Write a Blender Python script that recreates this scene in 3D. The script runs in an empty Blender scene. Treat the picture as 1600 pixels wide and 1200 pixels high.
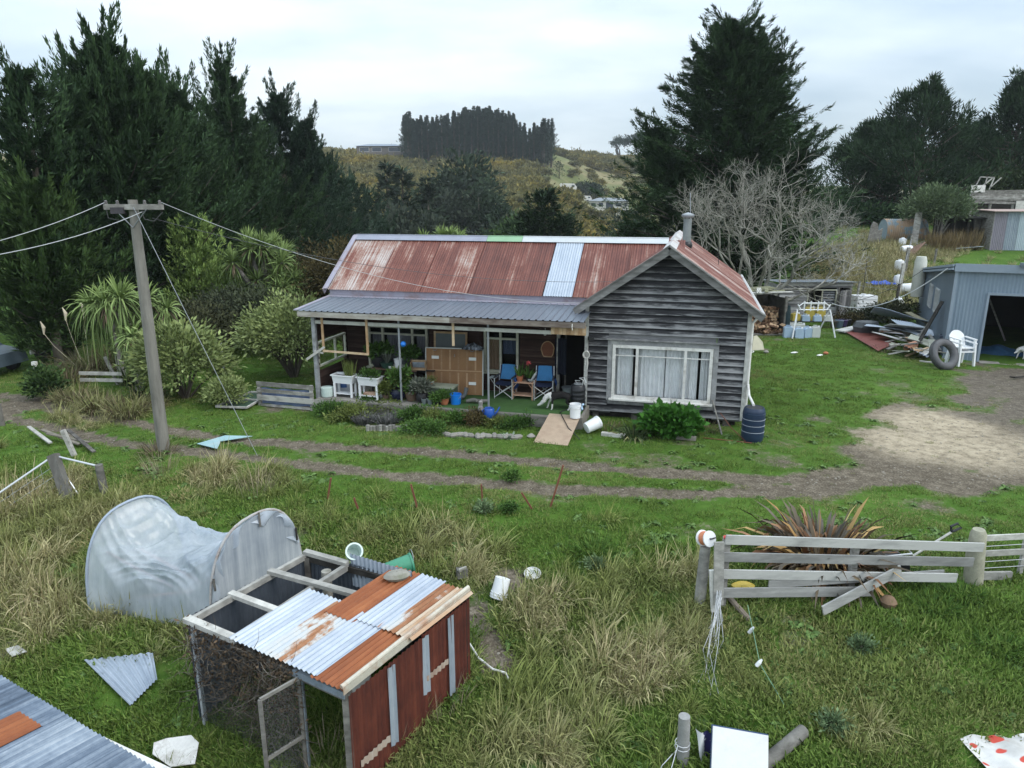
import bpy, math, random
import numpy as np
from mathutils import Vector, Matrix
SC=bpy.context.scene; COL=SC.collection
rnd=random.Random(7); NR=np.random.default_rng(11)
PI=math.pi
F=1110.; TH=math.radians(14.4); H=6.0
# ---------- terrain ----------
def sst(a,b,x):
    t=np.clip((x-a)/(b-a),0,1); return t*t*(3-2*t)
TC=([0,34,60,100,130,160,200,260,315,380,420,520,700,1100,1600],[0,0,-3.0,-6,-3.5,1,6,12,21,28.5,32,33,28,20,10])
TR=([0,39,50,60,80,120,200,300,450,700,900,1600],[0,0,2.1,3.5,5.2,6,2,-6,-4,10,24,20])
def hz(x,y):
    x=np.asarray(x,float); y=np.asarray(y,float)
    edge=np.where(x<0,13.9-.30*x,13.9-.12*x)
    k=.19+(.075-.19)*sst(.5,4,x)
    d=np.clip(edge-y,0,30); drop=k*d*d/(d+1.2); drop=np.minimum(drop,1.55+.02*d)
    az=x/np.maximum(y,1)
    sh=np.where(y>120,80*sst(.04,.14,az),0)*sst(120,200,y)
    zc=np.interp(y-sh,TC[0],TC[1])*(1+.12*sst(.05,.15,az)*sst(200,350,y))
    zr=np.interp(y,TR[0],TR[1])
    m=sst(.27,.46,az)
    z=zc*(1-m)+zr*m-drop
    n=np.sin(x*1.3+.7*np.sin(y*.9))*np.sin(y*1.1+.5*np.sin(x*.8))
    z=z+.05*n*sst(.3,2.5,edge-y)
    far=sst(60,200,y)
    z=z+far*(1.1*np.sin(x*.045+1)*np.sin(y*.038)+.7*np.sin(x*.11+y*.05))
    return z
def ray(px,py):
    u=(px-800)/F; v=(600-py)/F
    return Vector((u, math.cos(TH)+v*math.sin(TH), -math.sin(TH)+v*math.cos(TH)))
def gp(px,py,dz=0.):
    r=ray(px,py); a=3.; b=None; t=3.
    while t<900:
        p=r*t
        if p.z+H < float(hz(p.x,p.y))+dz: b=t; break
        a=t; t*=1.01
    if b is None: b=t
    for _ in range(18):
        m=(a+b)/2; p=r*m
        if p.z+H<float(hz(p.x,p.y))+dz: b=m
        else: a=m
    p=r*b; return Vector((p.x,p.y,p.z+H))
def atY(px,py,y):
    r=ray(px,py); p=r*(y/r.y); return Vector((p.x,p.y,p.z+H))
def ground(x,y,dz=0.): return Vector((x,y,float(hz(x,y))+dz))
YA=math.radians(-14.3); HO=Vector((2.10,19.62,0))
HM=Matrix.Translation(HO)@Matrix.Rotation(YA,4,'Z')
# ---------- mesh builder ----------
class B:
    def __init__(s): s.v=[]; s.f=[]; s.t=[]; s.uv=[]
    def add(s,vs,fs,t=None,uv=None):
        n=len(s.v); s.v+= [tuple(p) for p in vs]
        t=rnd.random() if t is None else t
        for f in fs:
            s.f.append(tuple(i+n for i in f)); s.t.append(t)
            s.uv.append([uv[i] for i in f] if uv else None)
        return s
    def box(s,c,size,R=None,t=None):
        x,y,z=[a/2 for a in size]; c=Vector(c)
        vs=[Vector(q) for q in((-x,-y,-z),(x,-y,-z),(x,y,-z),(-x,y,-z),(-x,-y,z),(x,-y,z),(x,y,z),(-x,y,z))]
        if R is not None:
            if not isinstance(R,Matrix): R=Matrix.Rotation(R,3,'Z')
            vs=[R@q for q in vs]
        return s.add([c+q for q in vs],[(0,3,2,1),(4,5,6,7),(0,1,5,4),(1,2,6,5),(2,3,7,6),(3,0,4,7)],t)
    def beam(s,p,q,w,h,up=(0,0,1),t=None):
        p=Vector(p); q=Vector(q); d=(q-p); L=d.length; d.normalize(); u=Vector(up)
        if abs(d.dot(u))>.98: u=Vector((0,1,0))
        sd=d.cross(u).normalized(); u=sd.cross(d)
        R=Matrix((d,sd,u)).transposed()
        return s.box((p+q)/2,(L,w,h),R,t)
    def tube(s,pts,r,n=8,t=None,cap=True):
        pts=[Vector(p) for p in pts]; m=len(pts); rs=[r]*m if not hasattr(r,'__len__') else r
        vs=[]; prev=None
        for i,p in enumerate(pts):
            d=(pts[min(i+1,m-1)]-pts[max(i-1,0)]).normalized()
            a=Vector((0,0,1)) if abs(d.z)<.9 else Vector((1,0,0))
            if prev is not None: a=prev
            e=d.cross(a)
            if e.length<1e-4: e=d.cross(Vector((0,1,.3)))
            e.normalize(); g=e.cross(d).normalized(); prev=g
            for k in range(n):
                an=2*PI*k/n; vs.append(p+(e*math.cos(an)+g*math.sin(an))*rs[i])
        fs=[(i*n+k,i*n+(k+1)%n,(i+1)*n+(k+1)%n,(i+1)*n+k) for i in range(m-1) for k in range(n)]
        if cap: fs+=[tuple(range(n-1,-1,-1)),tuple(range((m-1)*n,m*n))]
        return s.add(vs,fs,t)
    def lathe(s,prof,n=20,M=None,t=None,cap=True):
        M=M or Matrix(); vs=[]
        for r,z in prof:
            for k in range(n):
                a=2*PI*k/n; vs.append(M@Vector((r*math.cos(a),r*math.sin(a),z)))
        m=len(prof)
        fs=[(i*n+k,i*n+(k+1)%n,(i+1)*n+(k+1)%n,(i+1)*n+k) for i in range(m-1) for k in range(n)]
        if cap: fs+=[tuple(range(n-1,-1,-1)),tuple(range((m-1)*n,m*n))]
        return s.add(vs,fs,t)
    def slab(s,pts,th,t=None):
        pts=[Vector(p) for p in pts]; nrm=Vector((0,0,0))
        for i in range(len(pts)):
            nrm+= (pts[i]-pts[0]).cross(pts[(i+1)%len(pts)]-pts[0])
        nrm.normalize(); n=len(pts); vs=pts+[p-nrm*th for p in pts]
        fs=[tuple(range(n)),tuple(range(2*n-1,n-1,-1))]+[(i,i+n,(i+1)%n+n,(i+1)%n) for i in range(n)]
        return s.add(vs,fs,t)
    def grid(s,fn,nu,nv,t=None,uvs=(1,1)):
        vs=[fn(i/nu,j/nv) for j in range(nv+1) for i in range(nu+1)]
        uv=[(i/nu*uvs[0],j/nv*uvs[1]) for j in range(nv+1) for i in range(nu+1)]
        w=nu+1
        return s.add(vs,[(j*w+i,j*w+i+1,(j+1)*w+i+1,(j+1)*w+i) for j in range(nv) for i in range(nu)],t,uv)
    def corr(s,o,u,v,w,l,pitch=.076,amp=.011,kind='sin',t=None,nv=1,dent=0.,u0=0.,v0=0.,nrm=None,ragged=0.,per=6):
        """corrugated sheet: ribs run along v, wave across u; UV in metres"""
        o=Vector(o); u=Vector(u).normalized(); v=Vector(v).normalized(); n=(u.cross(v)).normalized() if nrm is None else Vector(nrm)
        nu=max(4,int(w/pitch*per)); vs=[]; uv=[]
        rg=[rnd.random() for _ in range(nu+1)]; ph=rnd.random()*6
        for j in range(nv+1):
            for i in range(nu+1):
                a=w*i/nu; b=l*j/nv
                if ragged and j==nv: b-=ragged*rg[i//7]
                if kind=='sin': h=amp*math.sin(2*PI*(a+u0)/pitch)
                else:
                    q=(a/pitch)%1; h=amp*(1 if q<.16 else max(0,1-(q-.16)/.08) if q<.24 else (0 if q<.92 else (q-.92)/.08))
                if dent: h+=dent*math.sin(a*2.1+ph)*math.sin(b*1.9+ph*2)
                vs.append(o+u*a+v*b+n*h); uv.append((a+u0,b+v0))
        W=nu+1
        return s.add(vs,[(j*W+i,j*W+i+1,(j+1)*W+i+1,(j+1)*W+i) for j in range(nv) for i in range(nu)],t,uv)
def mesh_np(name,verts,faces4,tint,smooth=False):
    """verts (N,3); faces4 (M,4) with -1 for triangles; tint per face"""
    me=bpy.data.meshes.new(name); verts=np.ascontiguousarray(verts,np.float32)
    tri=faces4[:,3]<0; cnt=np.where(tri,3,4).astype(np.int32)
    flat=faces4.reshape(-1); flat=flat[flat>=0].astype(np.int32)
    me.vertices.add(len(verts)); me.vertices.foreach_set('co',verts.ravel())
    me.loops.add(len(flat)); me.loops.foreach_set('vertex_index',flat)
    me.polygons.add(len(cnt)); st=np.concatenate([[0],np.cumsum(cnt)[:-1]]).astype(np.int32)
    me.polygons.foreach_set('loop_start',st)
    me.update(calc_edges=True)
    a=me.attributes.new('tint','FLOAT','FACE'); a.data.foreach_set('value',np.asarray(tint,np.float32))
    if smooth: me.shade_smooth()
    me.validate()
    return me
def tagp(o,label=None,cat=None,group=None,kind=None):
    if label: o['label']=label
    if cat: o['category']=cat
    if group: o['group']=group
    if kind: o['kind']=kind
    return o
def link(name,me,mat,parent=None,M=None):
    o=bpy.data.objects.new(name,me); COL.objects.link(o)
    if mat is not None and me is not None and len(me.materials)==0: me.materials.append(mat)
    if parent: o.parent=parent
    if M is not None: o.matrix_local=M
    return o
def obj(name,b,mat,parent=None,label=None,cat=None,group=None,kind=None,M=None,smooth=False):
    me=bpy.data.meshes.new(name); me.from_pydata(b.v,[],b.f); 
    a=me.attributes.new('tint','FLOAT','FACE'); a.data.foreach_set('value',np.asarray(b.t,np.float32))
    if any(u is not None for u in b.uv):
        L=me.uv_layers.new(name='UVMap'); fl=[]
        for f,u in zip(b.f,b.uv):
            fl+= [c for q in (u or [(0,0)]*len(f)) for c in q]
        L.data.foreach_set('uv',np.asarray(fl,np.float32))
    if smooth:
        me.shade_smooth()
        try: me.set_sharp_from_angle(angle=math.radians(40))
        except Exception: pass
    o=link(name,me,mat,parent,M); tagp(o,label,cat,group,kind); return o
def T(name,label,cat,M=None,group=None):
    o=bpy.data.objects.new(name,None); COL.objects.link(o); o.empty_display_size=.2
    if M is not None: o.matrix_world=M
    return tagp(o,label,cat,group)
def at(p,rz=0.,s=1.,tilt=None):
    M=Matrix.Translation(Vector(p))@Matrix.Rotation(rz,4,'Z')
    if tilt is not None: M=M@Matrix.Rotation(tilt[0],4,'X')@Matrix.Rotation(tilt[1],4,'Y')
    return M@Matrix.Scale(s,4)
def hl(x,y,z,rz=0.,tilt=None): return HM@at((x,y,z),rz,1,tilt)
def copy_tree(o,M,label=None,group=None,parent=None):
    c=o.copy(); COL.objects.link(c); c.parent=parent
    if parent is None:
        c.matrix_world=M
        if label: c['label']=label
        if group: c['group']=group
    for ch in list(o.children): copy_tree(ch,None,parent=c)
    return c
# ---------- materials ----------
class NT:
    def __init__(s,name):
        m=bpy.data.materials.new(name); m.use_nodes=True; s.m=m; s.n=m.node_tree; s.N=s.n.nodes; s.L=s.n.links
        s.p=s.N['Principled BSDF']
    def node(s,t,**k):
        n=s.N.new(t)
        for a,b in k.items(): setattr(n,a,b)
        return n
    def set(s,inp,val):
        if hasattr(val,'is_output'): s.L.new(val,inp)
        else: inp.default_value=val
    def coord(s,kind='Object',scale=(1,1,1)):
        if kind=='UV': c=s.node('ShaderNodeUVMap').outputs[0]
        else: c=s.node('ShaderNodeTexCoord').outputs[kind]
        mp=s.node('ShaderNodeMapping'); mp.inputs['Scale'].default_value=scale; s.L.new(c,mp.inputs[0]); return mp.outputs[0]
    def noise(s,vec,scale=1.,detail=4.,rough=.55):
        n=s.node('ShaderNodeTexNoise'); s.L.new(vec,n.inputs['Vector']); n.inputs['Scale'].default_value=scale
        n.inputs['Detail'].default_value=detail; n.inputs['Roughness'].default_value=rough; return n.outputs['Fac']
    def attr(s,name,typ='GEOMETRY',out='Fac'): return s.node('ShaderNodeAttribute',attribute_name=name,attribute_type=typ).outputs[out]
    def math(s,op,a,b=0.,c=None):
        n=s.node('ShaderNodeMath',operation=op); s.set(n.inputs[0],a); s.set(n.inputs[1],b)
        if c is not None: s.set(n.inputs[2],c)
        return n.outputs[0]
    def ramp(s,fac,stops,interp='LINEAR'):
        r=s.node('ShaderNodeValToRGB'); r.color_ramp.interpolation=interp; e=r.color_ramp.elements
        while len(e)<len(stops): e.new(.5)
        for q,(p,c) in zip(e,stops):
            q.position=p; q.color=(*c,1) if len(c)==3 else c
        s.L.new(fac,r.inputs[0]); return r.outputs[0]
    def mix(s,f,a,b,blend='MIX'):
        n=s.node('ShaderNodeMix',data_type='RGBA',blend_type=blend); s.set(n.inputs[0],f)
        for i,v in ((6,a),(7,b)):
            if hasattr(v,'is_output'): s.L.new(v,n.inputs[i])
            else: n.inputs[i].default_value=(*v,1)
        return n.outputs[2]
    def out(s,col,rough=.8,metal=0.,bump=None,bs=.3,bd=.02,spec=.3):
        s.set(s.p.inputs['Base Color'],col if hasattr(col,'is_output') else (*col,1)); s.set(s.p.inputs['Roughness'],rough); s.set(s.p.inputs['Metallic'],metal)
        s.p.inputs['Specular IOR Level'].default_value=spec
        if bump is not None:
            b=s.node('ShaderNodeBump'); b.inputs['Strength'].default_value=bs; b.inputs['Distance'].default_value=bd
            s.L.new(bump,b.inputs['Height']); s.L.new(b.outputs[0],s.p.inputs['Normal'])
        return s.m
MATS={}
def plain(name,c,rough=.6,var=.25,scale=6.,metal=0.,spec=.4,dirt=None,tint=.2,bump=.15):
    """one colour, worn: broad noise + fine noise + per-piece tint"""
    if name in MATS: return MATS[name]
    n=NT(name); v=n.coord('Object'); a=n.noise(v,scale,5.,.6); b=n.noise(v,scale*7,3.,.6)
    f=n.math('ADD',n.math('MULTIPLY',a,.65),n.math('MULTIPLY',b,.35))
    f=n.math('ADD',f,n.math('MULTIPLY',n.math('SUBTRACT',n.attr('tint'),.5),tint))
    lo=tuple(x*(1-var) for x in c); hi=tuple(min(.95,x*(1+var)) for x in c)
    col=n.ramp(f,[(.3,lo),(.7,hi)])
    if dirt: col=n.mix(n.ramp(n.noise(v,scale*.6,6.,.7),[(.5,(0,0,0)),(.68,(.8,.8,.8))]),col,dirt)
    MATS[name]=n.out(col,rough,metal,b,bump,.01,spec); return MATS[name]
def wood(name,dark,mid,pale,scale=(1.5,1.5,24),pale_at=.62,rough=.85,tint=.35):
    if name in MATS: return MATS[name]
    n=NT(name); v=n.coord('Object',scale); a=n.noise(v,1.,6.,.65); g=n.noise(n.coord('Object',(.8,.8,.8)),1.3,4.,.6)
    t=n.math('MULTIPLY',n.math('SUBTRACT',n.attr('tint'),.5),tint)
    f=n.math('ADD',n.math('ADD',n.math('MULTIPLY',a,.62),n.math('MULTIPLY',g,.38)),t)
    col=n.ramp(f,[(.30,dark),(.5,mid),(pale_at,pale),(.8,pale)])
    MATS[name]=n.out(col,rough,0,a,.5,.008,.2); return MATS[name]
def iron(name,stops,metal=.25,rough=.5,ku=5.,kv=.45,patch=.9,tint=.5,gray=None):
    """corrugated iron: streaks down the sheet (UV in metres), patches, per-sheet tint"""
    if name in MATS: return MATS[name]
    n=NT(name); a=n.noise(n.coord('UV',(ku,kv,1)),1.,6.,.65); b=n.noise(n.coord('UV',(patch,patch,1)),1.,5.,.6); c=n.noise(n.coord('UV',(14,9,1)),1.,4.,.7)
    f=n.math('ADD',n.math('ADD',n.math('MULTIPLY',a,.5),n.math('MULTIPLY',b,.35)),n.math('MULTIPLY',c,.15))
    f=n.math('ADD',f,n.math('MULTIPLY',n.math('SUBTRACT',n.attr('tint'),.5),tint))
    MATS[name]=n.out(n.ramp(f,stops),rough,metal,c,.1,.005,.4); return MATS[name]
def boardmat(name,dark,mid,pale,amt=.5):
    """lapped board: UV u in metres along the board, v 0..1 up its face; bare wood shows where the lower edge has worn"""
    if name in MATS: return MATS[name]
    n=NT(name); uv=n.coord('UV',(1,1,1)); sx=n.node('ShaderNodeSeparateXYZ'); n.L.new(uv,sx.inputs[0])
    a=n.noise(n.coord('UV',(1.1,3.2,1)),1.,6.,.65); o=n.noise(n.coord('Object',(.7,.7,.9)),1.2,5.,.6); g=n.noise(n.coord('UV',(4,26,1)),1.,4.,.6); q=n.noise(n.coord('Object',(2.6,2.6,24)),1.,5.,.65)
    f=n.math('ADD',n.math('ADD',n.math('MULTIPLY',a,.30),n.math('MULTIPLY',o,.26)),n.math('ADD',n.math('MULTIPLY',g,.16),n.math('MULTIPLY',q,.28)))
    f=n.math('ADD',f,n.math('MULTIPLY',n.math('SUBTRACT',n.attr('tint'),.5),.07))
    f=n.math('ADD',f,n.math('MULTIPLY',n.math('SUBTRACT',.5,sx.outputs[1]),.13*amt*2))
    MATS[name]=n.out(n.ramp(f,[(.36,dark),(.51,mid),(.61,pale),(.76,tuple(min(.6,x*1.25) for x in pale))]),.85,0,g,.4,.006,.2); return MATS[name]
def leafmat(name,dark,light,rough=.75,inst=False,dry=None,trans=.0,spec=.15):
    if name in MATS: return MATS[name]
    n=NT(name); t=n.attr('tint')
    oi=n.node('ShaderNodeObjectInfo').outputs['Random']
    f=n.math('ADD',n.math('MULTIPLY',t,.85),n.math('MULTIPLY',oi,.15))
    col=n.ramp(f,[(.08,dark),(.92,light)])
    if dry: col=n.mix(n.math('MULTIPLY',n.attr('dry','INSTANCER'),1.),col,n.ramp(f,[(.1,dry[0]),(.9,dry[1])]))
    m=n.out(col,rough,0,None,0,0,spec)
    if trans:
        tr=n.node('ShaderNodeBsdfTranslucent'); n.set(tr.inputs[0],col); mx=n.node('ShaderNodeMixShader'); mx.inputs[0].default_value=trans
        n.L.new(n.p.outputs[0],mx.inputs[1]); n.L.new(tr.outputs[0],mx.inputs[2]); n.L.new(mx.outputs[0],n.N['Material Output'].inputs[0])
    MATS[name]=m; return m
def glass(name,c=(.05,.06,.07),rough=.08):
    if name in MATS: return MATS[name]
    n=NT(name); v=n.coord('Object'); a=n.noise(v,3.,3.)
    MATS[name]=n.out(n.ramp(a,[(.3,tuple(x*.7 for x in c)),(.7,tuple(x*1.3 for x in c))]),rough,0,a,.05,.01,.5); return MATS[name]
# ---------- foliage ----------
def unit(a): return a/np.maximum(np.linalg.norm(a,axis=-1,keepdims=True),1e-9)
def leaves(P,D,L,W,rg,up=None):
    """diamond leaves: P base, D direction, L length, W width"""
    n=len(P); D=unit(D); r=rg.normal(size=(n,3)) if up is None else up+rg.normal(size=(n,3))*.45
    S=unit(np.cross(D,r)); L=np.broadcast_to(L,(n,))[:,None]; W=np.broadcast_to(W,(n,))[:,None]
    m=P+D*L*.45
    N=unit(np.cross(S,D))
    V=np.stack([P,m+S*W*.5-N*W*.12,P+D*L,m-S*W*.5-N*W*.12],1).reshape(-1,3)
    Fc=np.arange(n*4).reshape(n,4); return V,Fc
def blades(P,D,L,W,bend,rg,droop=None):
    """strap leaves in three segments that bend down"""
    n=len(P); D=unit(D); L=np.broadcast_to(L,(n,)).astype(float); W=np.broadcast_to(W,(n,)).astype(float); bend=np.broadcast_to(bend,(n,)).astype(float)
    S=np.cross(D,np.array([0,0,1.])); bad=np.linalg.norm(S,axis=1)<.05; S[bad]=rg.normal(size=(bad.sum(),3)); S=unit(S+.35*rg.normal(size=(n,3)))
    rows=[]; 
    for k,(s,w) in enumerate(((0,.7),(.35,1.),(.7,.8),(1.,0))):
        c=P+D*(L*s)[:,None]; c=c+np.array([0,0,-1.])*(bend*L*s*s)[:,None]; 
        pull=D.copy(); pull[:,2]=0; c=c-pull*(0.25*bend*L*s*s)[:,None]
        rows.append((c,w))
    V=[]
    for c,w in rows[:3]:
        V+= [c-S*(W*w/2)[:,None],c+S*(W*w/2)[:,None]]
    V.append(rows[3][0]); V=np.stack(V,1).reshape(-1,3)
    b=np.arange(n)[:,None]*7
    Fc=np.concatenate([b+np.array([[0,1,3,2]]),b+np.array([[2,3,5,4]]),np.concatenate([b+np.array([[4,5,6]]),np.full((n,1),-1)],1)],0)
    return V,Fc
class Fol:
    def __init__(s): s.V=[];s.F=[];s.T=[];s.n=0
    def add(s,V,Fc,t):
        s.V.append(V); G=Fc.copy(); G[G>=0]+=s.n; s.F.append(G); s.n+=len(V)
        k=len(Fc)//len(t) if len(t) and len(Fc)!=len(t) else 1
        s.T.append(np.tile(t,k) if k>1 else t)
    def mesh(s,name): return mesh_np(name,np.concatenate(s.V),np.concatenate(s.F),np.concatenate(s.T))
# ---------- ground ----------
def W2(pts): return np.array([[*gp(x,y)][:2] for x,y in pts])
def dpoly(X,Y,P):
    d=np.full(X.shape,1e9)
    for a,b in zip(P[:-1],P[1:]):
        ab=b-a; t=np.clip(((X-a[0])*ab[0]+(Y-a[1])*ab[1])/max(ab@ab,1e-9),0,1)
        d=np.minimum(d,np.hypot(X-a[0]-ab[0]*t,Y-a[1]-ab[1]*t))
    return d
def inpoly(X,Y,P):
    c=np.zeros(X.shape,bool)
    for a,b in zip(P,np.roll(P,-1,0)):
        c^=((a[1]>Y)!=(b[1]>Y))&(X<(b[0]-a[0])*(Y-a[1])/((b[1]-a[1])+1e-12)+a[0])
    return c
RUTS=[(W2([(-60,612),(0,617),(60,625),(100,645),(180,655),(245,668),(330,683),(400,690),(480,694),(600,701),(700,708),(850,722),(1000,736),(1150,746),(1300,748)]),.30),
      (W2([(-60,650),(0,652),(60,662),(130,678),(200,693),(300,703),(400,715),(500,730),(620,742),(760,753),(900,764),(1050,772),(1200,768),(1350,752),(1700,735)]),.30)]
YARD=W2([(1170,745),(1290,728),(1330,700),(1375,650),(1430,633),(1500,645),(1600,655),(1800,670),(1800,780),(1600,770),(1450,765),(1250,778)])
DARKG=W2([(1492,588),(1535,571),(1600,577),(1800,595),(1800,680),(1600,670),(1540,652),(1500,622)])
BLOB=[(1465,660,1.8,1.),(1430,690,1.7,.95),(1500,695,2.0,.9),(1550,690,1.8,.7),(30,632,1.3,.9),(10,640,1.,.9),(1395,600,.9,.5),(1425,618,.9,.55),(1375,578,.7,.5),(1460,640,.8,.6),
 (1030,720,.9,.55),(960,712,.7,.5),(1180,705,.5,.5),(780,1030,.45,.9),(765,1000,.4,.8),(800,905,.45,.8),(740,955,.4,.8),(680,840,.5,.5),(1240,1000,.3,.6),(1230,960,.25,.5),(480,636,.6,.8),(430,637,.5,.7),(1070,690,.5,.5),(930,695,.5,.5),(1330,1010,.35,.3),(1290,925,.4,.5),(1450,1020,.5,.35),(230,740,.5,.5),(1190,545,.5,.7),(1215,530,.4,.7),(1260,545,.4,.5),(1290,520,.5,.5),(1345,530,.6,.5),(845,880,.4,.4)]
DRY=[(60,850,1.6,.8),(150,800,1.,.8),(30,960,1.6,.85),(190,950,.8,.6),(90,770,1.2,.7),(20,790,1.2,.9),(330,745,.9,.8),(420,755,.8,.75),(480,810,.6,.5),(560,830,.6,.4),(690,850,.8,.7),(760,880,.8,.8),(860,960,.9,.75),(960,935,.8,.7),(1040,905,.6,.6),(930,1020,.9,.7),(850,1070,.9,.55),(1010,1040,.9,.7),(780,1140,.8,.5),(900,1150,.9,.5),(1050,1000,.7,.6),(640,1150,.6,.4),(350,1000,.8,.6),(250,1000,.7,.5),
 (150,650,1.6,.9),(110,620,1.2,.8),(210,640,1.,.8),(70,610,1.,.5),(1340,400,4.,.9),(1370,420,4.,.6),(1400,390,4.,.9),(1320,420,4.,.9),(1420,370,4.,.9),(1350,450,3.5,.45),(1390,460,3,.4),(1100,900,.6,.6),(1090,960,.6,.6),(1150,1060,.5,.4),(1340,1140,.6,.3),(1250,1060,.5,.3)]
def blobs(X,Y,L):
    o=np.zeros(X.shape)
    for px,py,r,w in L:
        p=gp(px,py); o=np.maximum(o,w*(1-sst(.35*r,1.25*r,np.hypot(X-p.x,Y-p.y))))
    return o
def wob(X,Y,s,seed=0):
    return .5+.25*(np.sin(X*s+1.7*np.sin(Y*s*.7+seed)+seed)+np.sin(Y*s*1.3+1.9*np.sin(X*s*.6-seed)))
def cover(X,Y):
    dirt=np.zeros(X.shape); near=Y<60
    for P,w in RUTS:
        d=dpoly(X,Y,P); w2=w*(.8+.5*wob(X,Y,2.1)); dirt=np.maximum(dirt,.95*(1-sst(w2*.55,w2*1.25,d)))
    pale=blobs(X,Y,BLOB[:4])
    def soft(P,e): 
        d=dpoly(X,Y,np.vstack([P,P[:1]])); s=np.where(inpoly(X,Y,P),d,-d); return sst(-e,e,s+e*(wob(X,Y,2.7,2)-.5)*1.6)
    yard=soft(YARD,1.5)*.97; dk=soft(DARKG,1.4)*.97
    bare=.62*sst(.80,.97,wob(X,Y,1.55,8))*(Y<24)*(.4+.6*wob(X,Y,.5,2))
    dirt=np.maximum.reduce([dirt,yard,dk,blobs(X,Y,BLOB),bare])
    dry=blobs(X,Y,DRY); dry=dry*(.55+.6*wob(X,Y,1.9,4))
    far=sst(90,140,Y)
    return np.where(near,dirt,0),np.clip(np.where(near,dry,0),0,1),far,np.clip(pale,0,1)*1.,dk
def build_ground():
    na,nd=430,520; az=np.radians(np.linspace(-58,58,na)); D=10*np.exp(np.linspace(0,math.log(1700/10),nd))
    # tighter rows near the place, looser far off
    A,R=np.meshgrid(az,D); X=R*np.sin(A); Y=R*np.cos(A)-13.; Z=hz(X,Y)
    V=np.stack([X,Y,Z],-1).reshape(-1,3); i=np.arange(nd-1)[:,None]*na+np.arange(na-1)[None]; i=i.ravel()
    Fc=np.stack([i,i+1,i+na+1,i+na],1)
    dirt,dry,far,pale,dk=cover(X,Y)
    Z2=Z-.05*dirt*(Y<30)*(Y>3); V[:,2]=Z2.ravel()
    me=mesh_np('ground',V,Fc,np.zeros(len(Fc)),True)
    a=me.color_attributes.new('cover','FLOAT_COLOR','POINT')
    a.data.foreach_set('color',np.stack([dirt,dry,far,pale],-1).reshape(-1).astype(np.float32))
    a=me.attributes.new('darkgravel','FLOAT','POINT'); a.data.foreach_set('value',dk.ravel().astype(np.float32))
    n=NT('ground'); v=n.coord('Object'); n1=n.noise(v,.55,5.,.6); n2=n.noise(v,4.5,5.,.65); n3=n.noise(v,23.,4.,.7)
    ca=n.node('ShaderNodeAttribute',attribute_name='cover'); sp=n.node('ShaderNodeSeparateColor'); n.L.new(ca.outputs['Color'],sp.inputs[0])
    g=n.math('ADD',n.math('MULTIPLY',n1,.5),n.math('MULTIPLY',n2,.5))
    lawn=n.ramp(g,[(.28,(.035,.072,.010)),(.5,(.06,.12,.018)),(.72,(.11,.18,.032))])
    straw=n.ramp(n.math('ADD',n.math('MULTIPLY',n2,.5),n.math('MULTIPLY',n3,.5)),[(.3,(.045,.045,.017)),(.55,(.13,.115,.05)),(.75,(.22,.19,.095))])
    c=n.mix(n.math('MULTIPLY',sp.outputs[1],n.ramp(n2,[(.3,(.35,)*3),(.6,(1,)*3)])),lawn,straw)
    soil=n.ramp(n.math('ADD',n.math('MULTIPLY',n3,.6),n.math('MULTIPLY',n2,.4)),[(.34,(.045,.036,.026)),(.5,(.115,.095,.070)),(.66,(.25,.215,.165))])
    gravel=n.ramp(n.math('ADD',n.math('MULTIPLY',n3,.6),n.math('MULTIPLY',n2,.4)),[(.3,(.23,.19,.135)),(.5,(.37,.31,.22)),(.72,(.50,.43,.33))])
    dkg=n.ramp(n.math('ADD',n.math('MULTIPLY',n3,.6),n.math('MULTIPLY',n2,.4)),[(.34,(.055,.045,.036)),(.5,(.115,.098,.077)),(.66,(.20,.175,.14))])
    soil=n.mix(n.math('MULTIPLY',ca.outputs['Alpha'],n.ramp(n2,[(.25,(.4,)*3),(.55,(1,)*3)])),soil,gravel); soil=n.mix(n.attr('darkgravel'),soil,dkg)
    fm=n.math('ADD',sp.outputs[0],n.math('MULTIPLY',n.math('SUBTRACT',n.math('ADD',n.math('MULTIPLY',n2,.6),n.math('MULTIPLY',n3,.4)),.5),1.5))
    c=n.mix(n.ramp(fm,[(.33,(0,)*3),(.67,(1,)*3)]),c,soil)
    # far hillside
    f1=n.noise(v,.03,5.,.6); f2=n.noise(v,.16,6.,.7)
    hill=n.ramp(n.math('ADD',n.math('MULTIPLY',f1,.55),n.math('MULTIPLY',f2,.45)),[(.32,(.05,.08,.025)),(.46,(.12,.13,.05)),(.58,(.21,.175,.095)),(.75,(.27,.22,.13))])
    c=n.mix(sp.outputs[2],c,hill)
    m=n.out(c,.95,0,n.math('ADD',n3,n.math('MULTIPLY',n2,2.)),.7,.03,.1)
    o=link('ground',me,m); tagp(o,kind='structure'); return o
build_ground()
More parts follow.
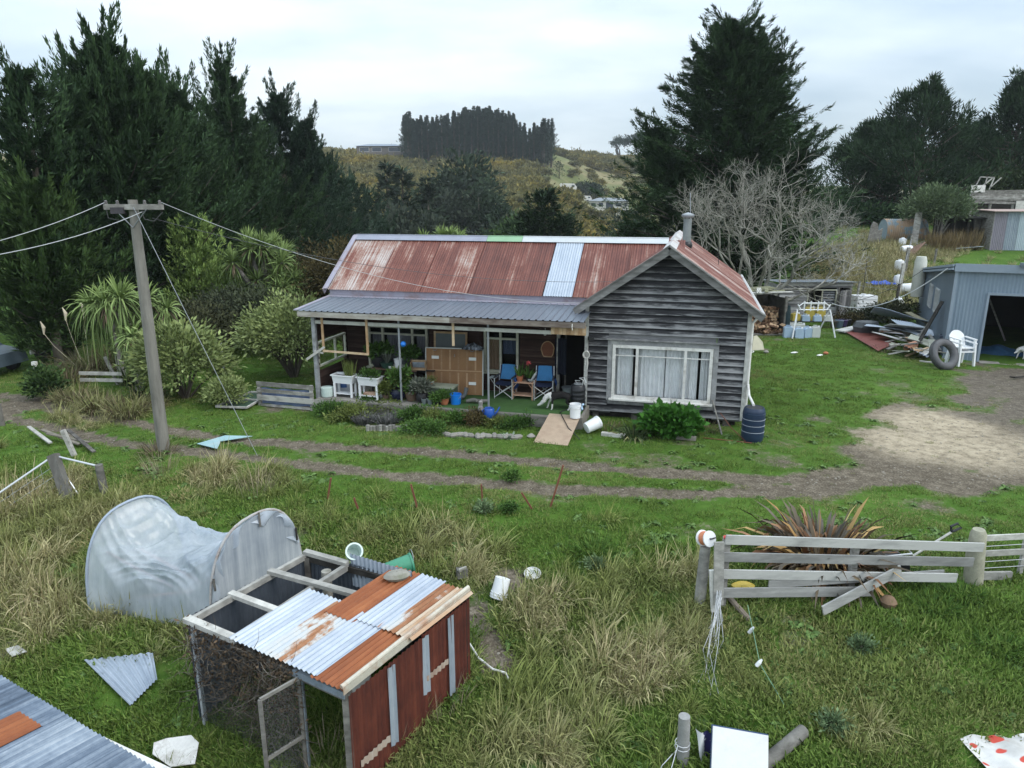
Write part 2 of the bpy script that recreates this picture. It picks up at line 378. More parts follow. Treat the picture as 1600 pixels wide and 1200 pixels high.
# ---------- grass: clumps instanced on scattered points (uncountable) ----------
def clump(name,n,r,lo,hi,w,spread,bend,mat,seed,wind=(0,0)):
    g=np.random.default_rng(seed); a=g.random(n)*2*PI; q=np.sqrt(g.random(n))*r
    P=np.stack([q*np.cos(a),q*np.sin(a),np.full(n,-.01)],1)
    D=np.stack([np.cos(a)*spread*(q/r)+g.normal(size=n)*spread*.7+wind[0],np.sin(a)*spread*(q/r)+g.normal(size=n)*spread*.7+wind[1],np.ones(n)],1)
    V,Fc=blades(P,unit(D),lo+(hi-lo)*g.random(n),w*(.6+.8*g.random(n)),bend*g.random(n),g)
    f=Fol(); f.add(V,Fc,np.clip(g.random(n)*.75+.25*g.random(),0,1)); me=f.mesh(name); me.materials.append(mat)
    return bpy.data.objects.new(name,me)
def scatter(name,label,protos,P,rz,sc,dry,which):
    """one object of kind stuff: a point mesh whose points carry clump instances"""
    me=bpy.data.meshes.new(name); me.vertices.add(len(P)); me.vertices.foreach_set('co',np.asarray(P,np.float32).ravel())
    for nm,val in (('rz',rz),('sc',sc),('dry',dry)):
        a=me.attributes.new(nm,'FLOAT','POINT'); a.data.foreach_set('value',np.asarray(val,np.float32))
    a=me.attributes.new('which','INT','POINT'); a.data.foreach_set('value',np.asarray(which,np.int32))
    c=bpy.data.collections.new(name+' clumps')
    for i,p in enumerate(protos): c.objects.link(p)
    ng=bpy.data.node_groups.new(name,'GeometryNodeTree')
    ng.interface.new_socket('Geometry',in_out='INPUT',socket_type='NodeSocketGeometry'); ng.interface.new_socket('Geometry',in_out='OUTPUT',socket_type='NodeSocketGeometry')
    N=ng.nodes; Lk=ng.links; gi=N.new('NodeGroupInput'); go=N.new('NodeGroupOutput'); ip=N.new('GeometryNodeInstanceOnPoints')
    ci=N.new('GeometryNodeCollectionInfo'); ci.inputs['Collection'].default_value=c; ci.inputs['Separate Children'].default_value=True; ci.inputs['Reset Children'].default_value=True
    def na(nm,t):
        q=N.new('GeometryNodeInputNamedAttribute'); q.data_type=t; q.inputs['Name'].default_value=nm; return q.outputs[0]
    cx=N.new('ShaderNodeCombineXYZ'); Lk.new(na('rz','FLOAT'),cx.inputs[2])
    Lk.new(gi.outputs[0],ip.inputs['Points']); Lk.new(ci.outputs[0],ip.inputs['Instance']); ip.inputs['Pick Instance'].default_value=True
    Lk.new(na('which','INT'),ip.inputs['Instance Index']); Lk.new(cx.outputs[0],ip.inputs['Rotation']); Lk.new(na('sc','FLOAT'),ip.inputs['Scale'])
    Lk.new(ip.outputs[0],go.inputs[0])
    o=link(name,me,None); md=o.modifiers.new('clumps','NODES'); md.node_group=ng
    return tagp(o,label,kind='stuff')
GR=leafmat('lawn blade',(.060,.100,.018),(.185,.275,.058),.7,dry=((.16,.135,.055),(.44,.37,.19)))
TU=leafmat('tussock blade',(.075,.10,.025),(.25,.29,.085),.75,dry=((.19,.155,.075),(.56,.48,.29)))
def inside_house(X,Y):
    lx=(X-HO.x)*math.cos(YA)+(Y-HO.y)*math.sin(YA); ly=-(X-HO.x)*math.sin(YA)+(Y-HO.y)*math.cos(YA)
    return ((lx>-7.95)&(lx<4.3)&(ly>-1.3)&(ly<9.8)&((lx<.1)|(ly>-.02)))
NOGO=[]   # (centre, radius) kept clear of grass
def nogo(X,Y):
    o=inside_house(X,Y)
    for x,y,r in NOGO: o|=np.hypot(X-x,Y-y)<r
    return o
def grass_points(N,d0,d1,azmax,seed):
    g=np.random.default_rng(seed); a=(g.random(N)*2-1)*math.radians(azmax); d=d0+(d1-d0)*g.random(N)
    return d*np.sin(a),d*np.cos(a),g
def build_grass():
    X,Y,g=grass_points(60000,3.2,58,44,5)
    dirt,dry,far,pale,dk=cover(X,Y); dens=1-np.clip(dirt*1.35,0,1)
    k=(g.random(len(X))<dens+.02)&~nogo(X,Y); X=X[k];Y=Y[k];dirt=dirt[k];dry=dry[k]
    n=len(X); edge=np.where(X<0,13.9-.30*X,13.9-.12*X); wild=sst(.2,2.,edge-Y); patch=wob(X,Y,1.1,3)
    sc=(.55+.5*g.random(n))*(1+wild*(.5+.7*patch))*(1-.45*dirt); sc*=1+.012*np.clip(Y-15,0,40)
    dr=np.clip(.03+dry*(.45+.65*g.random(n))+(wob(X,Y,.8,9)-.63)*1.0*(1-.4*wild)+.4*g.random(n)*(g.random(n)<.22)+dirt*.6+.5*np.clip(wob(X,Y,2.3,5)-.78,0,1),0,1)
    protos=[clump('lawn clump %s'%c,46,.17,.05,.115,.011,.55,.7,GR,20+i) for i,c in enumerate('abc')]
    scatter('grass','short green lawn grass covering the ground around the farmhouse',protos,np.stack([X,Y,hz(X,Y)-.05*dirt],1),g.random(n)*6.28,sc,dr,g.integers(0,3,n))
    # long rank tussock grass on the bank
    X,Y,g=grass_points(26000,3.4,26,44,6); dirt,dry,far,pale,dk=cover(X,Y); n0=len(X)
    edge=np.where(X<0,13.9-.30*X,13.9-.12*X); low=sst(.1,1.5,edge-Y)
    pr=np.clip(dry*1.0-.20,0,1)*np.where(low>.2,1,.9)+low*.030*(X<2.4)+low*.008
    k=(g.random(n0)<pr*.62)&~nogo(X,Y)&(dirt<.5); X=X[k];Y=Y[k];dry=dry[k]; n=len(X)
    dr=np.clip((dry*.95+(wob(X,Y,1.6,1)-.55)*.7)*(.15+1.05*g.random(n)),0,1)
    protos=[clump('tussock clump %s'%c,90,.13,.28,.62,.011,.55,1.1,TU,40+i,wind=(.28,-.12)) for i,c in enumerate('abcd')]
    scatter('tussock_grass','long dry and green tussock grass on the bank in the foreground',protos,np.stack([X,Y,hz(X,Y)],1),(g.random(n)-.5)*1.6,(.6+.75*g.random(n)**1.5)*(.85+.5*dry),dr,g.integers(0,4,n))
    # broad leaved weeds through the turf
    X,Y,g=grass_points(2600,4,26,42,16); dirt,dry,far,pale,dk=cover(X,Y); k=(g.random(len(X))<.25+.6*sst(.55,.8,wob(X,Y,1.3,6)))&~nogo(X,Y)&(dirt<.6); X=X[k];Y=Y[k];n=len(X)
    def rosette(nm,seed):
        g2=np.random.default_rng(seed); m=16; a=g2.random(m)*6.28; D=unit(np.stack([np.cos(a),np.sin(a),.35+.5*g2.random(m)],1)); V,Fc=blades(np.zeros((m,3))+np.array([0,0,.01]),D,.10+.10*g2.random(m),.05,.6,g2); f=Fol(); f.add(V,Fc,g2.random(m)); me=f.mesh(nm); me.materials.append(leafmat('weed leaf',(.045,.085,.02),(.13,.21,.06),.55)); return bpy.data.objects.new(nm,me)
    scatter('ground_weeds','low broad leaved weeds growing through the turf',[rosette('weed rosette %s'%c,80+i) for i,c in enumerate('abc')],np.stack([X,Y,hz(X,Y)],1),g.random(n)*6.28,.6+.7*g.random(n),np.zeros(n),g.integers(0,3,n))
    X,Y,g=grass_points(16000,8,34,42,18); dirt,dry,far,pale,dk=cover(X,Y); k=(g.random(len(X))<dirt*.9)&~inside_house(X,Y)&(dirt>.35); X=X[k];Y=Y[k];n=len(X)
    def pebble(nm,seed):
        b=B(); q=random.Random(seed); b.lathe([(.3,-.2),(.9,0),(.8,.35),(.3,.55)],6,Matrix.Diagonal((1.,.75,.8,1))); me=bpy.data.meshes.new(nm); me.from_pydata(b.v,[],b.f); me.materials.append(plain('pebble',(.24,.215,.175),.9,.45,1.5,tint=0)); return bpy.data.objects.new(nm,me)
    scatter('pebbles','loose stones on the wheel tracks and the gravel yard',[pebble('pebble %s'%c,i) for i,c in enumerate('ab')],np.stack([X,Y,hz(X,Y)-.045],1),g.random(n)*6.28,.012+.028*g.random(n)**3,np.zeros(n),g.integers(0,2,n))
    # meadow on the rise behind the sheds
    g=np.random.default_rng(9); n=5200; d=38+34*g.random(n); az=.40+.34*g.random(n); X=d*az; Y=d; dirt,dry,far,pale,dk=cover(X,Y)
    k=(g.random(n)<dry*1.1+.04)&~nogo(X,Y); X=X[k];Y=Y[k];n=len(X)
    scatter('meadow_grass','tall straw coloured grass on the rise behind the wooden hut',[clump('meadow clump %s'%c,70,.3,.4,.9,.022,.5,.9,TU,60+i,wind=(.3,0)) for i,c in enumerate('ab')],np.stack([X,Y,hz(X,Y)],1),g.random(n)*6.28,(.5+.6*g.random(n)),np.clip(.35+.6*g.random(n),0,1),g.integers(0,2,n))
# ---------- materials of the buildings ----------
WB=boardmat('weathered board',(.012,.012,.014),(.042,.042,.046),(.26,.26,.265),.8)
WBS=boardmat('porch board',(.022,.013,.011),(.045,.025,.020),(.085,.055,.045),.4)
GREYW=wood('grey timber',(.10,.095,.085),(.22,.21,.19),(.42,.41,.38),(4,4,9),.66,.85,.3)
PALEW=wood('pale grey timber',(.20,.195,.18),(.36,.35,.32),(.55,.54,.5),(5,5,8),.66,.85,.3)
RAWW=wood('raw pine',(.28,.17,.09),(.42,.28,.16),(.55,.42,.28),(5,5,7),.66,.75,.3)
DARKW=wood('dark old timber',(.022,.02,.017),(.06,.055,.05),(.15,.14,.125),(4,4,6),.66,.9,.3)
PWHITE=plain('old white paint',(.62,.61,.58),.6,.14,4.,dirt=(.30,.27,.23))
CREAM=plain('cream window paint',(.50,.50,.40),.55,.12,4.,dirt=(.25,.23,.18))
CLEANW=plain('white plastic',(.74,.75,.76),.35,.06,3.)
RUSTROOF=iron('rusty roof iron',[(.26,(.05,.017,.014)),(.41,(.105,.033,.024)),(.52,(.165,.055,.038)),(.58,(.27,.16,.125)),(.66,(.40,.345,.32))],.12,.55,11.,.38,1.0,.27)
ZINC=iron('zinc iron',[(.25,(.17,.205,.26)),(.42,(.26,.305,.365)),(.55,(.36,.405,.465)),(.75,(.48,.52,.57))],.3,.45,9.,.35,1.1,.25)
BZINC=iron('blue weathered zinc',[(.36,(.035,.055,.085)),(.47,(.10,.135,.185)),(.56,(.20,.245,.30)),(.67,(.38,.425,.47))],.3,.42,15.,.16,.8,.3)
ZRUST=iron('zinc iron with rust',[(.24,(.24,.28,.33)),(.44,(.37,.41,.45)),(.505,(.42,.43,.42)),(.555,(.27,.13,.06)),(.64,(.20,.07,.025)),(.85,(.13,.042,.017))],.2,.5,5.,.7,1.6,.45)
ORUST=iron('orange rusted iron',[(.22,(.10,.03,.014)),(.45,(.24,.075,.025)),(.58,(.34,.125,.045)),(.68,(.42,.23,.12)),(.8,(.5,.38,.28))],.1,.65,7.,.4,1.,.4)
REDP=iron('red painted iron',[(.3,(.028,.010,.008)),(.42,(.075,.019,.013)),(.54,(.13,.034,.020)),(.63,(.20,.07,.038)),(.70,(.34,.24,.19))],.05,.65,9.,.55,1.8,.4)
SLATEP=iron('slate grey roof iron',[(.25,(.085,.10,.13)),(.5,(.12,.14,.172)),(.75,(.18,.20,.235))],.2,.4,4.,.4,.9,.25)
LILAC=plain('faded lilac flashing',(.30,.285,.34),.55,.18,2.,.1,dirt=(.22,.14,.12))
STEEL=plain('galvanised steel',(.30,.32,.34),.45,.15,5.,.4)
CONC=plain('old concrete',(.24,.225,.20),.9,.25,3.,dirt=(.13,.115,.095))
BLACKP=plain('black plastic',(.018,.019,.022),.4,.3,4.)
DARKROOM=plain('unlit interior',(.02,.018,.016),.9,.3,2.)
GLASS=glass('window glass',(.045,.05,.055))
NET=plain('net curtain',(.72,.72,.72),.9,.12,5.)
BLUEF=plain('blue fabric',(.05,.21,.45),.8,.15,6.)
NAVY=plain('navy fabric',(.012,.02,.06),.85,.2,6.)
def sash(parent,name,x0,x1,z0,z1,y,mulls,transom,mat,fw=.07,cm=NET,curt=(),sill=True,bands=()):
    """window in a wall that faces -y (house coordinates): frame > glass, curtains"""
    b=B(); d=.09
    b.box(((x0+x1)/2,y,z1-fw/2),(x1-x0,d,fw)); b.box(((x0+x1)/2,y,z0+fw/2),(x1-x0,d,fw))
    for x in (x0+fw/2,x1-fw/2): b.box((x,y,(z0+z1)/2),(fw,d,z1-z0-2*fw))
    for m in mulls: b.box((m,y,(z0+z1)/2),(fw*.9,d,z1-z0-2*fw))
    if transom: 
        xs=[x0+fw]+[q for m in mulls for q in (m-fw*.45,m+fw*.45)]+[x1-fw]
        for a,c in zip(xs[::2],xs[1::2]): b.box(((a+c)/2,y,transom),(c-a,d*.8,fw*.8))
    for a,c,z in bands: b.box(((a+c)/2,y,z),(c-a,d*.5,.022))
    if sill: b.box(((x0+x1)/2,y-.06,z0-.02),(x1-x0+.12,.14,.045))
    w=obj(name,b,mat,parent)
    g=B(); g.box(((x0+x1)/2,y+.012,(z0+z1)/2),(x1-x0-.02,.006,z1-z0-.02)); 
    return w,g
def curtain(parent,x0,x1,z0,z1,y,mat,folds=9,amp=.03):
    b=B(); ph=rnd.random()*6
    b.grid(lambda u,v:(x0+(x1-x0)*u,y+amp*math.sin(u*folds*2*PI+ph+.6*math.sin(v*3))*(1-.3*v)+amp*.5*math.sin(u*folds*3.1+1),z0+(z1-z0)*v),int(folds*8),6)
    return obj('curtain',b,mat,parent,smooth=True)
def clapboards(b,x0,x1,z0,z1,fn,ex=.185,top=None,holes=(),th=.046,overlap=.012):
    """lapped boards: fn(x, out, z) gives the point; top(x) limits height; boards broken at butt joints"""
    z=z0
    while z<z1-.02:
        h=min(ex,z1-z); xs=[(x0,x1)]
        if top:
            # clip to the gable: find x where top>z
            a=[x0+(x1-x0)*i/200 for i in range(201)]; ok=[q for q in a if top(q)>z+.03]
            if not ok: break
            xs=[(min(ok),max(ok))]
        for hx0,hx1,hz0,hz1 in holes:
            if z+h>hz0+.02 and z<hz1-.02:
                n=[]
                for a,c in xs:
                    if hx0>a: n.append((a,min(c,hx0)))
                    if hx1<c: n.append((max(a,hx1),c))
                xs=[q for q in n if q[1]-q[0]>.02]
        for a,c in xs:
            cuts=[a]; 
            while c-cuts[-1]>4.6: cuts.append(cuts[-1]+1.6+2.4*rnd.random())
            cuts=[q for q in cuts if c-q>.3 or q==a]+[c]
            for p,q in zip(cuts[:-1],cuts[1:]):
                q2=q-.004; sag=(rnd.random()-.5)*.008; o=rnd.random()*.006; t=rnd.random()
                zt=z+h+overlap; pt,qt=p,q2
                if top:
                    ok2=[w_ for w_ in (x0+(x1-x0)*i/200 for i in range(201)) if top(w_)>zt-.02]
                    lo_,hi_=(min(ok2),max(ok2)) if ok2 else ((p+q2)/2,(p+q2)/2); pt=min(max(p,lo_),hi_); qt=max(min(q2,hi_),lo_)
                zb=z+.020
                vs=[fn(p,th+o,z+sag),fn(q2,th+o,z+sag*.3),fn(qt,.006,zt),fn(pt,.006,zt),fn(p,.0,z+sag),fn(q2,.0,z+sag*.3)]
                uo=rnd.random()*20; b.add(vs,[(0,1,2,3),(4,5,1,0),(0,3,4),(1,5,2)],t,[(p+uo,0),(q2+uo,0),(q2+uo,1),(p+uo,1),(p+uo,0),(q2+uo,0)])
        z+=ex
    return b
# ---------- farmhouse ----------
RIDGE=4.87; SL=.69; XR=2.15; WD=9.8
def zroof(x): return RIDGE-SL*abs(x-XR)
def build_house():
    h=T('farmhouse','long weathered timber farmhouse with a rusty red iron roof, a porch and a gabled wing','house',HM)
    # wing
    b=B(); clapboards(b,.0,4.29,.22,4.75,lambda x,o,z:(x,-o,z),.187,lambda x:zroof(x)-.12,[(.62,3.56,.50,2.30)])
    b.box((.36,.06,1.6),(.70,.02,2.9),t=.2); b.box((3.9,.06,1.6),(.76,.02,2.9),t=.2); b.box((2.1,.06,.45),(2.8,.02,.5),t=.2); b.box((2.1,.06,2.65),(2.8,.02,.8),t=.2); obj('gable_wall',b,WB,h)
    b=B(); clapboards(b,0,WD-.3,.22,3.05,lambda x,o,z:(4.29+o,x,z),.187); b.box((4.27,4.75,1.6),(.03,9.4,2.8)); obj('side_wall',b,WB,h)
    for cx_ in (0.,4.30):
        b=B(); b.box((cx_,-.02,1.70),(.10,.10,2.98)); obj('corner_board',b,plain('flaking white board',(.40,.40,.38),.8,.3,5.,dirt=(.09,.085,.08)),h)
    b=B(); clapboards(b,0.,.9,.36,3.0,lambda x,o,z:(-.0-o,.9-x,z),.187); obj('return_wall',b,WBS,h)
    # piles under the wing
    b=B(); 
    for x in (.3,1.4,2.6,3.9): b.box((x,.12,.08),(.16,.16,.3))
    b.box((2.1,.2,.1),(4.1,.02,.24),t=0); obj('pile',b,DARKW,h)
    # big window of the wing
    w,g=sash(h,'front_window',.74,3.44,.62,2.16,-.035,(1.42,2.72),None,PWHITE,.085,bands=((.82,1.38,1.86),(1.46,2.68,1.86),(2.76,3.36,1.86)))
    obj('glass',g,GLASS2,w)
    b=B(); b.box((2.09,-.03,2.23),(2.98,.07,.13)); b.box((.665,-.03,1.36),(.13,.06,1.62)); b.box((3.515,-.03,1.36),(.13,.06,1.62)); b.box((2.09,-.035,.53),(2.9,.06,.15)); b.box((2.09,-.06,2.31),(3.05,.13,.03)); obj('casing',b,plain('peeling casing',(.22,.22,.225),.8,.4,5.,dirt=(.42,.42,.4)),w)
    for a,c in ((.82,1.30),(1.46,2.18),(2.2,2.68),(2.76,3.06),(3.13,3.38)): curtain(w,a,c,.68,2.1,.10,NET,max(3,int((c-a)*9)))
    b=B(); b.box((2.1,.6,1.4),(2.8,.02,1.7)); obj('interior',b,DARKROOM,w)
    # roof of the wing
    wid=math.hypot(XR+.26,SL*(XR+.26)); b=B(); u=0
    dR=Vector((1,0,-SL)).normalized(); dL=Vector((-1,0,-SL)).normalized()
    y=-.36
    while y<WD:
        w2=min(.76,WD-y); b.corr((XR,y,RIDGE),(0,1,0),dR,w2,2.41*math.hypot(1,SL),.076,.010,nv=6,t=.30+.55*rnd.random()*(1 if y>.6 else 1.1),u0=rnd.random()*9,nrm=(SL*.82,0,.82)); y+=.76
    obj('wing_roof_slope',b,RUSTROOF,h,smooth=True)
    b=B(); y=-.36
    while y<WD:
        w2=min(.76,WD-y); b.corr((XR,y,RIDGE),(0,1,0),dL,w2,2.41*math.hypot(1,SL),.076,.010,nv=3,t=.3+.3*rnd.random(),u0=rnd.random()*9,nrm=(-SL*.82,0,.82)); y+=.76
    obj('wing_roof_slope',b,RUSTROOF,h,smooth=True)
    b=B()
    for s in (-1,1): b.slab([(XR,-.38,RIDGE+.045),(XR,WD,RIDGE+.045),(XR+s*.17,WD,RIDGE+.045-.17*SL),(XR+s*.17,-.38,RIDGE+.045-.17*SL)][::s],.004)
    obj('ridge_cap',b,plain('worn pale cap',(.46,.45,.44),.6,.25,3.,.1,dirt=(.25,.12,.09)),h)
    b=B()  # bargeboards with a lighter top strip
    for s in (-1,1):
        a=Vector((XR,-.39,RIDGE-.10)); c=Vector((XR+s*2.46,-.39,RIDGE-.10-SL*2.46)); b.beam(a,c,.035,.19)
        b.beam(a+Vector((0,-.01,.115)),c+Vector((0,-.01,.115)),.085,.035)
    obj('bargeboard',b,wood('barge timber',(.10,.098,.092),(.20,.197,.19),(.34,.335,.32),(2,2,9),.66,.85,.3),h)
    b=B()
    for s in (-1,1): b.slab([(XR,-.36,RIDGE-.06),(XR,.05,RIDGE-.06),(XR+s*2.4,.05,RIDGE-.06-SL*2.4),(XR+s*2.4,-.36,RIDGE-.06-SL*2.4)][::s],.02)
    obj('soffit',b,DARKW,h)
    b=B(); b.tube([(4.60,-.38,3.17),(4.60,WD,3.19)],.055,8); obj('gutter',b,plain('white gutter',(.5,.5,.49),.5,.2,3.,dirt=(.25,.2,.17)),h)
    b=B(); b.tube([(4.56,.02,3.12),(4.38,.0,2.9),(4.38,-.02,.35),(4.5,-.35,.95)][:3],.04,8); b.tube([(4.39,-.08,1.25),(4.42,-.30,1.0),(4.5,-.95,.92)],.035,8); obj('downpipe',b,PWHITE,h)
    # main body
    b=B(); clapboards(b,-8.,-.0,.36,3.3,lambda x,o,z:(x,.9-o,z),.187,None,[(-7.14,-5.04,.87,2.28),(-3.30,-2.14,.9,2.32),(-.95,-.1,.2,2.42)])
    [b.box((x,.94,1.8),(w_,.02,3.0),t=.1) for x,w_ in ((-7.57,.88),(-4.17,1.76),(-1.56,1.2))]; [b.box((x,.94,z),(w_,.02,h_),t=.1) for x,w_,z,h_ in ((-6.09,2.1,.6,.6),(-6.09,2.1,2.75,.95),(-2.72,1.16,.6,.62),(-2.72,1.16,2.8,.95),(-.52,.9,2.85,.8))]; obj('porch_wall',b,WBS,h)
    b=B(); clapboards(b,.9,5.2,.36,4.7,lambda x,o,z:(-8.-o,x,z),.187,lambda x:RIDGE-.12-SL*abs(x-2.95)); obj('end_wall',b,WBS,h)
    b=B(); b.box((-.52,1.6,1.3),(.9,1.3,2.3),t=.1); b2=B(); 
    b2.box((-.52,2.2,1.3),(.9,.03,2.4)); b2.box((-.97,1.6,1.3),(.03,1.3,2.4)); b2.box((-.06,1.6,1.3),(.03,1.3,2.4)); b2.box((-.52,1.6,2.47),(.9,1.3,.03)); obj('hallway',b2,DARKROOM,h)
    b=B(); b.box((-.96,.86,1.37),(.09,.14,2.1)); b.box((-.52,.86,2.45),(.95,.14,.08)); dfm=obj('door_frame',b,GREYW,h)
    b=B(); b.box((-.84,1.25,1.36),(.05,.72,1.98),.25); d=obj('door',b,DARKW,h); b=B(); b.lathe([(.0,0),(.025,.0),(.028,.03),(0,.05)],10,Matrix.Translation((-.80,.98,1.35))@Matrix.Rotation(PI/2,4,'Y')); obj('handle',b,STEEL,d)
    # porch windows
    w,g=sash(h,'porch_window',-7.10,-5.08,.91,2.24,.86,(-6.59,-5.59),1.98,CREAM,.07); obj('glass',g,GLASS,w)
    for a,c in ((-7.0,-6.7),(-6.5,-5.7),(-5.5,-5.15)): curtain(w,a,c,.95,1.95,.99,plain('grey blind',(.18,.18,.20),.9,.12,5.),6,.012)
    w,g=sash(h,'porch_window',-3.26,-2.18,.95,2.28,.86,(-2.74,),1.99,CREAM,.07); obj('glass',g,GLASS,w); curtain(w,-3.2,-2.8,.98,1.95,1.0,plain('tan blind',(.30,.20,.13),.9,.12,5.),4,.015); curtain(w,-2.7,-2.2,1.5,1.95,1.0,plain('blue drape',(.06,.08,.13),.9,.12,5.),4,.02)
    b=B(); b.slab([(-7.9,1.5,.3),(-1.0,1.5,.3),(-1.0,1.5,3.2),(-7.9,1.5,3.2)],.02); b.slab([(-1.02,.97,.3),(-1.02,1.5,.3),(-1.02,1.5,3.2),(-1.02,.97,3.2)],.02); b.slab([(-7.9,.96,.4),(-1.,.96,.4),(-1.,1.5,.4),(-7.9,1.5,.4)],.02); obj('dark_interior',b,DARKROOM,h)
    # main roof: eave y .72 z 3.34 up to ridge y 2.95
    e=Vector((0,.72,3.33)); r=Vector((0,2.95,RIDGE)); up=(r-e).normalized(); L=(r-e).length; nn=(0,-up.z,up.y); b=B(); x=-8.32; i=0
    while x<1.9:
        w2=.76; nx=x+w2
        if x<-1.5 or x>-1.0:
            k=(x+8.3)/7.; t=(.80-.42*min(1,k*1.35)+(rnd.random()-.5)*.40) if x<-1.3 else .38+.3*rnd.random()
            b.corr((x,e.y,e.z+(i%2)*.004),(1,0,0),up,w2+.03,L,.076,.010,nv=8,t=min(.9,max(.05,t)),u0=rnd.random()*9,nrm=nn)
        x=nx if nx<-1.5 or nx>-.6 else -.58; i+=1
    obj('roof',b,RUSTROOF,h,smooth=True)
    b=B(); b.corr((-1.42,e.y-.02,e.z+.012),(1,0,0),up,.86,L+.02,.076,.010,nv=8,t=.75,nrm=nn); obj('roof_sheet',b,ZINC,h,label='newer pale zinc roof sheet among the rusty ones',smooth=True)
    b=B(); x=-8.3
    b.corr((-8.32,5.2,3.33),(1,0,0),(0,-up.y,up.z),9.,L+.02,.076,.01,nv=1,t=.3,nrm=(0,up.z,up.y)); obj('rear_roof_slope',b,RUSTROOF,h,smooth=True)
    # ridge caps in three colours
    def cap(x0,x1,mat):
        b=B(); 
        for s in (-1,1): b.slab([(x0,2.95,RIDGE+.05),(x1,2.95,RIDGE+.05),(x1,2.95+s*.22,RIDGE+.05-.22*SL),(x0,2.95+s*.22,RIDGE+.05-.22*SL)][::-s],.004)
        b.tube([(x0,2.95,RIDGE+.05),(x1,2.95,RIDGE+.05)],.022,8); obj('ridge_cap',b,mat,h)
    cap(-8.35,-3.72,plain('grey cap',(.24,.25,.30),.5,.15,3.,.2)); cap(-3.71,-2.55,plain('green cap',(.22,.36,.22),.55,.12,3.)); cap(-2.54,2.0,plain('white cap',(.48,.50,.51),.5,.1,3.,.1))
    b=B(); b.beam((-8.36,.62,3.36),(-8.36,2.95,RIDGE+.04),.14,.03,t=.3); b.beam((-8.43,.62,3.28),(-8.43,2.95,RIDGE-.04),.03,.18); obj('verge_flashing',b,LILAC,h)
    # veranda roof, flashing, fascia
    ve=Vector((0,-1.33,2.955)); vt=Vector((0,.80,3.12)); vu=(vt-ve).normalized(); b=B(); x=-8.22; i=0
    while x<.05:
        b.corr((x,ve.y,ve.z+(i%2)*.003),(1,0,0),vu,min(.8,.1-x),(vt-ve).length,.19,.026,'rib',t=.35+.3*rnd.random(),nv=3,u0=0,nrm=(0,-vu.z,vu.y),per=14); x+=.76; i+=1
    obj('veranda_roof',b,SLATEP,h)
    b=B(); b.slab([(-8.3,.79,3.12),(1.0,.79,3.12),(1.0,.77,3.325),(-8.3,.77,3.325)],.01); b.slab([(-8.3,.60,3.125),(1.0,.60,3.125),(1.0,.785,3.155),(-8.3,.785,3.155)],.01,t=.2); obj('flashing',b,LILAC,h)
    b=B(); b.beam((-8.27,-1.35,2.975),(-8.27,.8,3.14),.12,.03); obj('verge_flashing',b,LILAC,h)
    b=B(); b.beam((-8.24,-1.30,2.86),(-3.6,-1.30,2.86),.03,.15); b.beam((-3.6,-1.30,2.86),(.14,-1.30,2.865),.032,.15); obj('fascia',b,wood('fascia timber',(.13,.10,.085),(.27,.235,.2),(.42,.40,.36),(2,6,9),.66,.85,.3),h)
    b=B(); b.beam((-7.85,-1.13,2.62),(-.78,-1.13,2.615),.045,.10); obj('veranda_beam',b,plain('dirty white beam',(.42,.42,.38),.75,.2,3.,dirt=(.2,.18,.15)),h)
    for p,q,w,m in (((-7.84,-1.12,.30),(-7.84,-1.12,2.9),.11,plain('peeling post',(.30,.31,.32),.8,.35,6.,dirt=(.12,.11,.1))),): 
        b=B(); b.beam(p,q,w,w,(0,1,0)); obj('veranda_post',b,m,h)
    for x in (-5.20,-2.57):
        b=B(); b.tube([(x,-1.08,.36),(x-.0,-1.08,2.9)],.03,10); obj('steel_pole',b,STEEL,h)
    b=B(); 
    for i in range(9): b.box((-.745+i*.105,-1.18,2.70),(.10,.015,.24))
    obj('valance',b,RAWW,h)
    for x,z0 in ((-7.55,1.72),(-6.15,1.72),(-3.55,2.12)): b=B(); b.beam((x,-1.16,z0),(x,-1.16,2.84),.07,.03,(0,1,0)); obj('hanging_batten',b,RAWW,h)
    b=B(); b.beam((-7.55,-1.19,1.78),(-6.12,-1.19,1.75),.03,.06); obj('cross_batten',b,RAWW,h)
    b=B(); b.beam((-8.05,-1.3,1.52),(-7.5,-1.2,1.9),.03,.07); b.beam((-7.84,-1.2,1.76),(-7.55,-1.2,1.72),.05,.05,t=.9); obj('brace',b,GREYW,h)
    b=B(); 
    for i in range(12): b.beam((-8+i*.7,.85,3.0),(-8+i*.7,-1.25,2.86),.04,.08)
    obj('rafter',b,DARKW,h)
    # left end wall of the porch with an open window
    b=B(); clapboards(b,-1.1,.9,.36,3.05,lambda x,o,z:(-7.86+o,x,z),.187,lambda x:2.85+.12*(x+1.2),[(-.95,.75,1.25,1.95)]); obj('porch_end_wall',b,WBS,h)
    b=B(); 
    for y in (-.95,.75,.1): b.box((-7.86,y,1.6),(.07,.05,.72))
    b.box((-7.86,-.1,1.25),(.08,1.74,.05)); b.box((-7.86,-.1,1.95),(.08,1.74,.05)); w=obj('end_window_frame',b,CREAM,h)
    b=B(); b.box((-7.87,-.1,1.6),(.004,1.66,.66)); obj('glass',b,GLASST,w)
    # floor slab, turf mat
    b=B(); b.box((-3.85,-.2,.16),(7.95,2.2,.37)); obj('porch_floor',b,CONC,h)
    b=B(); b.box((-4.0,-1.33,.17),(7.6,.05,.30),t=.3); b.box((-7.,-1.37,.2),(1.7,.04,.28),t=.8); obj('porch_edge_board',b,wood('edge board',(.09,.085,.075),(.19,.18,.16),(.33,.32,.29),(2,6,9),.66,.9,.3),h)
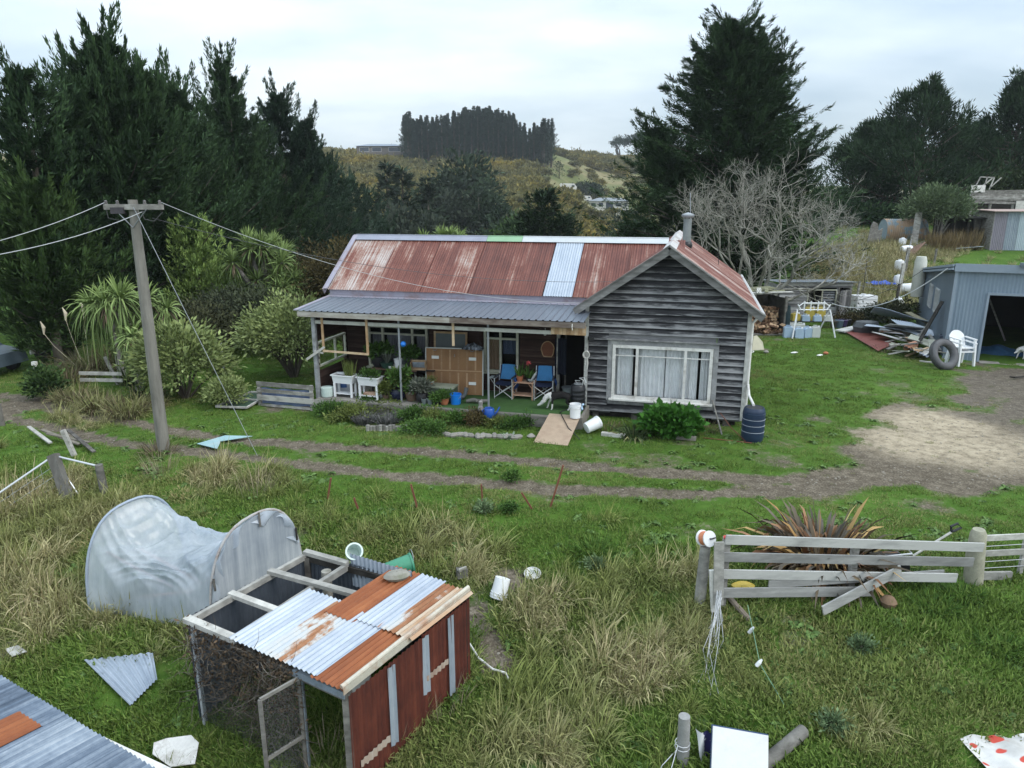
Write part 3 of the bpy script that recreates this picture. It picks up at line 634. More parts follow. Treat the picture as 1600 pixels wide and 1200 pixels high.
    b=B(); b.grid(lambda u,v:(-4.55+4.6*u,-1.27+2.1*v,.352+.006*math.sin(u*40)*math.sin(v*17)),40,20); obj('turf_mat',b,plain('artificial turf',(.035,.085,.02),.95,.25,5.),h)
    # flue
    c=B(); M=Matrix.Translation((2.5,4.6,4.5)); c.lathe([(.13,.0),(.13,.95),(.135,.95),(.135,.97),(.05,.97)],16,M); f=obj('flue',c,plain('flue metal',(.20,.22,.22),.5,.25,4.,.3),h,smooth=True)
    c=B(); c.lathe([(.15,-.02),(.20,.12),(.17,.22),(.14,.25)],16,M,t=0); obj('flashing_collar',c,BLACKP,f,smooth=True)
    c=B(); c.lathe([(.20,1.10),(.0,1.17)],16,M,cap=False)
    for k in range(4): c.box(Vector((2.5,4.6,5.53))+Vector((.12*math.cos(k*PI/2),.12*math.sin(k*PI/2),0)),(.02,.02,.16))
    c.lathe([(.16,1.0),(.20,1.05),(.20,1.10)],16,M,cap=False); obj('cowl',c,STEEL,f)
    b=B(); b.tube([(3.6,6.2,3.9),(3.55,6.2,4.55)],.012,6); obj('vent_rod',b,BLACKP,h)
    b=B(); b.tube([(2.62,6.8,4.5),(2.5,6.8,6.3)],.016,6); obj('aerial_rod',b,STEEL,h)
    b=B(); b.box((.10,-.10,2.30),(.05,.12,.09),.4); b.box((.14,-.16,2.32),(.16,.09,.10),.5); obj('flood_light',b,BLACKP,h)
    return h
n=NT('pale window glass'); GLASS2=n.m; n.p.inputs['Transmission Weight'].default_value=1.; n.p.inputs['Roughness'].default_value=.03; n.p.inputs['IOR'].default_value=1.1; n.p.inputs['Base Color'].default_value=(.92,.94,.95,1)
GLASS=GLASS2; GLASST=GLASS2
build_house()
# ---------- vegetation ----------
BARK=wood('bark',(.04,.032,.025),(.09,.075,.06),(.17,.15,.125),(6,6,2),.66,.95,.3)
MAC=leafmat('macrocarpa foliage',(.008,.023,.012),(.058,.104,.038),.8)
MACB=leafmat('blue macrocarpa foliage',(.008,.021,.014),(.045,.078,.044),.8)
MACL=leafmat('light macrocarpa foliage',(.013,.033,.010),(.075,.125,.036),.8)
PINE=leafmat('pine foliage',(.006,.018,.009),(.040,.074,.030),.8)
FARP=leafmat('far pine foliage',(.012,.024,.018),(.06,.09,.06),.85)
BROAD=leafmat('broad foliage',(.02,.035,.014),(.085,.115,.045),.7)
def branches_conifer(fol,g,h,r,nb,ns,up=.5,prof=None,x0=0.,y0=0.,tilt=(0,0),lsc=1.,z0=.04,power=.8,spread=.17,flat=.5,zb=0.,lw=.27):
    t=z0+(1-z0)*g.random(nb)**power; az=g.random(nb)*2*PI; pr=(prof(t) if prof else (1-t)**.75)
    L=(r*pr*(.42+.80*g.random(nb)**1.3)+.25)
    nc=7; sc_=np.sort(.12+.9*g.random((nb,nc))**.62,1); ci_=g.integers(0,nc,(nb,ns)); s=np.clip(np.take_along_axis(sc_,ci_,1)+g.normal(size=(nb,ns))*.035,.05,1.05)
    off=g.normal(size=(nb,nc,3)); off=np.take_along_axis(off,ci_[...,None].repeat(3,-1),1); ctint=np.take_along_axis(g.random((nb,nc)),ci_,1)
    ca,sa=np.cos(az)[:,None],np.sin(az)[:,None]; upk=(up*(.7+.6*g.random(nb)))[:,None]; L2=L[:,None]
    hor=L2*s; ver=L2*upk*s**1.8-.10*L2*s*(1-t[:,None])
    bx=x0+tilt[0]*t*h; by=y0+tilt[1]*t*h
    P=np.stack([bx[:,None]+ca*hor,by[:,None]+sa*hor,zb+(t*h)[:,None]+ver],-1)
    w=(spread*L2*(1.12-s)+.10*lsc)[...,None]; P=P+(off*.75+g.normal(size=P.shape)*np.array([.85,.85,.5]))*w*np.array([1,1,flat])
    D=np.stack([ca+0*s,sa+0*s,upk*1.5*s**1.5-.12],-1); D=unit(D)+g.normal(size=P.shape)*np.array([.45,.45,.28])
    ln=(.30+.55*g.random((nb,ns)))*lsc; tt=np.clip(.02+.30*g.random(nb)[:,None]+.34*ctint+.30*g.random((nb,ns)),0,1)
    V,Fc=leaves(P.reshape(-1,3),D.reshape(-1,3),ln.ravel(),ln.ravel()*lw,g,up=np.array([0,0,1.])); fol.add(V,Fc,tt.ravel())
    return t*h,az,L,upk[:,0]
def conifer(name,h,r,nb,ns,mat,seed,up=.5,prof=None,lsc=1.,leaders=((0,0,1,1),),label=None,cat='tree',M=None,group=None,limb=True,z0=.04,plume=None,**k):
    g=np.random.default_rng(seed); f=Fol(); tb=B()
    for lx,ly,hs,rs in leaders:
        zz,az,L,uk=branches_conifer(f,g,h*hs,r*rs,int(nb*rs),ns,up,prof,lx*.15,ly*.15,(lx*.85/max(h*hs,1),ly*.85/max(h*hs,1)),lsc,z0=z0,**k)
        if plume:
            n_,L_,el,tlo=plume; n_=int(n_*rs); t=tlo+(1-tlo)*g.random(n_)**.8; az_=g.random(n_)*2*PI; e=el*(.75+.5*g.random(n_))*(.75+.45*t); ll=L_*(.6+.7*g.random(n_)); ns2=130
            st=r*rs*(prof(t) if prof else (1-t)**.75)*(.55+.25*g.random(n_)); s=g.random((n_,ns2))**.85
            hx=st[:,None]+ll[:,None]*np.cos(e)[:,None]*s*(1-.25*s); hz_=ll[:,None]*np.sin(e)[:,None]*s*(.75+.35*s)+.25*st[:,None]*up
            c_,d_=np.cos(az_)[:,None],np.sin(az_)[:,None]; bx=lx*.15+lx*.85*t; by=ly*.15+ly*.85*t
            P=np.stack([bx[:,None]+c_*hx,by[:,None]+d_*hx,(t*h*hs)[:,None]+hz_],-1); P=P+g.normal(size=P.shape)*((.20*(1-s)+.035)*ll[:,None]*.42)[...,None]
            D=np.stack([c_*np.cos(e)[:,None]*(1-.4*s),d_*np.cos(e)[:,None]*(1-.4*s),np.sin(e)[:,None]*(.8+.6*s)],-1)+g.normal(size=P.shape)*.26
            q=(.16+.20*g.random((n_,ns2))).ravel(); V,Fc=leaves(P.reshape(-1,3),D.reshape(-1,3),q,q*.2,g,up=np.array([0,0,1.])); f.add(V,Fc,np.clip(.1+.4*g.random(n_)[:,None]+.4*g.random((n_,ns2)),0,1).ravel())
        tb.tube([(lx*.1,ly*.1,-.6),(lx*.4,ly*.4,h*hs*.4),(lx*.8,ly*.8,h*hs*.75),(lx,ly,h*hs*.985)],[h*.024*rs+.04,h*.017*rs+.03,h*.008*rs+.02,.015],8)
        if limb:
            for i in range(0,len(zz),3):
                s=zz[i]/(h*hs); bx,by=lx*.15+lx*.85*s,ly*.15+ly*.85*s; c,d=math.cos(az[i]),math.sin(az[i]); l=L[i]*.8
                tb.tube([(bx,by,zz[i]),(bx+c*l*.5,by+d*l*.5,zz[i]+l*uk[i]*.22),(bx+c*l,by+d*l,zz[i]+l*uk[i]*.75)],[.012*L[i]+.015,.008*L[i]+.01,.006],4,cap=False)
    t=T(name,label,cat,M,group); obj('trunk',tb,BARK,t,smooth=True); link('crown',f.mesh('crown'),mat,t); return t
def blob_crown(fol,g,c,rad,ncl,nl,rc,ll,lw=.45,shell=.55,up=.25,z=None):
    d=unit(g.normal(size=(ncl,3))); d[:,2]=np.where(d[:,2]<-.35,-d[:,2]*.5,d[:,2]); q=(shell+(1-shell)*g.random(ncl))[:,None]
    C=np.array(c)+d*q*np.array(rad)*(.85+.3*g.random(ncl))[:,None]
    o=g.normal(size=(ncl,nl,3))*rc*np.array([1,1,.7]); P=(C[:,None]+o).reshape(-1,3)
    D=(unit(o)*.7+d[:,None]*.8+np.array([0,0,up])+g.normal(size=o.shape)*.5).reshape(-1,3)
    ln=ll*(.6+.8*g.random(len(P))); tt=np.clip(np.repeat(g.random(ncl)*.6,nl)+.4*g.random(len(P)),0,1)
    V,Fc=leaves(P,D,ln,ln*lw,g); fol.add(V,Fc,tt); return C
def shrub(name,label,M,rad,zc,ncl,nl,rc,ll,mat,seed,lw=.45,cat='shrub',group=None,limbs=10,shell=.5,stem=.04,up=.25,extra=()):
    g=np.random.default_rng(seed); f=Fol(); C=blob_crown(f,g,(0,0,zc),rad,ncl,nl,rc,ll,lw,shell,up)
    for c2,r2,n2 in extra: C=np.concatenate([C,blob_crown(f,g,c2,r2,n2,nl,rc,ll,lw,shell,up)])
    b=B()
    for i in g.choice(len(C),min(limbs,len(C)),replace=False):
        e=C[i]; b.tube([(0,0,-.15),(e[0]*.35+.05*g.normal(),e[1]*.35,max(.1,e[2]*.45)),(e[0]*.95,e[1]*.95,e[2])],[stem,stem*.65,stem*.25],5,cap=False)
    t=T(name,label,cat,M,group); obj('stem' if cat!='tree' else 'trunk',b,BARK,t,smooth=True); link('foliage' if cat!='tree' else 'crown',f.mesh('crown'),mat,t); return t
def put(px,topy,D):
    p=atY(px,topy,D); z=float(hz(p.x,p.y)); return Vector((p.x,p.y,z)),p.z-z
def macprof(t): return np.minimum(1.,.75+1.*t)*(1-t)**1.02*1.18
# row of macrocarpas on the left
MLAB=['tall dark macrocarpa with a ragged broad top, the highest of the row on the left','dark macrocarpa cut by the left edge with gaps of sky in it','dark macrocarpa with a knobbly double top right of the tallest one','dark macrocarpa with one slender pointed spire, centre of the row','dark macrocarpa with a spiky cone top at the right of the row','small macrocarpa stepping down at the far right end of the row','far low macrocarpa sloping down towards the gully, last of the row','lighter green low macrocarpa hanging over the track at the left edge','dark bushy macrocarpa behind the pair of cabbage trees','dark macrocarpa filling the row behind the light green cypress','dark macrocarpa behind the big many headed cabbage tree']
ML=[(150,14,31,5.2,1.3,MAC,((0,0,1,1),(1.3,.4,.9,.6),(-1.0,0,.88,.6))),(22,58,27,3.6,.8,MAC,((0,0,1,.8),(1.9,.5,.95,.7))),(252,92,37,5.2,1.1,MAC,((0,0,1,1),(1.6,0,.96,.5))),(345,66,44,5.4,1.1,MAC,((0,0,1,.8),(-1.5,0,.88,.5),(1.4,.3,.86,.5))),(430,120,51,6.,1.,MACB,((0,0,1,1),(1.8,0,.90,.6))),(492,208,61,6.,.8,MACB,((0,0,1,1),(1.8,0,.92,.6))),(545,262,73,6.4,.8,MACB,((0,0,1,1),)),(40,236,26,2.7,1.1,MACL,((0,0,1,1),(1.6,0,.85,.6))),(200,150,38,5.2,1.1,MAC,((0,0,1,1),)),(300,160,47,5.8,1.1,MAC,((0,0,1,1),)),(392,190,48,5.6,1.1,MAC,((0,0,1,1),))]
for i,(px,ty,D,r,dn,mt,ld_) in enumerate(ML):
    p,hh=put(px,ty,D); hh-=1.35; conifer('macrocarpa_tree',hh,r,int(220*dn),300,mt,100+i,.85,macprof,.40,ld_,MLAB[i],'tree',at(p,rnd.random()*6),'macrocarpa trees in the row on the left',plume=(int(50*dn),1.75,.78,.34),spread=.085,power=.68,lw=.2)
# big macrocarpa right of the house
p,hh=put(1148,18,47)
conifer('macrocarpa_tree',hh-.7,9.2,660,330,MAC,131,.30,lambda t:np.minimum(1,.72+.9*t)*(1-t)**.85*1.12,.46,((0,0,1,1),(1.7,.2,.955,.42),(2.6,-.3,.9,.38),(-4.4,0,.66,.4),(4.9,.4,.62,.42)),'huge broad dark macrocarpa standing right of the house, behind the bare tree','tree',at(p),None,plume=(330,1.9,.40,.10),spread=.085,power=.75,z0=.13,lw=.2,flat=.4)
# pines on the right
def pine(label,px,ty,D,r,seed,n=70,M=None,group=None):
    g=np.random.default_rng(seed); p,hh=put(px,ty,D); f=Fol(); b=B()
    b.tube([(0,0,-.8),(.1,0,hh*.5),(0,0,hh*.97)],[hh*.02+.08,hh*.014+.05,.04],8)
    t_=.10+.9*g.random(n)**.85; az=g.random(n)*6.28; L=r*(1-t_)**.85*(.5+.6*g.random(n))+.3
    for t,a,l in zip(t_,az,L):
        e=np.array([math.cos(a)*l,math.sin(a)*l,t*hh*.97+.38*l]); m=np.array([math.cos(a)*l*.5,math.sin(a)*l*.5,t*hh*.97+.08*l])
        b.tube([(0,0,t*hh*.97-.1),m,e],[.02*l+.03,.014*l+.02,.02],4,cap=False)
        for c,k in ((e,1.),(e*.62+m*.38+g.normal(size=3)*.35,.8),(m+g.normal(size=3)*.3,.6)):
            N=int(120*k); o=g.normal(size=(N,3))*np.array([.40,.40,.46])*(.5+.10*l); P=c+o; D_=unit(o)*.5+np.array([math.cos(a)*.35,math.sin(a)*.35,.75])+g.normal(size=(N,3))*.3
            ln=.28+.30*g.random(N); V,Fc=leaves(P,D_,ln,ln*.2,g); f.add(V,Fc,np.clip(g.random()*.45+.5*g.random(N),0,1))
    t=T('pine_tree',label,'tree',at(p),group); obj('trunk',b,BARK,t,smooth=True); link('crown',f.mesh('crown'),PINE,t); return t
PG='pine trees on the right'
pine('rounded dark pine with bare limbs showing, between the big macrocarpa and the right edge',1452,132,66,7.6,201,98,None,PG)
pine('smaller dark pine leaning out at the left of the rounded pine',1362,196,70,5.2,202,62,None,PG)
pine('dark pine cut by the right edge of the picture',1604,118,66,7.,203,90,None,PG)
pine('low dark pine between the rounded pine and the one at the right edge',1528,196,76,6.2,204,70,None,PG)
# low dark growth under the pines
for i,(px,ty,D,rr,lab) in enumerate(((1345,330,66,4.2,'dark bushy scrub right of the big macrocarpa, under the leaning pine'),(1420,318,72,4.6,'dark scrub behind the rusty water tank'),(1500,300,78,4.8,'dark scrub behind the round topped shrub'),(1590,268,64,3.2,'brown green bush above the ruined timber shed'),(1325,300,90,3.,'pale green scrub in the gap right of the big macrocarpa'))):
    p,hh=put(px,ty,D); shrub('scrub_bush',lab,at(p),(rr,rr*.8,hh*.55),hh*.5,90,60,.55,.42,BROAD if i==3 else MAC,220+i,.4,limbs=14,stem=.09)
# round topped shrub with thin stems
p=atY(1465,340,55.); p=ground(p.x,55.); g=np.random.default_rng(5); f=Fol(); D=p.y; top=atY(1465,293,D).z-p.z
C=blob_crown(f,g,(0,0,top*.62),(2.45,2.0,top*.40),150,80,.26,.24,.3,.6,.5); b=B()
for k in range(7):
    e=C[k*9]; b.tube([(g.normal()*.5,g.normal()*.3,-.1),(e[0]*.5,e[1]*.5,top*.35),e],[.07,.05,.02],6)
t=T('round_shrub','dome shaped grey green shrub on thin pale stems by the old corrugated shed','shrub',at(p)); obj('stem',b,GREYW,t); link('foliage',f.mesh('foliage'),leafmat('grey green foliage',(.045,.07,.035),(.15,.20,.10)),t)
# bare tree
def bare_tree():
    g=random.Random(77); b=B(); p=gp(1172,455); p=ground(12.6,36.5)
    def grow(q,d,l,r,lv):
        n=3; pts=[q]; dd=d.copy(); 
        for k in range(n):
            dd=(dd+Vector((g.gauss(0,.22),g.gauss(0,.22),g.gauss(.05,.16)))).normalized(); pts.append(pts[-1]+dd*l/n)
        b.tube(pts,[r*.8,r*.7,r*.62,r*.55],6 if r>.04 else 3,cap=False)
        if lv==0: return
        m=g.choice((2,3,3)) if lv>2 else 3
        for k in range(m):
            a=g.uniform(.35,.95); ax=dd.cross(Vector((g.gauss(0,1),g.gauss(0,1),g.gauss(0,1)))).normalized()
            nd=(Matrix.Rotation(a,3,ax)@dd); nd=(nd+Vector((0,0,.05))).normalized()
            s=pts[-1] if k<2 else pts[g.choice((1,2,3))]
            grow(s,nd,l*g.uniform(.66,.86),max(.008,r*.62),lv-1)
    for dx,dy,l in ((-.9,0,1.9),(.95,.1,2.0),(.1,.3,2.2),(-.45,-.4,1.9),(.5,-.5,1.8),(1.3,.2,1.6),(-.15,.1,2.2)):
        grow(Vector((dx*.25,dy*.25,.5)),Vector((dx,dy,1.0)).normalized(),l*.98,.12,6)
    b.tube([(0,0,-.6),(0,0,.6)],[.34,.26],10)
    n=NT('lichen bark'); v=n.coord('Object'); q=n.noise(v,3.,5.,.65); m=n.out(n.ramp(q,[(.3,(.10,.095,.078)),(.5,(.235,.225,.19)),(.7,(.36,.35,.30))]),.9)
    o=obj('bare_tree',b,m,None,'leafless grey lichened tree with a wide spreading crown behind the house gable','tree',M=at(p,0,1.14)); return o
bare_tree()
# cabbage trees
CAB=leafmat('cabbage tree leaf',(.055,.09,.025),(.24,.32,.11),.6); CABD=leafmat('dead cabbage leaf',(.07,.05,.03),(.2,.15,.10),.9)
CTRUNK=wood('cabbage trunk',(.08,.07,.06),(.17,.155,.135),(.28,.26,.235),(5,5,9),.66,.95,.3)
def head(f,fd,g,c,n,L,w,bend,dead=.12):
    d=unit(g.normal(size=(n,3))+np.array([0,0,.45])); V,Fc=blades(np.array(c)+d*.06,d,L*(.75+.4*g.random(n)),w,bend*(.5+g.random(n))*(1.1-.7*d[:,2]),g); f.add(V,Fc,np.clip(.35*(d[:,2]+.5)+.55*g.random(n),0,1))
    m=int(n*dead)
    if m: 
        d=unit(g.normal(size=(m,3))*np.array([1,1,.3])+np.array([0,0,-.7])); V,Fc=blades(np.array(c)+d*.1,d,L*(.5+.3*g.random(m)),w,.3,g); fd.add(V,Fc,g.random(m))
def cabbage(label,p,stems,seed,group='cabbage trees'):
    g=np.random.default_rng(seed); f=Fol(); fd=Fol(); b=B()
    for pts,hd in stems:
        b.tube(pts,[.15-.09*i/(len(pts)-1) for i in range(len(pts))],8)
        for c,n,L,bend in hd: head(f,fd,g,c,n,L,.055,bend)
    t=T('cabbage_tree',label,'tree',at(p),group); obj('trunk',b,CTRUNK,t,smooth=True); link('leaves',f.mesh('leaves'),CAB,t)
    if fd.V: link('dead_leaves',fd.mesh('dead_leaves'),CABD,t)
    return t
p,hh=put(410,352,31); g=np.random.default_rng(3); st=[([(0,0,-.2),(-.1,0,1.4),(-.3,.1,2.4)],[]),([(.15,0,0),(.4,.1,1.6),(.8,0,2.6)],[])]
hd=[]
for i in range(30):
    a=g.random()*6.28; zf=g.random(); rr=1.55*math.sqrt(1-(zf-.35)**2*1.3)*(.45+.6*g.random()); c=(rr*math.cos(a),rr*math.sin(a)*.8,hh*.40+zf*hh*.5); hd.append((c,120,.72,.25)); st.append(([(-.1+.3*(c[0]>0),0,1.9),(c[0]*.6,c[1]*.6,(1.9+c[2])/2),c],[]))
st[0]=(st[0][0],hd); cabbage('big many headed cabbage tree with dense spiky rosettes, left of the house roof',p,st,31)
p,hh=put(160,438,23.5); cabbage('cabbage tree with one tall pale trunk and long drooping leaves, left of the power pole',p,[([(.25,0,-.2),(.15,0,1.4),(.05,0,2.2)],[((0,0,hh-.75),170,1.05,.75),((-.55,.1,hh-.8),130,.95,.8),((.5,0,hh-.6),140,1.,.7)]),([(.05,0,1.8),(-.3,0,2.2),(-.55,.1,hh-.8)],[]),([(.05,0,1.8),(.3,0,2.2),(.5,0,hh-.6)],[])],32)
p,hh=put(222,440,24.5); cabbage('shorter cabbage tree whose trunk is hidden right behind the power pole',p,[([(0,0,-.2),(0,0,1.2),(.05,0,hh-.7)],[((0.05,0,hh-.7),170,1.0,.7),((.7,.1,hh-1.),120,.9,.8)]),([(.0,0,1.2),(.4,0,hh-1.4),(.7,.1,hh-1.)],[])],33)
p,hh=put(205,505,22.5); cabbage('low young cabbage tree among the shrubs left of the power pole',p,[([(0,0,-.1),(0,0,hh-.5)],[((0,0,hh-.45),110,.85,.7)])],34)
p,hh=put(640,505,22.5)
p,hh=put(690,352,36); cabbage('cabbage tree rosettes showing above the house roof ridge',p,[([(0,0,-.2),(0,0,hh-1.)],[((0,0,hh-.6),130,.7,.3),((.8,.2,hh-.65),110,.7,.3),((-.9,0,hh-.7),110,.7,.3),((.4,0,hh-.5),100,.65,.3),((1.25,0,hh-.95),90,.6,.3)]),([(0,0,hh-1.6),(.8,.2,hh-.65)],[]),([(0,0,hh-1.6),(-.9,0,hh-.7)],[]),([(0,0,hh-1.6),(1.25,0,hh-.95)],[])],35)
# garden trees and shrubs left of the house
p,hh=put(302,366,31); conifer('cypress',hh,1.6,150,110,leafmat('bright cypress foliage',(.10,.17,.045),(.31,.41,.12)),301,1.5,lambda t:np.minimum(1,.55+2*t)*(1-t)**.7,.32,((0,0,1,1),),'upright light green cypress in front of the dark trees','tree',at(p),limb=False,spread=.18)
RH=leafmat('rhododendron leaf',(.045,.07,.02),(.29,.345,.13),.5)
p=gp(290,622); hh=atY(290,512,p.y).z-p.z; shrub('rhododendron','dense round rhododendron bush right of the power pole beside the track',at(p),(1.3,1.15,hh*.52),hh*.5,170,48,.20,.17,RH,302,.38,limbs=12,shell=.7)
p=gp(452,596)+Vector((0,.6,0)); hh=atY(440,470,p.y).z-p.z; shrub('rhododendron','open spreading rhododendron with bare limbs at the left end of the porch',at(p),(1.85,1.4,hh*.44),hh*.58,190,46,.22,.15,RH,303,.38,limbs=22,shell=.55,stem=.06,extra=(((-.9,.2,hh*.4),(.8,.7,.6),40),))
OL=leafmat('olive scrub',(.025,.030,.015),(.095,.10,.05),.8); BRN=leafmat('bronze shrub foliage',(.025,.022,.010),(.105,.085,.035),.85); GGR=leafmat('dull green shrub',(.022,.03,.018),(.085,.10,.055),.8)
for px,ty,D,rx,mt,lab in ((520,365,32,2.1,BRN,'bronze brown shrub close behind the left end of the house roof'),(478,400,34,1.7,BRN,'bronze shrub right of the big cabbage tree'),(385,445,29,1.8,GGR,'dull green shrub below the big cabbage tree'),(300,478,27,1.6,OL,'olive scrub behind the rhododendron by the pole'),(255,480,27,1.5,OL,'olive scrub between the pole and the cypress'),(345,462,30,1.5,GGR,'dull green shrub right of the light cypress'),(465,470,28,1.4,OL,'olive shrub behind the open rhododendron')):
    p,hh=put(px,ty,D); shrub('garden_shrub',lab,at(p),(rx,rx*.9,hh*.5),hh*.5,130,55,.24,.17,mt,310+px,.4,limbs=10,group='shrubs in the garden left of the house')
p=gp(345,640); hh=.75; shrub('hedge_bush','small clipped green bush beside the round rhododendron',at(p+Vector((0,.4,0))),(.5,.45,.42),.42,60,44,.12,.11,RH,330,.4)
p=gp(85,618); shrub('low_bush','dark ivy like bush at the bend of the track',at(gp(75,622)),(.5,.45,.5),.4,60,40,.13,.13,MACL,331,.5)
# flax and toetoe beside the track
def strap_plant(name,label,p,n,L,w,bend,mats,seed,spread=.7,cat='plant',rb=.25,group=None,extra=None):
    g=np.random.default_rng(seed); t=T(name,label,cat,at(p),group)
    for k,(mt,fr) in enumerate(mats):
        m=int(n*fr); a=g.random(m)*6.28; q=rb*np.sqrt(g.random(m)); P=np.stack([q*np.cos(a),q*np.sin(a),np.zeros(m)-.03],1)
        s=spread*(.25+.9*g.random(m)); D=unit(np.stack([np.cos(a)*s,np.sin(a)*s,np.ones(m)],1)); V,Fc=blades(P,D,L*(.55+.5*g.random(m)),w*(.7+.5*g.random(m)),bend*(.3+g.random(m)),g)
        f=Fol(); f.add(V,Fc,g.random(m)); link('leaves' if k==0 else 'dead_leaves',f.mesh('leaves'),mt,t)
    return t
TOE=leafmat('toetoe leaf',(.07,.075,.03),(.26,.25,.12)); FLG=leafmat('dark green flax',(.02,.035,.012),(.08,.11,.04))
for px,py,hh,lab in ((140,585,1.9,'pale toetoe grass clump with plumes left of the cabbage trees'),(118,628,1.0,'low dry toetoe clump on the verge at the inside of the bend'),(155,640,1.1,'low dry toetoe clump on the verge below the fence rails'),(200,648,1.1,'low dry toetoe clump on the verge nearest the power pole'),(105,600,1.5,'smaller toetoe clump nearest the bend of the track'),(185,575,1.7,'toetoe clump at the foot of the cabbage tree trunk')):
    p=gp(px,py); t=strap_plant('toetoe_grass',lab,p,420,hh,.022,.7,((TOE,.7),(CABD,.3)),340+px,.8,rb=.5,group='toetoe clumps')
    if px==140:
        for k,(dx,dz) in enumerate(((-.55,2.0),(.1,2.2),(-1.4,1.5))):
            b=B(); b.tube([(dx*.3,0,.3),(dx*.8,0,dz*.7),(dx,0,dz)],.007,5); b.tube([(dx,0,dz-.05),(dx+.03,0,dz+.2),(dx-.05,0,dz+.42)],[.02,.06,.01],6); obj('plume',b,plain('toetoe plume',(.55,.48,.36),.95,.15,9.),t)
for px,py,lab in ((232,625,'dark green flax left of the round rhododendron'),(205,600,'green flax bush between the toetoe and the power pole')): strap_plant('flax_bush',lab,gp(px,py),160,1.25,.05,.6,((FLG,.85),(TOE,.15)),350+px,.75,rb=.3,group='green flax by the track')
# trees in the gully and on the hill
FT=leafmat('gully foliage',(.010,.020,.014),(.048,.072,.038),.85); FTG=leafmat('grey gully foliage',(.022,.03,.024),(.06,.075,.05),.85)
def far_tree(name,lab,px,ty,D,r,mat,seed,kind,group=None):
    p,hh=put(px,ty,D)
    if kind=='c': return conifer(name,hh,r,int(95),26,mat,seed,.45,None,hh*.10,((0,0,1,1),),lab,'tree',at(p),group,limb=False,spread=.16)
    return shrub(name,lab,at(p),(r,r,hh*.5),hh*.52,90,34,r*.17,r*.14,mat,seed,.5,cat='tree',group=group,limbs=6,stem=r*.05)
GUL=(('gully_conifer','slim dark conifer on the slope below the far grey roofed house',604,258,118,4.2,FT,'c'),('gully_conifer','dark pointed conifer right of the slim one on the slope',628,266,106,4.6,FT,'c'),('gully_conifer','dark short conifer left of the big round tree in the gully',668,281,110,4.8,FT,'c'),('gully_conifer','dark conifer low in the gully at the end of the macrocarpa row',572,300,96,5.4,MACB,'c'),('gully_tree','big dark round headed tree in the middle of the gorse slope',722,240,140,7.2,FT,'b'),('gully_tree','greyer round tree in front of the big dark one in the gully',702,284,118,5.0,FTG,'b'),('gully_tree','dark tree right of the big round tree, lower down',752,296,120,4.6,FT,'b'),('gully_tree','grey green scrub tree low above the left of the roof ridge',612,330,84,4.6,FTG,'b'),('gully_tree','grey green scrub tree behind the rosettes over the ridge',660,338,80,3.6,FTG,'b'),('gully_tree','dark scrub above the middle of the roof ridge',790,338,84,3.6,FT,'b'),('gully_tree','low dull tree left of the bright green pine above the ridge',805,345,76,2.8,MACL,'b'),
 ('gully_tree','brown green scrub tree beside the big macrocarpa, left side',985,330,92,3.4,FTG,'b'),('hill_tree','dark round tree alone in the dry paddock above the white farmhouse',919,284,262,4.6,FT,'b'),('hill_tree','bushy tree left of the lone round tree in the paddock',898,292,256,4.2,FTG,'b'),('hill_tree','small dark conifer at the right foot of the plantation',874,252,300,3.6,FT,'c'))
for i,(nm,lab,px,ty,D,r,mt,k) in enumerate(GUL): far_tree(nm,lab,px,ty,D,r,mt,400+i,k,'trees in the gully and on the far hill')
p,hh=put(852,304,66); conifer('pine_tree',hh,4.6,170,60,leafmat('green pine foliage',(.010,.024,.010),(.042,.075,.026)),450,.55,lambda t:np.minimum(1,.6+1.5*t)*(1-t)**.6,.8,((0,0,1,1),(-1.6,0,.82,.6),(1.7,0,.8,.6)),'bushy green pine rising just behind the roof ridge','tree',at(p),limb=False)
p,hh=put(985,352,52); conifer('macrocarpa_tree',hh,3.,90,60,MAC,451,.4,macprof,.8,((0,0,1,1),),'low dark macrocarpa at the left foot of the huge one','tree',at(p))
# tall lone trees on the skyline
for px,ty,lab,r in ((969,214,'tall bare stemmed tree alone on the skyline',5.5),(1003,208,'wide tall tree on the skyline touching the big macrocarpa',8.)):
    p,hh=put(px,ty,445); g=np.random.default_rng(px); f=Fol(); blob_crown(f,g,(0,0,hh*.72),(r,r,hh*.28),60,30,r*.16,r*.16,.5); b=B(); 
    for k in range(4): b.tube([(g.normal()*r*.25,0,-1),(g.normal()*r*.2,0,hh*.45),(g.normal()*r*.4,0,hh*.8)],[r*.09,r*.07,r*.03],5)
    t=T('skyline_tree',lab,'tree',at(p),'tall trees on the skyline'); obj('trunk',b,BARK,t); link('crown',f.mesh('crown'),FARP,t)
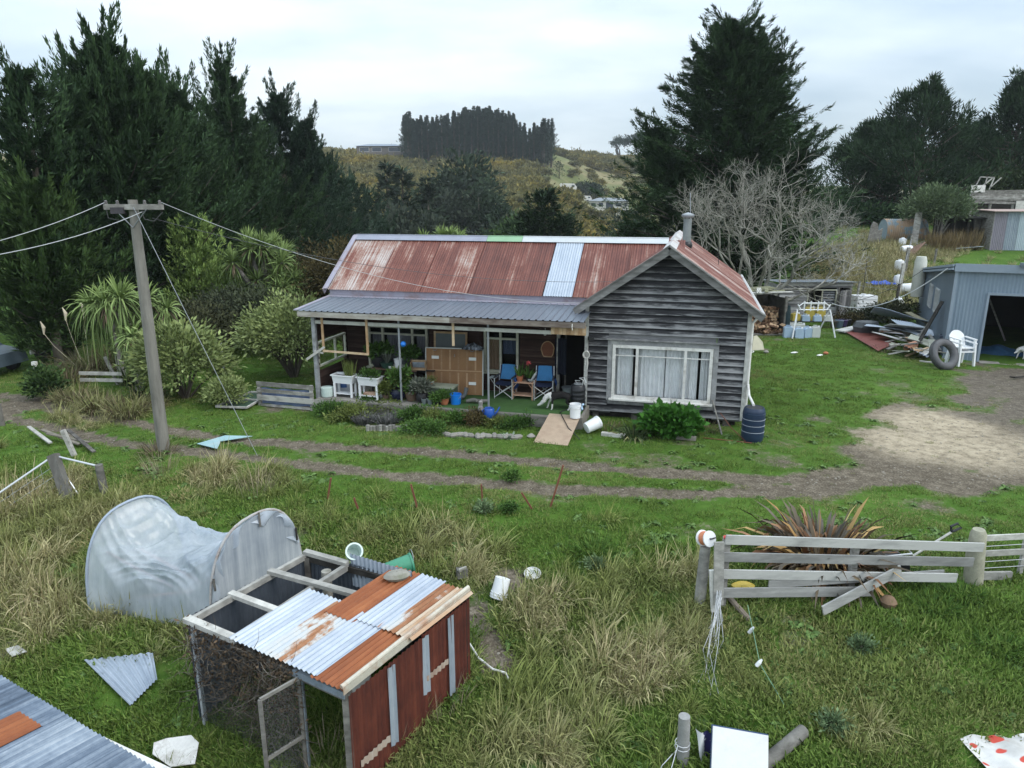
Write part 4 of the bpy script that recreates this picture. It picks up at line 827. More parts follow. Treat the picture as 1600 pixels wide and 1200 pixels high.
# pine plantation
def plantation():
    protos=[]; g=random.Random(4)
    for i in range(3): protos.append(conifer('plantation_pine',21.4,3.9,190,56,FARP,500+i,.75,lambda t:np.where(t<.2,.6,1.)*np.minimum(1,1.5*(1-t)**1.15),.78,((0,0,1,1),),None,'tree',Matrix(),None,limb=False,spread=.16,z0=.03))
    k=0; GRP='pine plantation on the hill top'
    lab='tall dark pine standing in the close rows of the hilltop plantation'
    for row,(D,n) in enumerate(((315,25),(320,25),(326,25),(333,25))):
        for i in range(n):
            fr=(i+.5*(row%2)+g.uniform(-.3,.3))/(n-.5); px=632+228*fr; ty=176+8*math.sin(fr*9)+g.uniform(-6,7)+(10 if fr>.75 else 0)
            end=None
            if row==0 and i==0: px=636; ty=178; end='pine at the left end of the hilltop plantation, standing a little apart'
            if row==0 and i==n-1: px=850; ty=184; end='ragged broad pine at the right end of the hilltop plantation'
            p,hh=put(px,ty,D); s=hh/22; M=at(p,g.random()*6.28,s)
            if k<3: o=protos[k]; o.matrix_world=M; o['group']=GRP; o['label']=end or lab
            else: o=copy_tree(protos[k%3],M,end or lab,GRP)
            if end and i: o.matrix_world=M@Matrix.Diagonal((1.5,1.5,1,1))
            k+=1
plantation()
# gorse on the far slope: uncountable
def gorse():
    g=np.random.default_rng(21); n=9000; D=110+330*g.random(n); u=(515+500*g.random(n)-800)/F; X=u*D; Y=D
    px=800+F*u; pats=.5+.5*np.sin(X*.07+1.5*np.sin(Y*.03))*np.sin(Y*.05+1.2*np.sin(X*.05))
    dens=np.where(px<835,.62,np.where(Y>378,.8,.08))*(.35+.9*pats); dens=np.where((px>845)&(Y>222)&(Y<378),.03,dens); dens=np.where((px>845)&(Y<=222),.4,dens)
    k=g.random(n)<dens; X=X[k];Y=Y[k]; n=len(X)
    def bush(nm,seed):
        g2=np.random.default_rng(seed); f=Fol(); blob_crown(f,g2,(0,0,.5),(1.,1.,.65),26,22,.22,.34,.55,.6,.4); me=f.mesh(nm); me.materials.append(GO); return bpy.data.objects.new(nm,me)
    GO=leafmat('gorse',(.045,.055,.024),(.25,.225,.095),.85,dry=((.11,.095,.02),(.38,.28,.05)))
    yl=np.clip((.5+.5*np.sin(X*.11+2*np.sin(Y*.07)+1)*np.sin(Y*.09)-.27)*1.3*(.3+.9*g.random(n)),0,1)
    scatter('gorse','yellow flowering gorse scrub covering the far hillside',[bush('gorse bush %s'%c,600+i) for i,c in enumerate('abc')],np.stack([X,Y,hz(X,Y)-.2],1),g.random(n)*6.28,(1.1+1.5*g.random(n))*np.where(Y>300,1.15,1),yl,g.integers(0,3,n))
gorse()
# far buildings
def far_house(name,label,px,py,D,wd,hh,dp,wallm,roofm,wins,rz=0.):
    p=atY(px,py,D); p.z=max(p.z,float(hz(p.x,p.y))-.5); t=T(name,label,'house',at(p,rz)); b=B(); b.box((0,0,hh/2-1),(wd,dp,hh+2)); obj('wall',b,wallm,t)
    b=B(); e=.6; r=hh*.42; b.add([(-wd/2-e,-dp/2-e,hh),(wd/2+e,-dp/2-e,hh),(wd/2+e,dp/2+e,hh),(-wd/2-e,dp/2+e,hh),(-wd/2+dp*.45,0,hh+r),(wd/2-dp*.45,0,hh+r)],[(0,1,5,4),(1,2,5),(2,3,4,5),(3,0,4),(3,2,1,0)]); obj('roof',b,roofm,t)
    for a,w2,z0,z1 in wins:
        b=B(); b.box((a,-dp/2-.03,(z0+z1)/2),(w2,.1,z1-z0)); f=obj('window',b,BLUEWIN,t); b=B(); b.box((a,-dp/2-.02,(z0+z1)/2),(w2+.25,.08,z1-z0+.25)); obj('frame',b,PWHITE,f)
BLUEWIN=plain('far window',(.05,.06,.08),.15,.2,.5,spec=.6)
far_house('farm_cottage','long low white house with a grey roof on the hillside right of the plantation',951,327,250,13.2,2.7,7,PWHITE,plain('far grey roof',(.17,.19,.21),.5,.1,.3),((-5.2,1.6,1.0,2.1),(-2.7,1.4,.9,2.2),(.2,2.4,.1,2.3),(3.2,2.0,1.0,2.1),(5.6,.8,1.,2.1)),-.12)
far_house('ridge_house','low house with a wide blue grey roof on the skyline left of the plantation',597,240,340,21,2.9,10,plain('far brown wall',(.16,.14,.13),.8,.1,.3),plain('blue grey far roof',(.15,.19,.25),.45,.1,.3),((-7,4,.6,2.3),(-1.5,4,.6,2.3),(6.5,5,.6,2.3)))
for px,py,s,lab in ((886,327,1.,'white caravan left of the white farmhouse on the hill'),(914,328,.7,'small white van between the caravan and the white farmhouse')):
    p=atY(px,py,249); p.z=max(p.z,float(hz(p.x,p.y))); t=T('caravan',lab,'caravan',at(p,0,s)); b=B(); b.slab([(-3,-1,.5),(3,-1,.5),(3.1,-1,1.5),(2.2,-1,2.6),(-2.3,-1,2.7),(-3.1,-1,1.4)],2.); obj('body',b,PWHITE,t)
    b=B(); b.box((1.8,-1.03,1.8),(1,.05,.6)); obj('window',b,BLUEWIN,t)
    for x in (-1.2,1.2): b=B(); b.lathe([(.35,-.1),(.35,.1)],12,Matrix.Translation((x,-1,.35))@Matrix.Rotation(PI/2,4,'X')); obj('wheel',b,BLACKP,t)
for px,ty in ((893,229),(907,226),(897,231)):
    p=gp(px,243); p=ground(p.x,p.y); b=B(); hh=max(4,atY(px,ty,p.y).z-p.z); b.tube([(0,0,-1),(0,0,hh)],.16,5); b.beam((-1,0,hh*.9),(1,0,hh*.9),.15,.15); obj('power_pole',b,GREYW,None,{893:'left of three distant power poles on the skyline',907:'tallest of three distant power poles on the skyline',897:'middle one of three distant power poles on the skyline'}[px],'pole','distant power poles',M=at(p))
# ---------- things on the porch (house coordinates through hl) ----------
FZ=.358
TERRA=plain('terracotta',(.36,.13,.06),.85,.2,6.); POTB=plain('dark blue glazed pot',(.012,.016,.04),.25,.2,4.); POTK=plain('black pot',(.02,.02,.022),.5,.2,4.); POTBR=plain('brown pot',(.12,.08,.055),.8,.2,5.)
SOILM=plain('potting soil',(.03,.022,.016),.95,.3,9.); LEAFM=leafmat('porch plant leaf',(.02,.05,.012),(.10,.19,.04),.6); YELM=leafmat('yellow green leaf',(.06,.085,.02),(.19,.23,.065),.65); GRYL=leafmat('grey heath leaf',(.06,.075,.055),(.20,.21,.17),.8)
BLUEP=plain('bright blue plastic',(.01,.17,.60),.35,.08,3.); STEELG=plain('pale aluminium',(.55,.56,.57),.35,.08,5.,.5); CANE=wood('cane',(.30,.17,.11),(.42,.26,.18),(.55,.38,.28),(6,6,6),.66,.7,.3)
def tuft(parent,name,M,rad,zc,n,ll,mat,seed,lw=.4,rc=.07,ncl=None,up=.4):
    g=np.random.default_rng(seed); f=Fol(); blob_crown(f,g,(0,0,zc),rad,ncl or 22,n,rc,ll,lw,.4,up); return link(name,f.mesh(name),mat,parent,M)
def potted(label,M,r,h,pm,mats,name='potted_plant',square=False,belly=False,group=None):
    t=T(name,label,'potted plant',M,group); b=B()
    pr=[(r*.72,0),(r*.95,h*.5),(r,h*.93),(r*1.07,h*.93),(r*1.07,h),(r*.9,h),(r*.86,h*.88)] if not belly else [(r*.6,0),(r*.98,h*.35),(r,h*.62),(r*.86,h*.92),(r*.98,h*.95),(r*.98,h),(r*.82,h),(r*.8,h*.86)]
    b.lathe(pr,20); obj('pot',b,pm,t,smooth=True); b=B(); b.lathe([(r*.84,h*.86),(r*.84,h*.87)],16); obj('soil',b,SOILM,t)
    for k,(kind,mt,rad,hh,n,ll) in enumerate(mats):
        if kind=='t': tuft(t,'foliage',Matrix.Translation((0,0,h)),(rad,rad,hh*.5),hh*.45,n,ll,mt,hash(label)%999+k)
        else:
            g=np.random.default_rng(len(label)+k); a=g.random(n)*6.28; P=np.stack([.04*np.cos(a),.04*np.sin(a),np.full(n,h*.9)],1); s=rad/max(hh,.1); D=unit(np.stack([np.cos(a)*s*g.random(n)*2,np.sin(a)*s*g.random(n)*2,np.ones(n)],1))
            V,Fc=blades(P,D,hh*(.6+.5*g.random(n)),ll,.35*g.random(n),g); f=Fol(); f.add(V,Fc,g.random(n)); link('foliage',f.mesh('foliage'),mt,t)
    return t
# white raised planters
def planter(label,x,y,plant):
    t=T('raised_planter',label,'planter',hl(x,y,FZ,-.05),'white raised planters'); b=B(); w,d,z0,z1=.34,.17,.42,.66
    for (a,c,e,f) in ((-w,-d,w,-d),(w,-d,w,d),(w,d,-w,d),(-w,d,-w,-d)):
        A=Vector((a*.9,c*.85,z0)); C=Vector((e*.9,f*.85,z0)); A2=Vector((a,c,z1)); C2=Vector((e,f,z1)); b.slab([A,C,C2,A2],.02)
    b.box((0,0,z0+.01),(w*1.75,d*1.6,.02)); 
    for s in (-1,1): b.box((0,s*(d+.01),z1),(2*w+.06,.035,.03)); b.box((s*(w+.012),0,z1+.002),(.035,2*d-.02,.03))
    obj('trough',b,CLEANW,t)
    for sx in (-1,1):
        for sy in (-1,1): b=B(); b.box((sx*w*.82,sy*d*.75,.21),(.06,.05,.42)); obj('leg',b,CLEANW,t)
    b=B(); b.box((0,0,.10),(w*1.6,d*1.45,.025)); obj('shelf',b,CLEANW,t)
    b=B(); b.box((0,0,z1-.05),(w*1.8,d*1.7,.02)); obj('soil',b,SOILM,t); plant(t); return t
def pl1(t):
    g=np.random.default_rng(2); n=120; P=np.stack([.05+.28*g.random(n)-.02,(g.random(n)-.5)*.2,np.full(n,.62)],1); D=unit(g.normal(size=(n,3))*.12+np.array([0,0,1])); V,Fc=blades(P,D,.35+.35*g.random(n),.02,.2,g); f=Fol(); f.add(V,Fc,.3+.7*g.random(n)); link('foliage',f.mesh('foliage'),YELM,t)
def pl2(t): tuft(t,'foliage',Matrix.Translation((0,0,.64)),(.3,.14,.12),.08,26,.09,LEAFM,4)
planter('white raised planter with tall yellow green shoots, the left one on the porch',-7.08,-.88,pl1); planter('white raised planter with low herbs and boards on its shelf, the right one',-6.24,-.93,pl2)
b=B(); [b.box((.0,.0,.02+.025*i),(.42-.03*i,.16,.022),.04*i) for i in range(3)]; obj('board_stack',b,CANE,None,'small stack of pinkish boards on the shelf of the right white planter','boards',M=hl(-6.24,-.93,FZ+.115))
b=B(); b.lathe([(.17,0),(.18,.02),(.18,.24),(.185,.24),(.185,.28),(.12,.295)],24); obj('round_tub',b,plain('pale green tub',(.52,.62,.58),.4,.08,3.),None,'pale round lidded tub at the left end of the porch','tub',M=hl(-7.62,-1.0,FZ),smooth=True)
t=T('feed_bag','white and blue printed feed bag leaning behind the left planter','bag',hl(-7.4,-.4,FZ,.2)); b=B(); b.grid(lambda u,v:((u-.5)*.42*(1-.15*v),-.09*math.sin(PI*u)*math.sin(PI*min(1,v+.12)),.62*v),12,10); b.grid(lambda u,v:((.5-u)*.42*(1-.15*v),.09*math.sin(PI*u)*math.sin(PI*min(1,v+.12)),.62*v),12,10); obj('sack',b,plain('white woven sack',(.62,.66,.72),.6,.1,4.),t,smooth=True)
b=B(); b.grid(lambda u,v:(-.13+.26*u,-.093*math.sin(PI*(.2+.6*u))*math.sin(PI*min(1,.2+.4*v+.12))-.006,.14+.28*v),8,4); obj('print',b,plain('blue sack print',(.08,.17,.42),.6,.2,8.),t,smooth=True)
# bench table with plants
def table(name,label,M,w,d,h,topm,legm,shelf=None,lw=.05,th=.03):
    t=T(name,label,'table',M); b=B(); n=max(1,int(d/.11)); 
    for i in range(n): b.box((0,-d/2+(i+.5)*d/n,h-th/2),(w,d/n-.006,th))
    obj('top',b,topm,t)
    for sx in (-1,1):
        for sy in (-1,1): b=B(); b.box((sx*(w/2-lw),sy*(d/2-lw),(h-th)/2),(lw,lw,h-th)); obj('leg',b,legm,t)
    if shelf: b=B(); b.box((0,0,shelf),(w-.06,d-.06,.02)); obj('shelf',b,topm,t)
    return t
table('potting_bench','dark timber potting bench under the left porch window',hl(-5.85,.15,FZ),1.5,.6,.72,wood('brown bench wood',(.05,.03,.022),(.10,.06,.04),(.17,.11,.08)),DARKW)
potted('large dark pot of broad leaved plant at the left of the potting bench',hl(-6.45,.2,FZ+.73),.24,.30,POTK,(('t',LEAFM,.28,.35,40,.14),))
potted('spiky plant in a wide green bowl on the potting bench',hl(-6.1,.0,FZ+.73),.20,.18,plain('green bowl',(.03,.07,.05),.4,.2,4.),(('b',GRYL,.2,.5,40,.02),))
potted('bushy houseplant on the right of the potting bench',hl(-5.45,.25,FZ+.73),.13,.16,POTK,(('t',LEAFM,.24,.55,46,.12),))
b=B(); b.lathe([(.10,0),(.125,.24),(.135,.24),(.135,.26),(.11,.26),(.095,.03)],20); obj('small_bucket',b,CLEANW,None,'small white bucket on the potting bench','bucket',M=hl(-5.72,-.02,FZ+.78),smooth=True)
b=B(); b.box((0,0,.03),(.5,.3,.015)); b.box((0,-.15,.06),(.5,.012,.07)); b.box((-.25,0,.06),(.012,.29,.07)); b.box((.25,0,.06),(.012,.29,.07)); b.box((0,.15,.06),(.5,.012,.07)); obj('seed_tray',b,plain('pale tray',(.55,.56,.54),.5,.1,4.),None,'pale plastic tray under the small white bucket on the bench','tray',M=hl(-5.72,-.02,FZ+.73))
# barbecue with box
t=T('barbecue','black barrel barbecue on legs between the bench and the big board','barbecue',hl(-4.95,.35,FZ,.1)); b=B(); b.lathe([(.05,-.42),(.24,-.40),(.26,-.36),(.26,.36),(.24,.40),(.05,.42)],20,Matrix.Translation((0,0,.80))@Matrix.Rotation(PI/2,4,'Y')); obj('barrel',b,BLACKP,t,smooth=True)
for sx in (-.3,.3):
    for sy in (-.2,.2): b=B(); b.tube([(sx,sy,0),(sx,sy*.7,.65)],.018,8); obj('leg',b,BLACKP,t)
b=B(); b.box((0,-.34,.72),(.7,.2,.02)); obj('side_shelf',b,BLACKP,t); b=B(); b.tube([(.35,.1,1.0),(.35,.1,1.28)],.035,10); obj('chimney',b,BLACKP,t)
t=T('open_carton','open cardboard carton tipped on the barbecue shelf','box',hl(-5.05,-.02,FZ+.78,.15,(.5,0))); b=B(); b.box((0,.1,.12),(.44,.015,.24)); b.box((-.22,0,.12),(.015,.2,.24)); b.box((.22,0,.12),(.015,.2,.24)); b.box((0,0,.005),(.44,.2,.01)); obj('carton',b,RAWW,t); b=B(); b.box((0,.03,.11),(.36,.06,.16)); obj('contents',b,plain('grey contents',(.24,.28,.32),.6,.5,8.),t)
# pots on the floor
potted('tall leafy shrub in a glossy dark blue pot by the left steel pole',hl(-5.42,-.80,FZ),.24,.34,POTB,(('t',LEAFM,.32,.62,46,.12),('t',YELM,.25,.5,14,.11)),belly=True,group='potted plants on the porch floor')
potted('yellow green plant left of the dark blue pot',hl(-5.78,-.86,FZ),.12,.14,POTBR,(('t',YELM,.20,.34,40,.10),),group='potted plants on the porch floor')
potted('straggly yellowing plant in a brown pot right of the left steel pole',hl(-4.98,-.82,FZ),.20,.28,POTBR,(('b',YELM,.22,.36,70,.02),('t',LEAFM,.2,.25,16,.1)),group='potted plants on the porch floor')
potted('grey heath plant in a black pot beside the green chest',hl(-4.62,-.92,FZ),.19,.30,POTK,(('t',GRYL,.25,.36,46,.10),),belly=True,group='potted plants on the porch floor')
potted('small plant in a terracotta pot left of the blue bucket',hl(-3.92,-.98,FZ),.13,.17,TERRA,(('t',LEAFM,.14,.18,20,.08),),group='potted plants on the porch floor')
for i,(x,lab) in enumerate(((-4.5,'small empty grey pot in front of the green chest, left of two'),(-4.32,'small empty grey pot in front of the green chest, right of two'))): b=B(); b.lathe([(.06,0),(.085,.14),(.09,.14),(.09,.16),(.075,.16),(.06,.02)],16); obj('grey_pot',b,plain('grey pot',(.16,.19,.19),.6,.2,5.),None,lab,'pot',group='small grey pots',M=hl(x,-1.08,FZ),smooth=True)
potted('low leafy plant between the grey pots and the terracotta pot',hl(-4.12,-1.0,FZ),.10,.10,POTK,(('t',LEAFM,.15,.16,22,.09),),group='potted plants on the porch floor')
t=T('storage_chest','dull green storage chest with a pale lid in front of the big board','chest',hl(-4.16,-.55,FZ,-.02)); GC=plain('dull green chest',(.075,.10,.065),.6,.2,4.); b=B(); b.box((0,0,.2),(.86,.42,.40)); [b.box((s*.38,-.215,.2),(.05,.012,.38)) for s in (-1,1)]; obj('body',b,GC,t); b=B(); b.box((-.225,0,.425),(.445,.47,.045)); b.box((.225,0,.425),(.445,.47,.045)); obj('lid',b,plain('pale chest lid',(.27,.29,.22),.6,.15,4.),t)
potted('little round cactus pot standing on the green chest',hl(-4.5,-.5,FZ+.45),.06,.07,TERRA,(('t',YELM,.08,.08,14,.05),))
# big ply table top leaning, insect screen, bag
t=T('leaning_board','big brown underside of a table tennis top leaning on the porch wall','board',hl(-3.99,.10,FZ,.10,(-.09,0))); PLY=wood('brown ply',(.20,.105,.05),(.28,.155,.075),(.36,.21,.115),(2.5,2,1),.7,.7,.15); b=B(); b.box((0,0,.70),(1.72,.03,1.38)); obj('panel',b,PLY,t)
b=B(); b.box((.875,0,.70),(.03,.05,1.42)); b.box((-.875,0,.70),(.03,.05,1.42)); b.box((0,0,1.40),(1.72,.05,.03)); obj('rim',b,plain('pale rim',(.48,.50,.48),.5,.12,4.),t); b=B(); b.box((0,-.022,.73),(1.70,.014,.03)); [b.box((-.65+.26*i,-.018,1.06),(.05,.006,.6)) for i in range(6)]; [b.box((-.65+.26*i,-.018,.36),(.05,.006,.62)) for i in range(6)]; obj('batten',b,wood('ply batten',(.27,.16,.09),(.34,.21,.12),(.42,.27,.16)),t)
for x,z in ((-.58,1.12),(.56,1.10),(.56,.36)): b=B(); b.box((x,-.03,z),(.22,.006,.09)); obj('paper_label',b,plain('white paper',(.7,.7,.68),.8,.05,5.),t)
b=B(); 
for x in (-.58,.56): b.tube([(x-.05,-.03,1.36),(x-.05,-.06,1.33),(x+.03,-.06,1.33),(x+.03,-.03,1.36)],.008,6)
b.tube([(.0,-.03,1.22),(.03,-.05,1.20),(0,-.05,1.16),(.03,-.05,1.15)],.008,6); obj('hook',b,STEEL,t)
t=T('framed_screen','framed grey insect screen leaning behind the big brown board','screen',hl(-4.27,.62,FZ+.75,.04,(-.06,0))); b=B(); [b.box((s*.5,0,.53),(.06,.03,1.06)) for s in (-1,1)]; b.box((0,0,1.03),(.94,.03,.06)); b.box((0,0,.03),(.94,.03,.06)); obj('frame',b,RAWW,t); b=B(); b.box((0,0,.53),(.95,.004,.96)); obj('mesh_panel',b,plain('grey screen mesh',(.13,.15,.15),.8,.1,9.),t)
table('wall_bench','low dark bench under the framed screen against the porch wall',hl(-4.2,.6,FZ),1.2,.4,.74,DARKW,DARKW)
b=B(); g=random.Random(8); b.grid(lambda u,v:((u-.5)*.62,(v-.5)*.3,.16*math.sin(PI*u)*math.sin(PI*v)+.05*math.sin(u*19+v*7)*math.sin(v*15)),22,12); obj('crumpled_plastic',b,plain('silver and black plastic',(.30,.33,.38),.25,1.,9.,.2),None,'crumpled silver and black plastic bag on the top right corner of the brown board','bag',M=hl(-3.4,.16,FZ+1.42),smooth=True)
# bucket, boots, driftwood
def bucket(label,M,r,h,mat,group=None,handle=True,lid=False,name='bucket',rings=False):
    t=T(name,label,'bucket',M,group); b=B(); pr=[(r*.02,0),(r*.84,0),(r*.86,.01),(r*.98,h*.9),(r*1.05,h*.9),(r*1.05,h*.93),(r*.98,h*.94),(r,h)]
    if rings: pr=[(r*.02,0),(r*.88,0),(r*.93,h*.72),(r*1.,h*.72),(r*1.,h*.75),(r*.94,h*.76),(r*.95,h*.84),(r*1.02,h*.84),(r*1.02,h*.87),(r*.96,h*.88),(r*.98,h)]
    pr+= [(r*1.02,h),(r*1.02,h+.015),(r*.2,h+.015)] if lid else [(r*.93,h),(r*.80,.02),(r*.02,.02)]
    b.lathe(pr,24,cap=False); obj('body',b,mat,t,smooth=True)
    if handle: b=B(); b.tube([(r*1.03*math.cos(a),-.03-r*.55*math.sin(a),h*.9-r*.75*math.sin(a)) for a in np.linspace(0,PI,12)],.006,5); obj('handle',b,STEEL,t)
    return t
bucket('bright blue bucket on the porch floor',hl(-3.62,-.85,FZ),.165,.30,BLUEP)
b=B(); b.tube([(0,0,.06),(.22,.05,.10),(.42,.02,.08),(.66,.10,.10)],[.05,.065,.06,.04],8); b.tube([(.3,.03,.1),(.36,-.12,.12)],[.045,.02],6); obj('driftwood',b,GREYW,None,'grey driftwood branch lying right of the blue bucket','driftwood',M=hl(-3.35,-.72,FZ),smooth=True)
t=T('work_boot','dark grey gumboot tipped over at the foot of the big board','boot',hl(-3.65,-.38,FZ,.5)); b=B(); b.tube([(-.16,0,.05),(-.02,0,.06),(.10,0,.08),(.16,.0,.17),(.20,0,.34)],[.045,.055,.06,.055,.065],10); obj('upper',b,plain('grey rubber',(.13,.14,.15),.5,.2,5.),t,smooth=True); b=B(); b.box((-.02,0,.008),(.30,.09,.016)); obj('sole',b,BLACKP,t)
# camp chairs
def camp_chair(label,x,y,rz):
    t=T('camp_chair',label,'camping chair',hl(x,y,FZ,rz),'blue folding camp chairs'); A=STEELG; sh=.45
    for s in (-1,1):
        b=B(); b.tube([(s*.27,-.24,0),(s*.27,-.24,.62)],.014,8); obj('front_leg',b,A,t); b=B(); b.tube([(s*.27,.24,0),(s*.27,.24,.55),(s*.26,.34,.92)],.014,8); obj('rear_leg',b,A,t)
        b=B(); b.box((s*.27,-.0,.635),(.055,.5,.03)); obj('armrest',b,plain('dark armrest',(.04,.045,.06),.6,.2,5.),t)
        b=B(); b.tube([(-s*.27,-.24,.04),(s*.27,-.24,.42)],.011,7); b.tube([(-s*.27,.24,.04),(s*.27,.24,.42)],.011,7); obj('cross_brace',b,A,t)
        b=B(); b.tube([(s*.27,-.24,.03),(s*.27,.24,.03)],.011,7); b.tube([(s*.26,-.24,sh-.02),(s*.26,.24,sh-.02)],.012,7); obj('rail',b,A,t)
    b=B(); b.grid(lambda u,v:((u-.5)*.52,-.25+.48*v,sh-.03*math.sin(PI*u)),10,6); b.grid(lambda u,v:((.5-u)*.52,-.25+.48*v,sh-.015-.03*math.sin(PI*u)),10,6); obj('seat',b,NAVY,t,smooth=True)
    b=B(); b.grid(lambda u,v:((u-.5)*(.40+.10*(1-v)**2),.245+.085*v+.03*math.sin(PI*u),.48+.44*v),10,8); b.grid(lambda u,v:((.5-u)*(.40+.10*(1-v)**2),.257+.085*v+.03*math.sin(PI*u),.48+.44*v),10,8); obj('backrest',b,BLUEF,t,smooth=True)
    b=B()
    for s in (-1,1): b.grid(lambda u,v:(s*(.20+.065*u+.05*(1-v)**2),.243+.085*v-.004,.48+.42*v),3,6)
    obj('side_panel',b,NAVY,t,smooth=True)
    b=B(); b.box((-.36,-.05,.60),(.20,.30,.018)); obj('side_tray',b,plain('grey tray',(.33,.37,.38),.5,.1,5.),t)
    b=B(); b.tube([(-.28,-.15,.38),(-.44,-.15,.59)],.008,5); obj('tray_strut',b,A,t)
    b=B(); b.grid(lambda u,v:(.31+.03*math.sin(PI*v),-.18+.34*u,.28+.32*v),5,5); b.grid(lambda u,v:(.325+.05*math.sin(PI*v),-.18+.34*(1-u),.28+.32*v),5,5); obj('side_pocket',b,plain('deep blue pocket',(.02,.07,.25),.8,.2,6.),t,smooth=True)
camp_chair('blue folding camp chair left of the cane table, near the right steel pole',-2.42,.22,-.05); camp_chair('blue folding camp chair right of the cane table, next to the doorway',-1.27,.30,.12)
t=table('cane_table','pinkish cane side table with a lower shelf between the two blue chairs',hl(-1.86,.22,FZ),.66,.42,.52,CANE,CANE,.12,.035,.02)
b=B(); 
for s in (-1,1): b.tube([(s*.30,-.19,.34),(s*.18,-.19,.49)],.01,5)
obj('brace',b,CANE,t)
t=potted('red amaryllis in an orange terracotta pot on the cane table',hl(-1.98,.2,FZ+.52),.10,.16,TERRA,(('b',LEAFM,.18,.50,14,.045),))
b=B(); b.tube([(.25,0,.0),(.27,0,.3),(.26,0,.52)],.012,6); obj('flower_stalk',b,LEAFM,t); g=np.random.default_rng(3); n=16; d=unit(g.normal(size=(n,3))); V,Fc=leaves(np.tile([.26,0,.55],(n,1)),d,.085*np.ones(n),.05*np.ones(n),g); f=Fol(); f.add(V,Fc,g.random(n)); link('flower',f.mesh('flower'),leafmat('pink red petal',(.35,.03,.04),(.65,.12,.13),.6),t)
potted('dark leafy plant in a black pot on the cane table',hl(-1.72,.22,FZ+.52),.09,.12,POTK,(('b',LEAFM,.24,.42,22,.05),))
b=B(); b.lathe([(.035,0),(.035,.22),(.02,.28),(.02,.33)],10,Matrix.Rotation(.5,4,'Y')); obj('watering_bottle',b,STEELG,None,'small pale bottle lying on the cane table','bottle',M=hl(-1.62,.12,FZ+.56))
# wall basket, cup, hanging bits
t=T('wall_basket','oval wooden tray hanging on the dark porch wall left of the doorway','tray',hl(-1.28,.855,1.72,0)); b=B(); pts=[(.20*math.cos(a)*(1 if math.sin(a)>0 else .9),0,.26*math.sin(a) if math.sin(a)>-.75 else -.20) for a in np.linspace(0,2*PI,29)[:-1]]; b.slab([(x,-.02,z) for x,_,z in pts],.012); obj('tray_base',b,wood('red brown tray',(.15,.06,.035),(.2,.085,.05),(.26,.12,.08)),t); b=B(); b.tube([(x,-.03,z) for x,_,z in pts]+[(pts[0][0],-.03,pts[0][2])],.016,6); obj('rim',b,RAWW,t)
b=B(); b.tube([(0,0,.0),(.0,0,.16)],.006,5); b.lathe([(.03,-.06),(.05,-.02),(.03,.02)],10); obj('wind_chime',b,PWHITE,None,'small white wind chime hanging on the dark porch wall above the oval tray','wind chime',M=hl(-1.36,.80,2.22))
t=T('rope_coil','white rope coil hanging on the corner post of the gabled wing','rope',hl(.02,-.12,1.85)); b=B(); [b.tube([(.07*math.cos(a)*(1+.1*k),-.02*k,.10*math.sin(a)) for a in np.linspace(0,2*PI,14)],.016,6) for k in range(4)]; b.tube([(.03,-.03,-.08),(.05,-.05,-.25),(.03,-.04,-.42)],.016,6); b.tube([(-.02,-.03,-.08),(-.01,-.05,-.3)],.014,6); obj('rope',b,PWHITE,t,smooth=True)
b=B(); b.tube([(0,0,0),(.0,-.03,-.08),(.01,-.02,-.16)],.012,6); obj('rope_end',b,PWHITE,None,'short white rope end hanging from the right end of the porch gutter','rope',M=hl(-.2,-1.34,2.9))
b=B(); b.grid(lambda u,v:((u-.5)*.34,.04*math.sin(u*14)+.05*math.sin(PI*u),-.0-1.1*v),20,6); obj('dark_coat',b,plain('dark blue coat',(.012,.016,.03),.9,.3,6.),None,'dark coat hanging beside the doorway at the right of the oval tray','coat',M=hl(-.88,.76,2.1),smooth=True)
b=B(); b.lathe([(.06,-.0),(.085,.06),(.06,.12),(.02,.14)],14); obj('blue_bird_feeder',b,BLUEP,None,'small blue feeder hanging near the top of the left steel pole','feeder',M=hl(-5.08,-1.08,2.02),smooth=True)
# drum with tap, buckets, ramp
t=T('water_drum','black ribbed water drum with a tap, by the doorway','drum',hl(-.13,-.55,FZ)); b=B(); pr=[(.01,0),(.19,0)]
for k in range(5): z=.06+.12*k; pr+=[(.205,z),(.215,z+.02),(.215,z+.045),(.205,z+.065)]
pr+=[(.20,.68),(.17,.72),(.01,.72)]; b.lathe(pr,24,cap=False); obj('body',b,BLACKP,t,smooth=True); b=B(); b.tube([(.12,-.05,.72),(.15,-.05,.86),(.05,-.07,.92),(.18,-.1,.95),(.24,-.12,.80)],.016,7); b.tube([(.0,.0,.72),(-.08,-.04,.84),(.06,-.05,.84)],.012,6); obj('tap',b,STEELG,t); b=B(); b.lathe([(.02,.73),(.12,.73),(.12,.75),(.02,.75)],16); obj('cap',b,STEEL,t)
t=T('watering_hose','pale blue plastic hose nozzle lying by the black drum','hose',hl(.0,-.85,FZ)); b=B(); b.tube([(.0,0,.05),(.06,-.08,.12),(.02,.04,.2),(.08,-.06,.26)],.03,7); obj('nozzle',b,plain('pale blue plastic',(.35,.50,.66),.4,.1,4.),t,smooth=True)
t=T('ramp_board','wide tan particle board ramp leading from the grass up to the porch','ramp',HM.copy()); b=B(); b.slab([(-.93,-2.62,.012),(-.04,-2.66,.012),(.06,-1.22,.385),(-.80,-1.22,.385)],.03); obj('board',b,plain('particle board',(.40,.30,.215),.85,.14,5.,dirt=(.30,.21,.15)),t)
bucket('white ringed bucket standing at the top of the tan ramp',hl(-.07,-1.33,.36),.16,.38,CLEANW,'white plastic buckets',True,False,rings=True)
